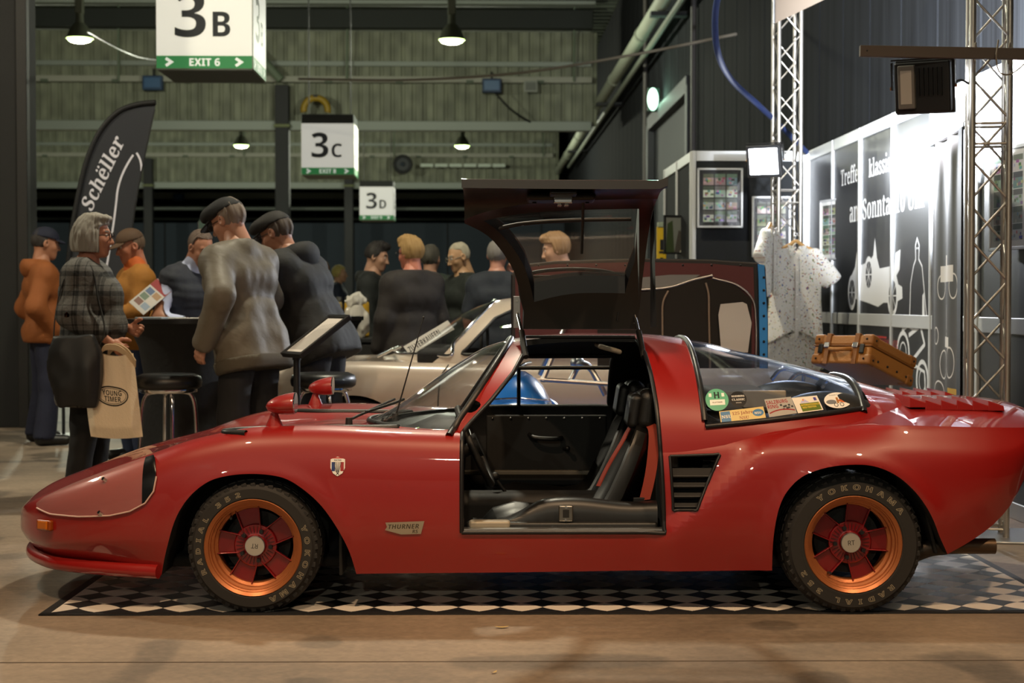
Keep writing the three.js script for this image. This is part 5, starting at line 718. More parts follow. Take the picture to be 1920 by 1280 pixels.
// ================= tan leather suitcase on the rack =================
{
  const t = thing('suitcase', 'tan leather suitcase with riveted corners strapped on the luggage rack', 'suitcase'), e2 = v3(0.66, -0.30, -0.60).normalize(), e1 = v3(0.72, 0, 0.69).normalize(); e1.addScaledVector(e2, -e1.dot(e2)).normalize(); const e3 = e1.clone().cross(e2).normalize(); if (e3.y < 0) e3.negate();
  const tan = std(0x9c6a2e, 0.6, { bumpMap: clothBump, bumpScale: 0.0015 }), tanDark = std(0x7c4f20, 0.6), L1 = 0.36, L2 = 0.42, H = 0.155;
  const m = new THREE.Matrix4().makeBasis(e1, e3, e2.clone()).setPosition(at(1620, 676, 8.42)); if (m.determinant() < 0) m.makeBasis(e1.clone().negate(), e3, e2).setPosition(at(1620, 676, 8.42));
  t.applyMatrix4(m);
  part(t, 'lower_shell', rbox(L1, H * 0.62, L2, 0.014, 0, -H * 0.19, 0, undefined, 3), tan); part(t, 'lid', rbox(L1 + 0.006, H * 0.37, L2 + 0.006, 0.014, 0, H * 0.315, 0, undefined, 3), tan); part(t, 'seam', rbox(L1 + 0.008, 0.006, L2 + 0.008, 0.003, 0, H * 0.125, 0), tanDark);
  for (const x of [-1, 1]) for (const z of [-1, 1]) for (const y of [-1, 1]) { const c = part(t, 'corner_cap', mv(new RoundedBoxGeometry(0.07, 0.06, 0.07, 3, 0.016), [x * (L1 / 2 - 0.029), y * (H / 2 - 0.024), z * (L2 / 2 - 0.029)]), std(0x8a5b26, 0.55)); for (const [dx, dz] of [[0.036, 0], [0, 0.036]]) part(c, 'rivet', sph(0.006, x * (L1 / 2 - 0.029 + dx), y * (H / 2 - 0.024), z * (L2 / 2 - 0.029 + dz), undefined, 8), MAT.darkMetal); }
  for (const x of [-0.09, 0.09]) { part(t, 'strap', [rbox(0.028, H + 0.014, 0.006, 0.002, x, 0, -L2 / 2 - 0.006), rbox(0.028, 0.006, L2, 0.002, x, H / 2 + 0.005, 0)], tanDark); part(t, 'clasp', rbox(0.035, 0.03, 0.012, 0.004, x, H * 0.12, -L2 / 2 - 0.012), MAT.chrome); part(t, 'lock', rbox(0.028, 0.05, 0.01, 0.004, x * 1.45, 0.0, -L2 / 2 - 0.008), MAT.darkMetal); }
  part(t, 'handle', tube([[-0.06, 0.0, -L2 / 2 - 0.004], [-0.045, -0.012, -L2 / 2 - 0.04], [0, -0.018, -L2 / 2 - 0.05], [0.045, -0.012, -L2 / 2 - 0.04], [0.06, 0.0, -L2 / 2 - 0.004]], 0.011, 30, 10), tan);
  for (let i = 0; i < 4; i++) for (const s of [-1, 1]) part(t, 'side_rivet', sph(0.0065, s * (L1 / 2 + 0.002), -0.045, -0.13 + i * 0.09, undefined, 8), MAT.darkMetal);
  part(t, 'label_tag', box(0.003, 0.04, 0.05, L1 / 2 + 0.004, 0.04, -0.13), std(0xb08a4e, 0.7));
}
// ================= pale coupe in the middle distance =================
{
  const Z = 10.9, t = thing('coupe', 'pale beige vintage coupe with chrome trimmed windscreen behind the red car', 'car', v3(0, -0.02, -Z)), beige = phy(0xb9ab9c, 0.35, { clearcoat: 1, clearcoatRoughness: 0.06 });
  const B = table([[-1.72, 0.3, 0.56, 0.56, 0.32], [-1.66, 0.52, 0.68, 0.66, 0.26], [-1.5, 0.66, 0.76, 0.73, 0.22], [-1.2, 0.74, 0.80, 0.775, 0.2], [-0.9, 0.765, 0.81, 0.80, 0.2], [-0.6, 0.77, 0.80, 0.82, 0.2], [0, 0.77, 0.79, 0.8, 0.2], [0.8, 0.77, 0.80, 0.8, 0.2], [1.4, 0.75, 0.80, 0.82, 0.22], [1.8, 0.66, 0.74, 0.76, 0.26], [1.95, 0.4, 0.62, 0.64, 0.34]]);
  const xs = []; for (let i = 0; i <= 90; i++) xs.push(mixn(-1.72, 1.95, i / 90));
  const low = loft(xs.map((x) => { const W = B(x, 1), yc = B(x, 2), yh = B(x, 3), yb = B(x, 4), half = [[0, yb], [W * 0.9, yb]]; for (const p of sideCurve) half.push([W * p.x, yb + (yc - yb) * p.y]); const wc = half[half.length - 1][0]; for (let i = 1; i <= 12; i++) { const u = 1 - i / 12; half.push([wc * u, mixn(yh, yc, sstep(0.4, 1, u)) ]); } return half.concat(half.slice(1, -1).reverse().map(([w, y]) => [-w, y])).map(([w, y]) => [x, y, w]); }));
  const G = table([[-0.82, 0.82, 0.05], [-0.78, 0.83, 0.3], [-0.66, 0.89, 0.5], [-0.5, 0.99, 0.6], [-0.3, 1.13, 0.655], [-0.12, 1.205, 0.68], [0.1, 1.235, 0.69], [0.45, 1.24, 0.69], [0.8, 1.19, 0.68], [1.1, 1.08, 0.65], [1.35, 0.95, 0.6], [1.5, 0.84, 0.5]]);
  const green = (inset) => loft(Array.from({ length: 60 }, (_, i) => { const x = mixn(-0.82, 1.5, i / 59), yt = G(x, 1) - inset, W = Math.max(0.01, G(x, 2) - inset), yb = 0.74, half = [[0, yb], [W, yb]]; for (let k = 1; k <= 26; k++) { const a = k / 26 * Math.PI / 2, n = 3.2, c = Math.cos(a) ** (2 / n), s = Math.sin(a) ** (2 / n); half.push([W * c * (1 - 0.24 * s * s), yb + (yt - yb) * s]); } return half.concat(half.slice(1, -1).reverse().map(([w, y]) => [-w, y])).map(([w, y]) => [x, y, w]); }));
  const wsA = [-0.42, 0.845], wsB = [-0.145, 1.165], scr = [[-1, 0.845], wsA, [wsA[0] + (wsB[0] - wsA[0]) * 1.14, wsA[1] + (wsB[1] - wsA[1]) * 1.14], [-1, 1.5]];
  const win = [[-0.30, 0.86], [0.62, 0.86], [0.60, 1.0], [0.45, 1.12], [0.0, 1.14], [-0.1, 1.09]], rear = [[0.95, 0.9], [1.6, 0.9], [1.6, 1.3], [0.98, 1.3]];
  const lin = std(0x141311, 0.7), gOut = brush(green(0), beige), gIn = brush(green(0.03), lin);
  let sh = sub(gOut, gIn); sh = sub(sh, side(scr, -1, 1, lin)); sh = sub(sh, side(win, -1, 1, lin)); sh = sub(sh, side(rear, -1, 1, lin));
  const sp = byMaterial(sh); part(t, 'roof_shell', sp.get(beige), beige); part(t, 'lining', sp.get(lin), lin);
  let lo = brush(low, beige); const arch = (x) => Array.from({ length: 25 }, (_, i) => { const a = Math.PI * i / 24; return [x + Math.cos(a) * 0.33, 0.26 + Math.sin(a) * 0.335]; }).concat([[x - 0.33, 0], [x + 0.33, 0]]);
  for (const x of [-0.95, 1.15]) lo = sub(lo, side(arch(x), -1, 1, lin)); lo = sub(lo, brush(mv(new THREE.BoxGeometry(1.5, 0.6, 1.26), [0.35, 0.66, 0]), lin));
  const lp = byMaterial(lo); part(t, 'body', lp.get(beige), beige); part(t, 'inner_body', lp.get(lin), lin);
  const pane2 = sub(brush(green(0.004), MAT.glass), brush(green(0.009), MAT.glass)); part(t, 'windscreen', whole(cap(pane2, side(scr, -1, 1, MAT.glass))), screenGlass); part(t, 'side_window', whole(cap(pane2, side(win, -1, 1, MAT.glass))), screenGlass);
  const gm = new THREE.Mesh(gOut.geometry, new THREE.MeshBasicMaterial({ side: THREE.DoubleSide })); gm.updateMatrixWorld(); const ray = (o, d) => { raycaster.set(o, d.normalize()); const h = raycaster.intersectObject(gm, false); return h.length ? h[0].point : null; };
  const dir = v3(wsA[0] - wsB[0], wsA[1] - wsB[1], 0).normalize(), ring = []; for (let i = 0; i <= 40; i++) { const w = mixn(0.645, -0.645, i / 40), p = ray(v3(wsB[0] - dir.x, wsB[1] - dir.y, w), dir.clone()); if (p && p.y > 0.84) ring.push(p); } const base = []; for (let i = 0; i <= 30; i++) { const w = mixn(-0.62, 0.62, i / 30), p = ray(v3(-2, 0.85, w), v3(1, 0, 0)); if (p) base.push(p); }
  part(t, 'windscreen_chrome', tube(ring.concat(base), 0.014, 260, 8, true), MAT.chrome);
  const wr = []; win.concat([win[0]]).forEach((p, i, a) => { if (i < a.length - 1) for (let k = 0; k < 6; k++) { const q = ray(v3(mixn(p[0], a[i + 1][0], k / 6), mixn(p[1], a[i + 1][1], k / 6), 2), v3(0, 0, -1)); if (q) wr.push(q); } }); part(t, 'window_chrome', tube(wr, 0.011, 160, 8, true), MAT.rubber);
  part(t, 'quarterlight_bar', rod([-0.02, 0.86, 0.68], [0.06, 1.13, 0.575], 0.012), MAT.chrome);
  for (const x of [-0.95, 1.15]) for (const s of [-1, 1]) { part(t, 'wheel', mv(new THREE.TorusGeometry(0.22, 0.075, 14, 40), [x, 0.295, s * 0.66]), tyreMat); part(t, 'hub', mv(new THREE.CylinderGeometry(0.16, 0.16, 0.1, 32), [x, 0.295, s * 0.66], [Math.PI / 2, 0, 0]), MAT.chrome); }
  for (const z of [-0.33, 0.33]) { part(t, 'seat', rbox(0.5, 0.16, 0.5, 0.06, 0.25, 0.6, z, undefined, 3), std(0x17130f, 0.6)); const b = part(t, 'seat_back', rbox(0.14, 0.5, 0.5, 0.05, 0.45, 0.85, z, [0, 0, -0.25], 3), std(0x17130f, 0.6)); for (let i = 0; i < 3; i++) part(b, 'orange_stripe', rbox(0.15, 0.045, 0.4, 0.01, 0.43 + i * 0.03, 0.8 + i * 0.09, z, [0, 0, -0.25]), std(0xb8761c, 0.6)); }
  part(t, 'steering_wheel', mv(new THREE.TorusGeometry(0.19, 0.012, 10, 40), [-0.18, 0.9, -0.3], [0, Math.PI / 2 - 0.1, 0.5]), MAT.rubber); part(t, 'dashboard', rbox(0.25, 0.12, 1.2, 0.04, -0.45, 0.83, 0), MAT.softBlack);
  part(t, 'price_card', mv(new THREE.PlaneGeometry(0.36, 0.075), [-0.515, 0.955, 0.30], [-0.35, 0.35, 0.66]), std(0xffffff, 0.6, { side: THREE.DoubleSide, map: canvasTex(512, 72, (g) => { g.fillStyle = '#cfccc4'; g.fillRect(0, 0, 512, 72); g.fillStyle = '#2b2b2b'; g.font = 'bold 50px sans-serif'; g.fillText('ZU VERKAUFEN', 22, 54); }) }));
  for (const s of [0.32, -0.2]) part(t, 'wiper', [rod([-0.83, 0.83, s], [-0.72, 0.89, s + 0.2], 0.008), rod([-0.74, 0.87, s - 0.08], [-0.66, 0.91, s + 0.34], 0.007)], MAT.chrome);
  part(t, 'door_gap', [tube([[-0.38, 0.79, 0.70], [-0.42, 0.72, 0.765], [-0.44, 0.5, 0.772], [-0.42, 0.28, 0.755]], 0.004, 30, 6)], MAT.black); part(t, 'side_trim', rod([-1.3, 0.52, 0.755], [1.5, 0.52, 0.77], 0.008), MAT.chrome); part(t, 'headlamp', mv(new THREE.SphereGeometry(0.1, 20, 14), [-1.6, 0.66, 0.45]), MAT.chrome); t.scale.set(1.085, 1.0, 1);
}
// ================= people =================
// surface nets over a distance field
function nets(field, lo, hi, cell) {
  const n = [0, 1, 2].map((k) => Math.ceil((hi[k] - lo[k]) / cell) + 2), [nx, ny, nz] = n, F = new Float32Array(nx * ny * nz), id = new Int32Array(nx * ny * nz).fill(-1), I = (i, j, k) => i + nx * (j + ny * k);
  for (let k = 0; k < nz; k++) for (let j = 0; j < ny; j++) for (let i = 0; i < nx; i++) F[I(i, j, k)] = field(lo[0] + i * cell, lo[1] + j * cell, lo[2] + k * cell);
  const pos = [], idx = [], E = [[0, 1], [0, 2], [0, 4], [1, 3], [1, 5], [2, 3], [2, 6], [3, 7], [4, 5], [4, 6], [5, 7], [6, 7]], c = new Float32Array(8);
  for (let k = 0; k < nz - 1; k++) for (let j = 0; j < ny - 1; j++) for (let i = 0; i < nx - 1; i++) {
    let m = 0; for (let q = 0; q < 8; q++) { c[q] = F[I(i + (q & 1), j + (q >> 1 & 1), k + (q >> 2))]; if (c[q] < 0) m++; }
    if (m === 0 || m === 8) continue;
    let x = 0, y = 0, z = 0, w = 0; for (const [a, b] of E) if ((c[a] < 0) !== (c[b] < 0)) { const t = c[a] / (c[a] - c[b]); x += (a & 1) + t * ((b & 1) - (a & 1)); y += (a >> 1 & 1) + t * ((b >> 1 & 1) - (a >> 1 & 1)); z += (a >> 2) + t * ((b >> 2) - (a >> 2)); w++; }
    id[I(i, j, k)] = pos.length / 3; pos.push(lo[0] + (i + x / w) * cell, lo[1] + (j + y / w) * cell, lo[2] + (k + z / w) * cell);
  }
  for (let k = 1; k < nz - 1; k++) for (let j = 1; j < ny - 1; j++) for (let i = 1; i < nx - 1; i++) {
    const s = F[I(i, j, k)] < 0; const quad = (a, b, c2, d, f) => { if (a < 0 || b < 0 || c2 < 0 || d < 0) return; f ? idx.push(a, b, c2, a, c2, d) : idx.push(a, c2, b, a, d, c2); };
    if (s !== F[I(i + 1, j, k)] < 0) quad(id[I(i, j - 1, k - 1)], id[I(i, j, k - 1)], id[I(i, j, k)], id[I(i, j - 1, k)], s);
    if (s !== F[I(i, j + 1, k)] < 0) quad(id[I(i - 1, j, k - 1)], id[I(i - 1, j, k)], id[I(i, j, k)], id[I(i, j, k - 1)], s);
    if (s !== F[I(i, j, k + 1)] < 0) quad(id[I(i - 1, j - 1, k)], id[I(i, j - 1, k)], id[I(i, j, k)], id[I(i - 1, j, k)], s);
  }
  const g = new THREE.BufferGeometry(); g.setAttribute('position', new THREE.Float32BufferAttribute(pos, 3)); g.setIndex(idx); g.computeVertexNormals(); return g;
}
const smin = (a, b, k) => { const h = Math.max(k - Math.abs(a - b), 0) / k; return Math.min(a, b) - h * h * k * 0.25; };
function capsule(x, y, z, p) { const [ax, ay, az, bx, by, bz, ra, rb] = p, dx = bx - ax, dy = by - ay, dz = bz - az, t = clamp(((x - ax) * dx + (y - ay) * dy + (z - az) * dz) / (dx * dx + dy * dy + dz * dz + 1e-9)); return Math.hypot(x - ax - dx * t, y - ay - dy * t, z - az - dz * t) - (ra + (rb - ra) * t); }
function fieldOf(caps, k = 0.05, grow = 0, extra) { return (x, y, z) => { let d = 1; for (const p of caps) { const q = capsule(x, y, z, p) - grow; if (q < d + k) d = d === 1 ? q : smin(d, q, k); } return extra ? extra(x, y, z, d) : d; }; }
function boundsOf(caps, pad) { const lo = [9, 9, 9], hi = [-9, -9, -9]; for (const p of caps) for (let k = 0; k < 3; k++) { lo[k] = Math.min(lo[k], p[k] - p[6], p[k + 3] - p[7]); hi[k] = Math.max(hi[k], p[k] + p[6], p[k + 3] + p[7]); } return [lo.map((v) => v - pad), hi.map((v) => v + pad)]; }
const C = (a, b, ra, rb = ra) => [a.x, a.y, a.z, b.x, b.y, b.z, ra, rb];
const ell = (x, y, z, cx, cy, cz, rx, ry, rz) => { const a = (x - cx) / rx, b = (y - cy) / ry, c = (z - cz) / rz, q = Math.hypot(a, b, c), q2 = Math.hypot(a / rx, b / ry, c / rz); return q2 < 1e-6 ? -Math.min(rx, ry, rz) : q * (q - 1) / q2; };
// head: local origin between the ears, looking along +z
function headField(o = {}) {
  const j = o.jaw ?? 1;
  return (x, y, z) => {
    const ax = Math.abs(x); let d = ell(x, y, z, 0, 0.03, -0.012, 0.076, 0.098, 0.098);
    d = smin(d, ell(x, y, z, 0, -0.045, 0.03, 0.058 * j, 0.08, 0.066), 0.04); d = smin(d, ell(x, y, z, 0, -0.102, 0.062, 0.026, 0.022, 0.024), 0.03);
    d = smin(d, capsule(x, y, z, [0, 0.01, 0.09, 0, -0.032, 0.11, 0.008, 0.0135]), 0.016); d = smin(d, ell(ax, y, z, 0.013, -0.036, 0.1, 0.009, 0.008, 0.01), 0.008);
    d = smin(d, capsule(ax, y, z, [0.0, 0.032, 0.084, 0.04, 0.034, 0.068, 0.01, 0.009]), 0.02); d = Math.max(d, -(ell(ax, y, z, 0.031, 0.012, 0.095, 0.017, 0.011, 0.016))); d = Math.min(d, ell(ax, y, z, 0.031, 0.011, 0.074, 0.014, 0.013, 0.014));
    d = smin(d, capsule(ax, y, z, [0, -0.064, 0.088, 0.017, -0.069, 0.077, 0.007, 0.004]), 0.01); d = smin(d, capsule(ax, y, z, [0, -0.079, 0.086, 0.014, -0.077, 0.077, 0.007, 0.004]), 0.01); d = smin(d, ell(ax, y, z, 0.042, -0.024, 0.058, 0.016, 0.018, 0.016), 0.03);
    const e = Math.max(ell(x, y, z, Math.sign(x) * 0.08, 0.0, -0.012, 0.013, 0.034, 0.023), -ell(x, y, z, Math.sign(x) * 0.09, 0.004, -0.004, 0.009, 0.02, 0.012)); d = smin(d, e, 0.008);
    return smin(d, capsule(x, y, z, [0, -0.05, -0.03, 0, -0.2, -0.045, 0.056, 0.06]), 0.03);
  };
}
function paintHead(g, skin, browCol) {
  const p = g.attributes.position, col = new Float32Array(p.count * 3), base = new THREE.Color(skin), lip = base.clone().lerp(new THREE.Color(0x8a3030), 0.45), brow = new THREE.Color(browCol), eye = new THREE.Color(0xd8d2cc), iris = new THREE.Color(0x241a14);
  for (let i = 0; i < p.count; i++) { const x = Math.abs(p.getX(i)), y = p.getY(i), z = p.getZ(i); let c = base; if (z > 0.07 && x < 0.021 && y < -0.058 && y > -0.088) c = lip; else if (z > 0.06 && Math.abs(y - 0.037) < 0.006 && x > 0.012 && x < 0.048) c = brow; else if (z > 0.07 && Math.hypot(x - 0.031, (y - 0.011) * 1.5) < 0.013) c = Math.hypot(x - 0.031, y - 0.011) < 0.006 ? iris : eye; col.set([c.r, c.g, c.b], i * 3); }
  g.setAttribute('color', new THREE.BufferAttribute(col, 3)); return g;
}
function flatColor(g, c) { const q = new THREE.Color(c), n = g.attributes.position.count, a = new Float32Array(n * 3); for (let i = 0; i < n; i++) a.set([q.r, q.g, q.b], i * 3); g.setAttribute('color', new THREE.BufferAttribute(a, 3)); return g; }
function handCaps(side, curl = 0.5, spread = 0.12) {   // local: wrist at origin, fingers along -y, palm facing +x * side inward, thumb towards +z
  const caps = [[0, 0.03, 0, 0, -0.03, 0, 0.026, 0.028], [0, -0.03, 0.022, 0, -0.075, 0.028, 0.016, 0.0135], [0, -0.03, 0, 0, -0.08, 0.006, 0.016, 0.0135], [0, -0.03, -0.02, 0, -0.075, -0.024, 0.015, 0.012]];
  const inw = -side; [[0.03, 0.068], [0.01, 0.075], [-0.01, 0.07], [-0.029, 0.056]].forEach(([z, L], f) => { let x = 0, y = -0.08 + Math.abs(f - 1) * 0.004, ang = curl * 0.45, zz = z; const dz = spread * (1.4 - f) * 0.3; for (let s = 0; s < 3; s++) { const l = L * [0.45, 0.32, 0.23][s], nx = x + inw * Math.sin(ang) * l, ny = y - Math.cos(ang) * l, nz = zz + dz * l; caps.push([x, y, zz, nx, ny, nz, 0.0092 - s * 0.0009, 0.0085 - s * 0.0011]); x = nx; y = ny; zz = nz; ang += curl * 0.85; } });
  let x = inw * 0.008, y = -0.022, z = 0.026; for (const [dx, dy, dz, l] of [[0.3, -0.6, 0.75, 0.038], [0.35, -0.8, 0.45, 0.03], [0.45, -0.85, 0.15, 0.024]]) { const k = Math.hypot(dx, dy, dz), nx = x + inw * dx / k * l, ny = y + dy / k * l, nz = z + dz / k * l; caps.push([x, y, z, nx, ny, nz, 0.0115, 0.0095]); x = nx; y = ny; z = nz; }
  return caps;
}
const headCache = {};
// spec: pos, turn (0 looks to the camera, +z), H height, lean, headTurn, headNod, arms {l, r}: {e, w} offsets, look, colours
function person(s) {
  const k = s.H / 1.78, t = thing('person', s.label, 'person', s.pos, s.turn, undefined); t.scale.setScalar(k);
  const build = s.build ?? 1, lean = s.lean ?? 0, roll = s.roll ?? 0, hip = v3(0, s.hipY ?? 0.95, 0), R = new THREE.Matrix4().makeRotationFromEuler(new THREE.Euler(lean, 0, roll)), up = (x, y, z) => v3(x, y - 0.95, z).applyMatrix4(R).add(hip);
  const sw = 0.175 * build, sho = { l: up(sw, 1.405, -0.01), r: up(-sw, 1.405, -0.01) }, neck = up(0, 1.49, -0.005), headC = up(0, 1.655, 0.03 + (s.headFwd ?? 0)).add(v3(0, -(s.headDrop ?? 0), 0));
  const arm = {}; for (const a of ['l', 'r']) { const sg = a === 'l' ? 1 : -1, q = s.arms?.[a] ?? {}; arm[a] = { s: sho[a], e: q.e ? v3(...q.e) : sho[a].clone().add(v3(sg * 0.07, -0.29, 0.0)), w: q.w ? v3(...q.w) : sho[a].clone().add(v3(sg * 0.09, -0.53, 0.07)), curl: q.curl ?? 0.45, roll: q.roll ?? 0 }; }
  const st = s.stance ?? 0.1, legs = [1, -1].map((sg) => ({ h: v3(sg * 0.09, hip.y - 0.03, 0), k: v3(sg * (0.09 + st * 0.3), 0.5, 0.03 + sg * (s.stride ?? 0) * 0.5), a: v3(sg * (0.09 + st * 0.5), 0.085, -0.03 + sg * (s.stride ?? 0)) }));
  const b = build, torso = [C(up(-0.085 * b, 0.95, 0), up(0.085 * b, 0.95, 0), 0.118 * b), C(up(-0.06 * b, 1.1, 0.012), up(0.06 * b, 1.1, 0.012), 0.118 * b), C(up(-0.085 * b, 1.3, 0.005), up(0.085 * b, 1.3, 0.005), 0.125 * b), C(sho.l, sho.r, 0.062 * b), C(up(0.03, 1.475, -0.02), sho.l, 0.055, 0.05 * b), C(up(-0.03, 1.475, -0.02), sho.r, 0.055, 0.05 * b)];
  if (s.belly) torso.push(C(up(-0.04, 1.1, 0.06 + s.belly), up(0.04, 1.1, 0.06 + s.belly), 0.115 * b)); if (s.bust) torso.push(C(up(-0.07, 1.28, 0.09), up(0.07, 1.28, 0.09), 0.075));
  const armCaps = ['l', 'r'].flatMap((a) => [C(arm[a].s, arm[a].e, 0.053 * b, 0.042 * b), C(arm[a].e, arm[a].w, 0.041 * b, 0.028)]), legCaps = legs.flatMap((l) => [C(l.h, l.k, 0.088 * b, 0.058 * b), C(l.k, l.a, 0.056 * b, 0.038)]);
  const skin = s.skin ?? 0xb98468, skinMat = std(0xffffff, 0.5, { vertexColors: true });
  // ---- body: one skin, head and hands on finer grids ----
  const all = [...torso, ...armCaps, ...legCaps, C(neck, up(0, 1.6, 0.0).lerp(headC, 0.5), 0.056, 0.055), ...legs.map((l) => C(l.a.clone().add(v3(0, -0.04, 0)), l.a.clone().add(v3(0, -0.055, 0.13)), 0.035, 0.028))];
  const [blo, bhi] = boundsOf(all, 0.03), bodyG = flatColor(nets(fieldOf(all, 0.06), blo, bhi, 0.02), skin);
  const hk = (s.jaw ?? 1) + '_' + skin + '_' + (s.brow ?? 0x3a2f28); if (!headCache[hk]) headCache[hk] = paintHead(nets(headField({ jaw: s.jaw }), [-0.11, -0.2, -0.13], [0.11, 0.15, 0.14], 0.0045), skin, s.brow ?? 0x3a2f28);
  const hm = new THREE.Matrix4().makeRotationFromEuler(new THREE.Euler((s.headNod ?? 0) + lean * 0.55, s.headTurn ?? 0, s.headTilt ?? 0, 'YXZ')).setPosition(headC), headG = headCache[hk].clone().applyMatrix4(hm);
  const hands = ['l', 'r'].map((a) => { const sg = a === 'l' ? 1 : -1, hc = handCaps(sg, arm[a].curl), [l, h] = boundsOf(hc, 0.01), g = flatColor(nets(fieldOf(hc, 0.012), l, h, 0.005), skin), dir = arm[a].w.clone().sub(arm[a].e).normalize(), q = new THREE.Quaternion().setFromUnitVectors(v3(0, -1, 0), dir).multiply(new THREE.Quaternion().setFromAxisAngle(v3(0, 1, 0), arm[a].roll)); return g.applyMatrix4(new THREE.Matrix4().compose(arm[a].w, q, v3(1, 1, 1))); });
  const mg = mergeGeometries([bodyG, headG, ...hands].map((g) => { const q = g.toNonIndexed(); return q; })); part(t, 'body', mergeVertices(mg), skinMat);
  // ---- clothes ----
  const J = s.top, fold = (amp, f, seed) => (x, y, z, d) => d - amp * (noise3(x * f + seed, y * f * 0.55 + seed, z * f) * 0.6 + 0.75 * (0.45 - Math.abs(noise3(x * f * 1.7 + y * 3, y * f * 0.8 - x * 2 + seed, z * f * 1.7))) + 0.25 * noise3(x * f * 4, y * f * 2 + seed, z * f * 4));
  const grow = J.grow ?? 0.022, hemY = J.hem ?? 0.88, sd = (s.H * 100) % 17, topCaps = [...torso, ...(hemY < 0.86 ? [C(up(-0.09 * b, hemY + 0.06, 0), up(0.09 * b, hemY + 0.06, 0), 0.125 * b)] : [])];
  const sleeveEnd = (a) => arm[a].e.clone().lerp(arm[a].w, J.sleeve ?? 0.93), sleeves = J.vest ? [] : ['l', 'r'].flatMap((a) => J.sleeve !== undefined && J.sleeve < 0 ? [C(arm[a].s, arm[a].s.clone().lerp(arm[a].e, 1 + J.sleeve), 0.058 * b, 0.056 * b)] : [C(arm[a].s, arm[a].e, 0.054 * b, 0.046 * b), C(arm[a].e, sleeveEnd(a), 0.046 * b, 0.036 * b)]);
  const tc = [...topCaps, ...sleeves, C(up(0, 1.44, -0.012), up(0, 1.505, -0.006), 0.07 * b, 0.058)], [tl, th] = boundsOf(tc, 0.06), inv = new THREE.Matrix4().copy(R).invert(), tmp = v3();
  const hemCut = (x, y, z) => { tmp.set(x, y, z).sub(hip).applyMatrix4(inv); return (hemY - 0.95) - tmp.y; };
  const fo = fold(J.fold ?? 0.007, J.freq ?? 9, sd), open = J.open;
  const near = (x, y, z) => { let m = 1; for (const a of ['l', 'r']) m = Math.min(m, Math.hypot(x - arm[a].w.x, y - arm[a].w.y, z - arm[a].w.z), Math.hypot(x - arm[a].e.x, y - arm[a].e.y, z - arm[a].e.z) - 0.02); return m; };
  const topG = nets(fieldOf(tc, 0.045, grow, (x, y, z, d) => { d = fo(x, y, z, d); if (J.quilt) { tmp.set(x, y, z).sub(hip).applyMatrix4(inv); d -= 0.007 * Math.abs(Math.sin(tmp.y * 48)); } const h = hemCut(x, y, z); let cut = near(x, y, z) < 0.13 ? -1 : h; if (cut > 0) { /* sleeves may hang below the hem */ let ds = 1; for (const p of sleeves) ds = Math.min(ds, capsule(x, y, z, p) - grow); return Math.max(smin(ds, Math.max(d, h), 0.01), -1); } d = Math.max(d, cut > -0.5 ? cut : -1); tmp.set(x, y, z).sub(hip).applyMatrix4(inv); return Math.max(d, tmp.y - 0.575 + (tmp.z > 0.02 ? (tmp.z - 0.02) * 0.9 : 0)); }), tl, th, J.cell ?? 0.0135);
  const setUV = (g, ax = 'x') => { const p = g.attributes.position, nn = g.attributes.normal, uv = new Float32Array(p.count * 2); for (let i = 0; i < p.count; i++) { const u = ax === 'z' ? p.getZ(i) : ax === 'x' ? p.getX(i) : Math.abs(nn.getX(i)) > 0.7 ? p.getZ(i) : p.getX(i); uv[i * 2] = u; uv[i * 2 + 1] = p.getY(i); } g.setAttribute('uv', new THREE.BufferAttribute(uv, 2)); return g; };
  const topM = J.mat ?? std(J.color, J.rough ?? 0.8, { bumpMap: clothBump, bumpScale: 0.001 }); part(t, J.name ?? 'jacket', setUV(topG, J.axis), topM, J.label);
  if (J.under) part(t, J.underName ?? 'shirt', setUV(nets(fieldOf([...torso, ...(J.underArms ? ['l', 'r'].flatMap((a) => [C(arm[a].s, arm[a].e, 0.054, 0.044), C(arm[a].e, arm[a].e.clone().lerp(arm[a].w, 0.92), 0.044, 0.034)]) : []), C(up(0, 1.44, -0.01), up(0, 1.535, 0.0), 0.062, 0.06)], 0.045, J.underGrow ?? 0.014, (x, y, z, d) => fold(0.006, 12, sd + 3)(x, y, z, d)), tl, th, 0.014)), std(J.under, 0.8));
  if (J.zip) part(t, 'front_opening', tube([up(0, 1.46, 0.075), up(0, 1.3, 0.158 * b), up(0, 1.1, 0.16 * b + (s.belly ?? 0)), up(0, hemY + 0.02, 0.15 * b)], J.zip, 24, 6), std(J.zipColor ?? 0x1a1a1a, 0.6));
  if (J.hood) part(t, 'hood', nets((x, y, z) => { tmp.set(x, y, z).sub(hip).applyMatrix4(inv); const d = Math.abs(ell(tmp.x, tmp.y, tmp.z, 0, 0.51, -0.075, 0.125, 0.085, 0.09)) - 0.016; return Math.max(d - 0.006 * noise3(x * 14, y * 14, z * 14), tmp.y - 0.58, ell(tmp.x, tmp.y, tmp.z, 0, 0.62, 0.06, 0.09, 0.14, 0.1) * -1); }, [-0.3, hip.y + 0.25, -0.4], [0.3, hip.y + 0.75, 0.55], 0.013), topM);
  if (J.collar) part(t, 'collar', nets((x, y, z) => { tmp.set(x, y, z).sub(hip).applyMatrix4(inv); return Math.max(Math.abs(Math.hypot(tmp.x * 0.95, tmp.z + 0.012) - (0.077 - (tmp.y - 0.53) * 0.12)) - 0.008, Math.abs(tmp.y - 0.538) - 0.036, tmp.z - 0.05); }, [-0.2, hip.y + 0.3, -0.25], [0.2, hip.y + 0.75, 0.5], 0.009), std(J.collar, 0.8));
  if (J.band) part(t, 'waistband', nets(fieldOf(topCaps, 0.045, grow + 0.012, (x, y, z, d) => { const h = hemCut(x, y, z); return Math.max(d, h, -h - 0.075); }), tl, th, 0.014), std(J.band, 0.85));
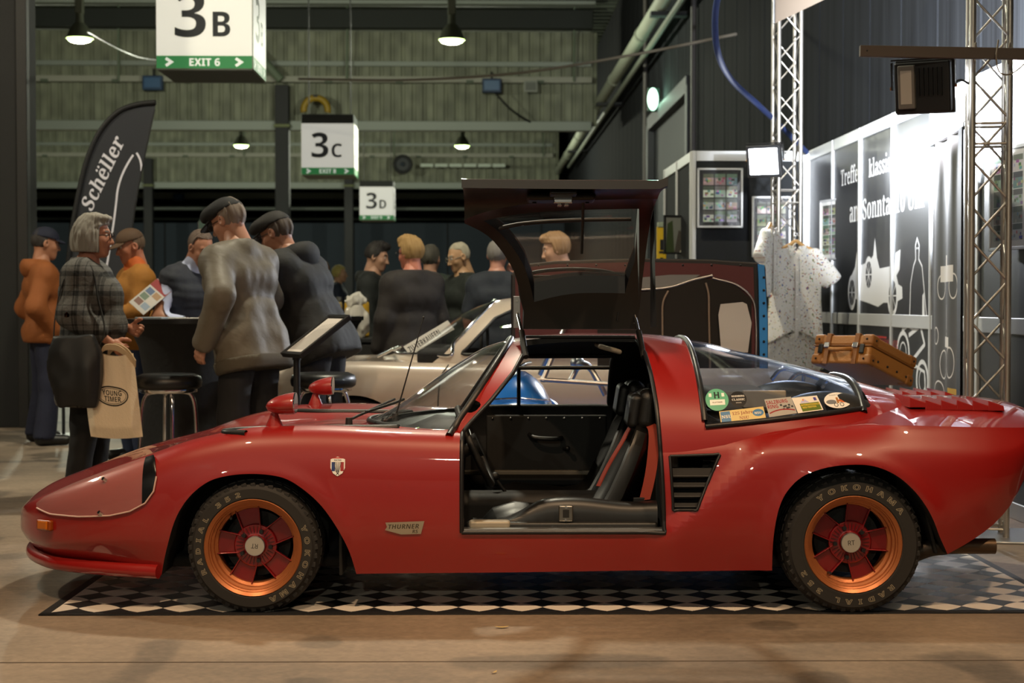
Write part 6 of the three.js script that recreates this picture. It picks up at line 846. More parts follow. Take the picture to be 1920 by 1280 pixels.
  if (J.cuff) for (const a of ['l', 'r']) { const p = sleeveEnd(a), q = p.clone().lerp(arm[a].w, 0.5); part(t, 'cuff', rod(p.clone().lerp(arm[a].e, 0.12), p.clone().lerp(arm[a].e, -0.03), 0.047 * b, 0.046 * b, 20), std(J.cuff, 0.8)); }
  // trousers, shoes
  const P = s.legs ?? { color: 0x14141a }; const lc = [...legs.flatMap((l) => [C(l.h, l.k, 0.092 * b, 0.07 * b), C(l.k, l.a.clone().add(v3(0, -0.02, 0)), 0.068 * b, P.cuffR ?? 0.062)]), C(v3(-0.08 * b, hip.y + 0.02, 0), v3(0.08 * b, hip.y + 0.02, 0), 0.115 * b)], [ll, lh] = boundsOf(lc, 0.04);
  part(t, 'trousers', nets(fieldOf(lc, 0.05, 0.014, (x, y, z, d) => Math.max(fold(0.007, 11, sd)(x, y, z, d), 0.055 - y, y - hip.y - 0.11)), ll, lh, 0.015), std(P.color, 0.85));
  for (const l of legs) part(t, 'shoe', nets(fieldOf([C(l.a.clone().setY(0.05), v3(l.a.x * 1.1, 0.045, l.a.z + 0.17), 0.05, 0.042), C(l.a.clone().setY(0.05).add(v3(0, 0, -0.035)), l.a.clone().setY(0.075), 0.045, 0.045)], 0.03, 0, (x, y, z, d) => Math.max(d, -y)), [l.a.x - 0.1, -0.01, l.a.z - 0.12], [l.a.x + 0.1, 0.15, l.a.z + 0.25], 0.012), phy(s.shoes ?? 0x100e0d, 0.4));
  // hair and hat, in head axes
  const onHead = (name, g, m, label) => part(t, name, g.applyMatrix4(hm), m, label), hs = s.hair;
  if (hs) onHead('hair', nets((x, y, z) => {
    const strand = 0.005 * noise3(Math.atan2(x, z) * 14, y * 9, 3) + 0.004 * noise3(x * 60, y * 14, z * 60); let d = ell(x, y, z, 0, 0.034, -0.018, 0.076 + hs.r, 0.098 + hs.r, 0.098 + hs.r) - strand;
    const low = hs.low ?? -0.02, face = hs.face ?? 0.035, fr = hs.fringe ?? 0.075; d = Math.max(d, -(z - face) > 0 ? -1 : fr - y + (z - face) * 0.3);    // no hair in front of the face line below the fringe
    d = Math.max(d, (low + Math.max(0, z + 0.01) * (hs.slope ?? 1.2)) - y); if (hs.long) d = smin(d, Math.max(Math.abs(ell(x, y, z, 0, -0.03, -0.025, 0.098, hs.long, 0.1)) - 0.022 - strand * 1.6, z - 0.045, -(y + hs.long * 0.78)), 0.02); if (hs.top) d = smin(d, ell(x, y, z, hs.topX ?? 0, 0.115, 0.02, 0.07, hs.top, 0.085) - strand * 1.5, 0.02); return d;
  }, [-0.16, -0.24, -0.17], [0.16, 0.2, 0.16], 0.006), hs.mat ?? std(hs.color, 0.75));
  if (s.cap) { const cc = s.cap, m = std(cc.color, 0.8); onHead('cap', nets((x, y, z) => { let d = Math.max(ell(x, y, z, 0, 0.045, -0.008, 0.092, 0.1 * (cc.tall ?? 1), 0.113), 0.05 - y - z * 0.12); if (cc.flat) d = smin(d, Math.max(ell(x, y, z, 0, 0.075, 0.045, 0.094, 0.06, 0.115), 0.035 - y + z * 0.12), 0.02); return d; }, [-0.13, -0.05, -0.16], [0.13, 0.22, 0.2], 0.006), m);
    onHead('cap_peak', nets((x, y, z) => Math.max(Math.abs(y - 0.052 + (z - 0.08) * 0.35 + x * x * 4) - 0.005, ell(x, 0, z, 0, 0, 0.09, 0.075, 1, cc.peak ?? 0.1), 0.04 - z), [-0.1, -0.04, 0.02], [0.1, 0.1, 0.21], 0.005), m); }
  if (s.glasses) { const m = std(s.glasses, 0.35); onHead('glasses', merge([mv(new THREE.TorusGeometry(0.023, 0.0026, 6, 24), [0.031, 0.008, 0.107]), mv(new THREE.TorusGeometry(0.023, 0.0026, 6, 24), [-0.031, 0.008, 0.107]), rod([-0.009, 0.012, 0.109], [0.009, 0.012, 0.109], 0.0025), rod([0.054, 0.012, 0.105], [0.082, 0.008, -0.01], 0.0025), rod([-0.054, 0.012, 0.105], [-0.082, 0.008, -0.01], 0.0025)]), m); }
  t.userData.arm = undefined; delete t.userData.arm;
  return { t, arm, k, world: (v) => v.clone().multiplyScalar(k).applyAxisAngle(v3(0, 1, 0), s.turn).add(s.pos) };
}
const ground = (px, z) => at(px, 565, z).setY(0);
const plaid = noiseTex(512, (x, y, t) => { const P = (u, ph) => { const q = ((u * 4 + ph) % 1 + 1) % 1; return q < 0.26 ? 1 : q > 0.5 && q < 0.56 ? 0.7 : 0; }, a = P(x, 0), b = P(y, 0.3), n = (t(x, y, 250, 1) - 0.5) * 0.12, v = 0.34 - a * 0.13 - b * 0.13 + (a * b) * -0.06 + n + (Math.abs(((x * 4 + 0.4) % 1) - 0.5) < 0.02 ? 0.12 : 0); return [v, v * 0.97, v * 0.93]; }, true); plaid.repeat.set(1 / 0.48, 1 / 0.48);
const RT = Math.PI / 2;
// woman in the plaid coat, side on, holding the tote bag
const woman = person({ label: 'grey-haired person in a plaid coat with black shoulder bag holding a tote', pos: ground(163, 9.3), turn: RT, H: 1.68, bust: 1, belly: 0.02, build: 1.04, skin: 0xb0765c, brow: 0x6b625a, headNod: 0.02, lean: 0.03,
  top: { name: 'coat', mat: std(0xffffff, 0.9, { map: plaid, bumpMap: clothBump, bumpScale: 0.002 }), hem: 0.60, grow: 0.035, axis: 'z', sleeve: 0.62, fold: 0.009 }, arms: { r: { e: [-0.27, 1.17, -0.02], w: [-0.22, 1.0, 0.2], curl: 1.5 }, l: { e: [0.25, 1.14, 0.0], w: [0.16, 1.08, 0.22], curl: 1 } },
  hair: { color: 0x8a847a, r: 0.02, low: -0.05, face: 0.02, fringe: 0.06, long: 0.125, top: 0.03 }, glasses: 0x2a1d16, legs: { color: 0x0d0d0e, cuffR: 0.055 }, stance: 0.02, stride: 0.03 });
// man in the rust hooded jacket
person({ label: 'person in a rust-brown hooded jacket and navy cap with hands in pockets', pos: ground(80, 13.05), turn: RT + 0.45, H: 1.78, skin: 0xa87458, top: { color: 0x8a4c1c, hood: 1, hem: 0.84, grow: 0.03, fold: 0.01 }, cap: { color: 0x14182c, peak: 0.07 }, hair: { color: 0x2b2522, r: 0.008, low: -0.03, face: 0.0, fringe: 0.09 }, legs: { color: 0x14172c, cuffR: 0.075 }, arms: { r: { e: [-0.29, 1.13, -0.1], w: [-0.2, 0.95, 0.06] }, l: { e: [0.29, 1.13, -0.1], w: [0.2, 0.95, 0.08] } }, stance: 0.25, headNod: 0.1 });
// man in the mustard jacket and brown cap behind the bar table
const capMan = person({ label: 'person in a mustard jacket and brown cap holding a leaflet behind the bar table', pos: ground(252, 11.6), turn: -RT + 0.55, H: 1.70, skin: 0xa8694e, top: { color: 0x94601a, hem: 0.86, grow: 0.026, fold: 0.009, under: 0xb8571c, collar: 0x2e2a1c, open: 1 }, cap: { color: 0x4a3420, peak: 0.1 }, hair: { color: 0x5a4634, r: 0.006, low: -0.03, face: 0.0, fringe: 0.1 }, legs: { color: 0x2a3550 }, headNod: 0.22, arms: { l: { e: [0.27, 1.16, 0.05], w: [0.12, 1.12, 0.27], curl: 1.1 }, r: { e: [-0.26, 1.14, 0.04], w: [-0.14, 1.08, 0.26], curl: 1 } } });
// man in the quilted vest
person({ label: 'person in a pale blue shirt and dark quilted vest bent over the table', pos: ground(340, 11.5), turn: 0.85, H: 1.72, lean: 0.3, skin: 0xa9745a, headNod: 0.35, top: { name: 'vest', color: 0x23262f, vest: 1, quilt: 1, hem: 0.86, grow: 0.03, under: 0xb6bcd8, underArms: 1 }, hair: { color: 0x5a4a40, r: 0.008, low: -0.04, face: 0.0, fringe: 0.09 }, legs: { color: 0x1d2030 }, arms: { l: { e: [0.3, 1.1, 0.2], w: [0.14, 1.06, 0.42] }, r: { e: [-0.3, 1.1, 0.12], w: [-0.16, 1.05, 0.36] } } });
// man in the grey blouson and flat cap, back to the camera
person({ label: 'person in a grey-olive blouson and black flat cap leaning on the table', pos: ground(470, 9.2), turn: Math.PI + 0.95, H: 1.80, build: 1.02, lean: 0.22, skin: 0xb07e66, headNod: 0.28, headTurn: 0.2, glasses: 0x1d1a18, top: { color: 0x5e574b, rough: 0.6, hem: 0.76, grow: 0.03, fold: 0.012, freq: 8, sleeve: 0.95, collar: 0x55503f, cuff: 0x3a352c, band: 0x4c463a }, cap: { color: 0x0f0f11, flat: 1, peak: 0.1 }, hair: { color: 0x7a6c60, r: 0.008, low: -0.05, face: 0.0, fringe: 0.09 }, legs: { color: 0x111114, cuffR: 0.08 }, arms: { l: { e: [0.33, 1.2, -0.1], w: [0.31, 0.93, 0.06], curl: 0.5 }, r: { e: [-0.3, 1.18, 0.15], w: [-0.14, 1.07, 0.38], curl: 0.8 } } });
// man in the black hoodie, bent forward
person({ label: 'person in a black hoodie and dark cap bending over beside the info stand', pos: ground(604, 9.75), turn: -RT - 0.35, H: 1.80, build: 1.05, lean: 0.42, skin: 0xa5745c, headNod: 0.15, glasses: 0x1a1716, top: { color: 0x111214, hood: 1, hem: 0.80, grow: 0.034, fold: 0.011 }, cap: { color: 0x1a1715, flat: 1, peak: 0.1 }, hair: { color: 0x4a4038, r: 0.006, low: -0.04, face: 0.0, fringe: 0.09 }, legs: { color: 0x12141c, cuffR: 0.08 }, arms: { l: { e: [0.3, 1.1, 0.3], w: [0.16, 1.06, 0.55] }, r: { e: [-0.3, 1.1, 0.3], w: [-0.16, 1.06, 0.55] } } });
// young man in the dark parka
person({ label: 'young dark-haired person in a dark hooded parka facing right', pos: ground(702, 14.0), turn: RT - 0.2, H: 1.69, skin: 0xa88068, headNod: 0.22, top: { color: 0x0e1412, hood: 1, hem: 0.8, grow: 0.036, fold: 0.01 }, hair: { color: 0x17120f, r: 0.014, low: -0.02, face: 0.035, fringe: 0.06, top: 0.045 }, legs: { color: 0x11131a } });
// blond man in the dark blazer
person({ label: 'blond person in a dark brown blazer with sunglasses seen from behind', pos: ground(772, 12.05), turn: Math.PI + 0.55, H: 1.66, build: 1.06, skin: 0xb5705a, headNod: 0.1, headTurn: 0.35, glasses: 0x101010, top: { color: 0x1e1815, hem: 0.78, grow: 0.03, fold: 0.007, collar: 0x120f0e }, hair: { color: 0x8f7143, r: 0.018, low: -0.045, face: 0.01, fringe: 0.05, top: 0.05 }, legs: { color: 0x15151a } });
person({ label: 'dark-haired person in a green jacket mostly hidden behind the blond one', pos: ground(806, 13.6), turn: Math.PI - 0.3, H: 1.66, skin: 0xa07860, top: { color: 0x182419, hem: 0.84, grow: 0.03 }, hair: { color: 0x3d3a30, r: 0.01, low: -0.05, face: 0.01, fringe: 0.07 }, legs: { color: 0x14161c } });
person({ label: 'grey-haired person in a dark green fleece with glasses looking down', pos: ground(866, 13.1), turn: -RT + 0.45, H: 1.66, skin: 0xb08a66, headNod: 0.3, glasses: 0x6a6a60, brow: 0x8a8478, top: { color: 0x121a14, hem: 0.84, grow: 0.03, collar: 0x121a14 }, hair: { color: 0x9a9480, r: 0.004, low: -0.03, face: -0.01, fringe: 0.07 }, legs: { color: 0x15161a } });
person({ label: 'grey-haired person in a navy shirt with red and white collar seen from behind', pos: ground(932, 12.5), turn: Math.PI - 0.2, H: 1.66, build: 1.0, skin: 0xb07c68, top: { name: 'shirt', color: 0x1c222b, hem: 0.84, grow: 0.022, sleeve: -0.2, collar: 0xc9c4bf }, hair: { color: 0x6f6b66, r: 0.008, low: -0.06, face: 0.02, fringe: 0.07 }, legs: { color: 0x15161a }, arms: { r: { e: [-0.24, 1.18, 0.16], w: [-0.1, 1.48, 0.17], curl: 1.2 } } });
person({ label: 'light brown haired person seen through the window of the raised car door', pos: ground(1048, 12.3), turn: -RT, H: 1.70, skin: 0xb58a70, headNod: 0.25, top: { color: 0x2a2422, hem: 0.84 }, hair: { color: 0x8a6a48, r: 0.02, low: -0.05, face: 0.02, fringe: 0.06, top: 0.04 }, legs: { color: 0x17171c } });
person({ label: 'tiny distant blond person in a navy jacket', pos: ground(634, 24), turn: RT, H: 1.72, skin: 0xa88468, top: { color: 0x1c2638, hem: 0.8, cell: 0.02 }, hair: { color: 0xa39a58, r: 0.015, low: -0.05, face: 0.02, fringe: 0.06 }, legs: { color: 0x3a4a2a } });
person({ label: 'tiny distant person in dark green beside the blond one', pos: ground(606, 22.5), turn: -RT, H: 1.75, skin: 0xb07a5a, top: { color: 0x14221a, hem: 0.8, cell: 0.02 }, hair: { color: 0x7a5a3a, r: 0.008, low: -0.04, face: 0.0, fringe: 0.08 }, legs: { color: 0x20242a } });
// ================= bar tables, stools, info stand, flags =================
const stretchBlack = std(0x0e0e10, 0.75, { bumpMap: clothBump, bumpScale: 0.002 });
function barTable(pos, label) {
  const t = thing('bar_table', label, 'table', pos, 0, 'bar tables in black stretch covers'), pts = [[0.0, 0], [0.36, 0.0], [0.34, 0.06], [0.30, 0.25], [0.275, 0.5], [0.28, 0.7], [0.315, 0.88], [0.37, 1.0], [0.405, 1.045]], g = lathe(pts, 64), p = g.attributes.position;
  for (let i = 0; i < p.count; i++) { const x = p.getX(i), y = p.getY(i), z = p.getZ(i), a = Math.atan2(z, x), w = 1 + 0.05 * Math.cos(4 * a) * (1 - y / 1.05) + 0.012 * noise3(a * 6, y * 4, 1) ; p.setX(i, x * w); p.setZ(i, z * w); } g.computeVertexNormals();
  part(t, 'stretch_cover', g, stretchBlack); part(t, 'table_top', cyl(0.41, 0.41, 0.03, 0, 1.05, 0, undefined, 64), std(0x1c1a1a, 0.35)); for (let i = 0; i < 4; i++) { const a = i * Math.PI / 2; part(t, 'foot_pocket', rbox(0.1, 0.03, 0.08, 0.01, Math.cos(a) * 0.38, 0.016, Math.sin(a) * 0.38, [0, -a, 0]), stretchBlack); } return t;
}
const tableA = ground(350, 10.55), tableB = ground(583, 12.25);
barTable(tableA, 'black covered bar table the group stands around'); barTable(tableB, 'black covered bar table mostly hidden behind the bending person');
const paper = std(0xc9c6c0, 0.6);
single('brochure', [rbox(0.3, 0.006, 0.21, 0.002, tableA.x + 0.08, 1.07, tableA.z + 0.22, [0, 0.15, 0])], paper, 'pale brochure lying on the near bar table', 'brochure'); single('brochure', [rbox(0.21, 0.01, 0.28, 0.002, tableA.x - 0.17, 1.071, tableA.z + 0.02, [0, -0.4, 0])], std(0x9aa2a8, 0.5), 'grey-blue brochure on the near bar table edge', 'brochure');
function stool(pos, label) {
  const t = thing('bar_stool', label, 'stool', pos, 0.35, 'round black bar stools with chrome legs'); part(t, 'cushion', lathe([[0, 0.76], [0.15, 0.76], [0.185, 0.745], [0.195, 0.715], [0.19, 0.685], [0.17, 0.672], [0, 0.672]], 48), phy(0x0f0f10, 0.4)); part(t, 'seat_band', lathe([[0.165, 0.675], [0.168, 0.655], [0.15, 0.65], [0, 0.65]], 40), MAT.chrome);
  for (let i = 0; i < 4; i++) { const a = i * Math.PI / 2; part(t, 'leg', tube([[Math.cos(a) * 0.06, 0.655, Math.sin(a) * 0.06], [Math.cos(a) * 0.12, 0.645, Math.sin(a) * 0.12], [Math.cos(a) * 0.145, 0.6, Math.sin(a) * 0.145], [Math.cos(a) * 0.165, 0.35, Math.sin(a) * 0.165], [Math.cos(a) * 0.195, 0.012, Math.sin(a) * 0.195]], 0.0125, 40, 10), MAT.chrome); part(t, 'foot_cap', cyl(0.016, 0.018, 0.025, Math.cos(a) * 0.195, 0.0125, Math.sin(a) * 0.195, undefined, 12), MAT.rubber); }
  part(t, 'foot_ring', mv(new THREE.TorusGeometry(0.172, 0.011, 10, 56), [0, 0.27, 0], [Math.PI / 2, 0, 0]), MAT.chrome); return t;
}
stool(ground(315, 9.15), 'round black bar stool with chrome legs in front of the bar table'); stool(ground(606, 9.3), 'round black bar stool partly hidden behind the info stand post');
{ // slanted info stand
  const P = ground(556, 8.75), t = thing('info_stand', 'slanted black information stand with a printed sheet', 'stand', P, 0); part(t, 'pole', rod([0, 0.02, 0], [0, 0.86, 0], 0.019, 0.019, 16), MAT.darkMetal); part(t, 'collar', cyl(0.024, 0.024, 0.03, 0, 0.87, 0), MAT.darkMetal); part(t, 'base', cyl(0.17, 0.18, 0.016, 0, 0.008, 0, undefined, 40), MAT.darkMetal);
  const m = new THREE.Matrix4().compose(v3(0.11, 0.985, 0.0), new THREE.Quaternion().setFromEuler(new THREE.Euler(0.0, 0.55, 0.62, 'YXZ')), v3(1, 1, 1)), A = (g) => g.applyMatrix4(m);
  part(t, 'tray', A(rbox(0.36, 0.02, 0.26, 0.005)), MAT.black); part(t, 'sheet', A(mv(new THREE.PlaneGeometry(0.31, 0.21), [0, 0.0115, 0], [-Math.PI / 2, 0, 0])), std(0xffffff, 0.6, { map: canvasTex(256, 180, (g) => { g.fillStyle = '#c6c0ba'; g.fillRect(0, 0, 256, 180); g.fillStyle = '#4a4644'; for (let i = 0; i < 14; i++) g.fillRect(16, 24 + i * 11, 150 + (i * 37) % 70, 4); g.fillStyle = '#6a5648'; g.fillRect(16, 8, 90, 9); }) }));
  for (const s of [-1, 1]) { part(t, 'frame_bar', A(rbox(0.37, 0.03, 0.024, 0.004, 0, 0.004, s * 0.122)), MAT.darkMetal); part(t, 'frame_bar', A(rbox(0.024, 0.03, 0.26, 0.004, s * 0.174, 0.004, 0)), MAT.darkMetal); } }
// ---- feather flag ----
{
  const Z = 13.6, Q = (px, py) => { const p = at(px, py, Z); return [p.x, p.y]; }, left = [[118, 640], [124, 540], [134, 440], [148, 360], [166, 292], [192, 240], [226, 207], [262, 195], [292, 192]], right = [[290, 205], [278, 262], [266, 320], [254, 385], [246, 450], [236, 540], [222, 640]];
  const outline = [...left, ...right].map((p) => Q(...p)), t = thing('feather_flag', 'tall black feather flag with white script beside the grey-haired person', 'flag', v3(0, 0, -Z));
  const g = new THREE.ShapeGeometry(polyShape(outline), 4), p = g.attributes.position, uv = g.attributes.uv, x0 = outline[0][0], x1 = Q(292, 192)[0], y0 = outline[0][1], y1 = Q(292, 192)[1]; for (let i = 0; i < p.count; i++) uv.setXY(i, (p.getX(i) - x0) / (x1 - x0), (p.getY(i) - y0) / (y1 - y0));
  const tex = canvasTex(512, 1320, (q, W, H) => { q.fillStyle = '#22242a'; q.fillRect(0, 0, W, H); const U = (px) => (px - 118) / 174 * W, Vv = (py) => (py - 192) / 448 * H; q.fillStyle = '#d8d6e0'; q.strokeStyle = '#d8d6e0'; q.save(); q.translate(U(172), Vv(398)); q.rotate(-1.13); q.font = 'italic bold 104px serif'; q.fillText('Schëller', 0, 0); q.restore();
    q.lineWidth = 11; q.beginPath(); q.moveTo(U(250), Vv(290)); q.quadraticCurveTo(U(222), Vv(330), U(219), Vv(370)); q.quadraticCurveTo(U(214), Vv(420), U(196), Vv(520)); q.stroke(); q.beginPath(); q.moveTo(U(256), Vv(286)); q.quadraticCurveTo(U(266), Vv(300), U(265), Vv(320)); q.stroke(); });
  part(t, 'sail', g, std(0xffffff, 0.75, { map: tex, side: THREE.DoubleSide })); const sl = left.map((q) => v3(...Q(...q), 0)); part(t, 'pole_sleeve', tube(sl, 0.024, 60, 8), MAT.black); part(t, 'pole', rod([sl[0].x, 0.03, 0], sl[0], 0.014), MAT.black); part(t, 'ground_plate', rbox(0.4, 0.03, 0.4, 0.01, sl[0].x, 0.015, 0), MAT.darkMetal); part(t, 'hem_cord', tube(right.map((q) => v3(...Q(...q), 0)), 0.006, 40, 6), MAT.black);
}
{ const p = at(381, 470, 26), t = thing('feather_flag', 'small distant pale green feather flag behind the flat cap', 'flag', v3(p.x, 0, p.z)); part(t, 'sail', mv(prism([[-0.07, 0.6], [-0.08, 2.3], [-0.06, 2.52], [0.0, 2.6], [0.07, 2.45], [0.1, 2.1], [0.09, 0.6]], 0.01), [0, 0, 0]), std(0x9fc4b4, 0.7)); part(t, 'pole', rod([-0.075, 0, 0], [-0.075, 2.5, 0], 0.012), MAT.alu); part(t, 'foot', cyl(0.2, 0.22, 0.04, -0.07, 0.02, 0), MAT.darkMetal); }
// ---- table at the back with jars and a gift bag ----
{
  const c = ground(700, 13.15), t = thing('display_table', 'low dark display table behind the coupe bonnet', 'table', c, 0); part(t, 'top', rbox(0.75, 0.04, 0.6, 0.01, 0, 0.86, 0), MAT.softBlack); part(t, 'skirt', rbox(0.73, 0.84, 0.58, 0.02, 0, 0.42, 0), std(0x15120f, 0.85));
  for (let i = 0; i < 4; i++) { const j = thing('jar', 'small glass jar with a dark lid, number ' + ['one', 'two', 'three', 'four'][i] + ' from the left on the display table', 'jar', c.clone().add(v3(-0.3 + i * 0.075, 0.88, -0.12)), 0, 'jars on the display table'); part(j, 'glass_body', lathe([[0, 0], [0.028, 0.002], [0.03, 0.02], [0.03, 0.28], [0.022, 0.3], [0, 0.3]], 20), i % 2 ? std(0xb8902a, 0.3) : phy(0x8a7a50, 0.2)); part(j, 'lid', cyl(0.024, 0.026, 0.04, 0, 0.32, 0, undefined, 16), std(0x3a3a36, 0.4)); }
  const b = thing('gift_bag', 'clear cellophane gift bag on the display table', 'bag', c.clone().add(v3(-0.12, 0.88, 0.2)), 0.2); part(b, 'cellophane', nets((x, y, z) => Math.max(ell(x, y, z, 0, 0.13, 0, 0.1, 0.17, 0.08) - 0.018 * noise3(x * 22, y * 16, z * 22), -y), [-0.16, -0.01, -0.14], [0.16, 0.36, 0.14], 0.011), phy(0xcfcabf, 0.15, { transmission: 0.35, thickness: 0 })); part(b, 'ruffle', nets((x, y, z) => ell(x, y, z, 0, 0.31, 0, 0.08, 0.06, 0.05) - 0.025 * noise3(x * 40, y * 20, z * 40), [-0.14, 0.22, -0.1], [0.14, 0.42, 0.1], 0.01), phy(0xd8d4ca, 0.15, { transmission: 0.3, thickness: 0 })); part(b, 'contents', rbox(0.11, 0.16, 0.08, 0.02, 0, 0.09, 0), std(0x8f7b4a, 0.6));
  const k = thing('photo_card', 'small photo card standing on the front edge of the display table', 'card', c.clone().add(v3(-0.3, 0.935, 0.26)), 0.1); part(k, 'board', rbox(0.13, 0.1, 0.008, 0.002), std(0xffffff, 0.6, {})); part(k, 'print', mv(new THREE.PlaneGeometry(0.12, 0.09), [0, 0, 0.005]), std(0xffffff, 0.6, { map: canvasTex(128, 96, (g) => { g.fillStyle = '#d8dce4'; g.fillRect(0, 0, 128, 96); g.fillStyle = '#4a78b8'; g.fillRect(0, 8, 128, 14); g.fillStyle = '#8a5a3a'; g.fillRect(12, 50, 46, 36); g.fillRect(70, 46, 46, 40); }) })); part(k, 'easel_foot', rbox(0.05, 0.06, 0.02, 0.004, 0, -0.024, -0.014, [0.3, 0, 0]), MAT.black);
}
// ================= things that are carried or hung =================
{ // canvas tote in the person's hand
  const w = at(207, 660, 9.0), t = thing('tote_bag', 'cream canvas tote bag printed with an oval emblem', 'bag', v3(w.x, 0, w.z));
  const Q = (px, py) => { const p = at(px, py, 9.0); return [p.x - w.x, p.y]; }, front = [[148, 672], [160, 668], [182, 664], [215, 662], [240, 664], [246, 668], [254, 720], [263, 800], [262, 812], [222, 817], [166, 819], [158, 760]].map((p) => Q(...p)).reverse();
  const canvas = std(0xc8ae8c, 0.9, { bumpMap: clothBump, bumpScale: 0.0015 });
  const body = (() => { const x0 = Q(148, 0)[0], x1 = Q(263, 0)[0], yT = Q(0, 664)[1], yB = Q(0, 818)[1], nu = 40, nv = 44, mk = (sgn) => { const pos = [], uv = [], idx = []; for (let j = 0; j <= nv; j++) for (let i = 0; i <= nu; i++) { const u = i / nu, v = j / nv, lx = mixn(Q(165, 0)[0], Q(148, 0)[0], v ** 0.8), rx = mixn(Q(263, 0)[0], Q(246, 0)[0], v), e = Math.min(1, Math.sin(u * Math.PI) * 2.2) * Math.min(1, (0.03 + v) * 6); const bul = 0.045 * e * (1 - 0.45 * v) + 0.007 * noise3(u * 5, v * 3, 2 + sgn) * e + 0.004 * Math.sin(u * 21 + v * 2) * v * e; pos.push(mixn(lx, rx, u), mixn(yB - 0.012 * Math.sin(u * 3), yT + 0.01 * Math.sin(u * 7), v), sgn * bul); uv.push(u, v); } for (let j = 0; j < nv; j++) for (let i = 0; i < nu; i++) { const a = j * (nu + 1) + i; sgn > 0 ? idx.push(a, a + 1, a + nu + 2, a, a + nu + 2, a + nu + 1) : idx.push(a, a + nu + 2, a + 1, a, a + nu + 1, a + nu + 2); } const g = new THREE.BufferGeometry(); g.setAttribute('position', new THREE.Float32BufferAttribute(pos, 3)); g.setAttribute('uv', new THREE.Float32BufferAttribute(uv, 2)); g.setIndex(idx); g.computeVertexNormals(); return g; }; return [mk(1), mk(-1)]; })();
  const tex = canvasTex(512, 640, (g, W, H) => { g.fillStyle = '#dfccb0'; g.fillRect(0, 0, W, H); for (let i = 0; i < 1500; i++) { g.fillStyle = i % 2 ? 'rgba(120,96,70,0.10)' : 'rgba(220,200,170,0.10)'; g.fillRect((i * 331) % W, (i * 577) % H, 12, 2); } g.strokeStyle = '#17140f'; g.lineWidth = 11; g.beginPath(); g.ellipse(276, 312, 150, 72, 0, 0, 7); g.stroke(); g.lineWidth = 4; g.beginPath(); g.ellipse(276, 312, 132, 58, 0, 0, 7); g.stroke(); g.fillStyle = '#17140f'; g.textAlign = 'center'; g.font = 'bold 54px sans-serif'; g.fillText('YOUNG', 276, 308); g.fillText('TIMER', 276, 354); });
  part(t, 'front_panel', body[0], std(0xffffff, 0.9, { map: tex, bumpMap: clothBump, bumpScale: 0.0015, side: THREE.DoubleSide })); part(t, 'back_panel', body[1], canvas); canvas.side = THREE.DoubleSide;
  part(t, 'handle', [ribbon([[Q(190, 668)[0], Q(0, 668)[1], 0.02], [Q(198, 652)[0], Q(0, 652)[1], 0.03], [Q(222, 652)[0], Q(0, 652)[1], 0.03], [Q(250, 676)[0], Q(0, 674)[1], 0.02]], 0.04, 0.005, v3(0.3, 1, 0.6)), ribbon([[Q(200, 664)[0], Q(0, 664)[1], -0.02], [Q(215, 650)[0], Q(0, 650)[1], 0.0], [Q(240, 660)[0], Q(0, 660)[1], 0.02], [Q(256, 682)[0], Q(0, 682)[1], 0.02]], 0.05, 0.005, v3(0.2, 1, 0.6))], canvas);
}
{ // black shoulder bag
  const c = at(142, 692, 8.92), t = thing('shoulder_bag', 'large soft black shoulder bag at the hip of the plaid coat', 'bag', c); part(t, 'pouch', nets((x, y, z) => Math.max(Math.max(Math.abs(x + y * 0.05) - 0.155 + 0.05 * (y / 0.2) ** 2, Math.abs(y) - 0.21, ell(x, y, z, 0, 0, 0, 0.2, 0.26, 0.06)), y - 0.19) - 0.012 * noise3(x * 12, y * 9, z * 12), [-0.22, -0.27, -0.1], [0.22, 0.23, 0.1], 0.011), phy(0x0e0e0f, 0.5)); part(t, 'zip', tube([[-0.13, 0.14, 0.01], [0, 0.155, 0.012], [0.13, 0.14, 0.01]], 0.006, 20, 6), MAT.darkMetal);
  const L = (px, py, z) => at(px, py, z).sub(c); part(t, 'shoulder_strap', [ribbon([L(100, 650, 9.0), L(104, 590, 9.03), L(122, 520, 9.05), L(150, 492, 9.12), L(170, 500, 9.1), L(184, 560, 9.05), L(196, 620, 9.0), L(186, 650, 8.98)].map((p) => p.toArray()), 0.025, 0.005, v3(0.4, 0.2, 0.9))], MAT.black); }
{ // leaflet in the hand of the mustard jacket
  const c = at(282, 556, 11.18), t = thing('leaflet', 'folded leaflet with photos held above the bar table', 'leaflet', c); const m = new THREE.Matrix4().makeRotationFromEuler(new THREE.Euler(-0.5, 0.1, -0.72)); part(t, 'sheet', rbox(0.15, 0.27, 0.003, 0.001).applyMatrix4(m), paper); part(t, 'print', mv(new THREE.PlaneGeometry(0.148, 0.265), [0, 0, 0.0025]).applyMatrix4(m), std(0xffffff, 0.6, { map: canvasTex(160, 280, (g) => { g.fillStyle = '#b9b4ae'; g.fillRect(0, 0, 160, 280); g.fillStyle = '#8a2a2c'; g.fillRect(0, 0, 160, 70); for (let i = 0; i < 6; i++) { g.fillStyle = ['#5a6a88', '#a08060', '#6a7a6a', '#c0b8b0', '#7a5a50', '#8a98a8'][i]; g.fillRect(14 + (i % 2) * 70, 84 + (i >> 1) * 58, 62, 50); } }) })); }
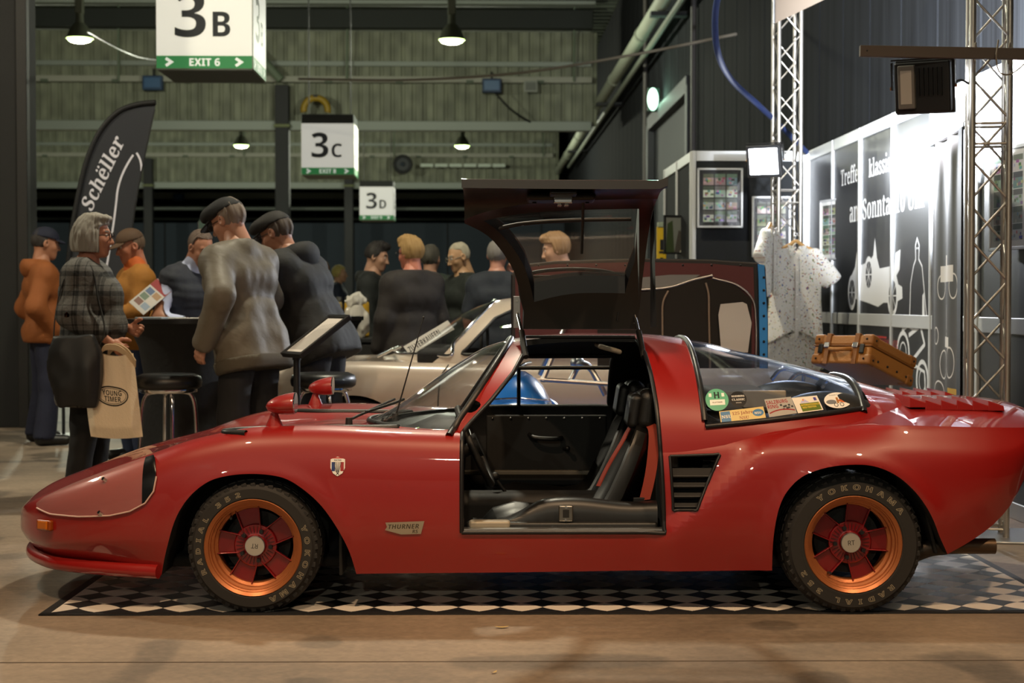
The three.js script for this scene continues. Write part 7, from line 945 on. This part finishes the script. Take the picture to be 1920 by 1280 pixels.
// patterned shirts on the far truss
const shirtTex = noiseTex(512, (x, y, t) => { const n = t(x, y, 40, 1), h = t(x, y, 40, 2), c = [0.83, 0.82, 0.80]; if (n > 0.80) { const k = h < 0.33 ? [0.25, 0.35, 0.6] : h < 0.66 ? [0.62, 0.33, 0.22] : [0.3, 0.48, 0.3]; return k; } const m = t(x, y, 70, 3); return m > 0.86 ? [0.75, 0.68, 0.4] : c; }, true); shirtTex.repeat.set(1 / 0.42, 1 / 0.42);
const shirtMat = std(0xffffff, 0.85, { map: shirtTex, side: THREE.DoubleSide });
function shirt(label, px, py, z, turn, s, hanger = true, len = 0.72) {
  const t = thing('patterned_shirt', label, 'shirt', at(px, py, z), turn, 'shirts hung on the truss'); t.scale.setScalar(s);
  const f = (x, y, z2) => { const ax = Math.abs(x), hw = 0.19 + 0.035 * (-y / len) + 0.008 * noise3(x * 9, y * 6, 4); let d = Math.max(ax - hw, y + 0.02 + Math.max(0, ax - 0.07) * 0.32, -len - y + 0.05 * Math.cos(x * 12), Math.abs(z2 - 0.012 * Math.sin(x * 26 + y * 3) * (0.3 - y)) - 0.035 + ax * 0.06); const sl = capsule(ax, y, z2 * 1.5, [0.15, -0.09, 0, 0.285, -0.27, 0, 0.07, 0.085]); d = smin(d, Math.max(sl, (ax - 0.285) * 0.6 - (y + 0.27) * 0.8 - 0.03), 0.02); return Math.max(d, -(ell(x, y, z2, 0, 0.0, 0.03, 0.055, 0.06, 0.06))) - 0.004 * noise3(x * 16, y * 7, z2 * 16); };
  const g = nets(f, [-0.42, -len - 0.06, -0.1], [0.42, 0.08, 0.1], 0.011), p = g.attributes.position, uv = new Float32Array(p.count * 2); for (let i = 0; i < p.count; i++) { uv[i * 2] = p.getX(i); uv[i * 2 + 1] = p.getY(i); } g.setAttribute('uv', new THREE.BufferAttribute(uv, 2)); part(t, 'cloth', g, shirtMat);
  part(t, 'placket', rbox(0.03, len - 0.08, 0.006, 0.002, 0, -len / 2 - 0.03, 0.038), shirtMat); for (let i = 0; i < 6; i++) part(t, 'button', cyl(0.006, 0.006, 0.004, 0, -0.1 - i * 0.095, 0.043, [Math.PI / 2, 0, 0], 10), MAT.white);
  if (hanger) { part(t, 'collar', [mv(prism([[0, 0], [0.07, 0.02], [0.055, -0.06]], 0.006), [0.005, -0.02, 0.036]), mv(prism([[0, 0], [-0.07, 0.02], [-0.055, -0.06]], 0.006), [-0.005, -0.02, 0.036])], shirtMat); part(t, 'hanger', [tube([[-0.17, -0.055, 0], [-0.05, 0.0, 0], [0, 0.03, 0], [0.05, 0.0, 0], [0.17, -0.055, 0]], 0.014, 30, 8)], std(0xb98f55, 0.5), 'wooden hanger'); part(t, 'hook', tube([[0, 0.03, 0], [0, 0.07, 0], [0.02, 0.095, 0], [0.035, 0.08, 0]], 0.003, 20, 6), MAT.chrome); part(t, 'neck_label', box(0.03, 0.03, 0.002, 0, -0.045, -0.02), std(0x1c2440, 0.7)); } return t;
}
shirt('pale patterned shirt on a wooden hanger hung from the far truss', 1492, 459, 12.2, 0.12, 1.0); shirt('second patterned shirt hung sideways left of the truss', 1444, 425, 12.05, 1.1, 0.85, true, 0.62); shirt('lowest patterned shirt hanging below the wooden hanger one', 1480, 620, 12.28, 0.15, 0.95, false, 0.66);
// dry leaves on the floor in front of the mat
for (const [px, py, L, turn, label] of [[941, 1180, 0.05, 0.1, 'pale yellow dry leaf strip on the floor by the mat edge'], [926, 1266, 0.026, 0.8, 'small brown dry leaf on the floor near the bottom edge']]) {
  const z = FPX * CAMH / (py - 565), g = new THREE.PlaneGeometry(L, L * 0.35, 10, 3), p = g.attributes.position; for (let i = 0; i < p.count; i++) { const u = p.getX(i) / L * 2; p.setY(i, p.getY(i) * Math.sqrt(Math.max(0.02, 1 - u * u))); p.setZ(i, 0.003 + 0.004 * u * u + 0.002 * Math.abs(p.getY(i)) * 60 * L); } g.rotateX(-Math.PI / 2); g.computeVertexNormals();
  const o = single('dry_leaf', g, std(0xb89a58, 0.8, { side: THREE.DoubleSide }), label, 'leaf'); o.position.copy(at(px, py, z)).setY(0.001); o.rotation.y = turn;
}
scene.traverse((o) => { if (o.isMesh) { o.castShadow = true; o.receiveShadow = true; } });
renderer.render(scene, camera);
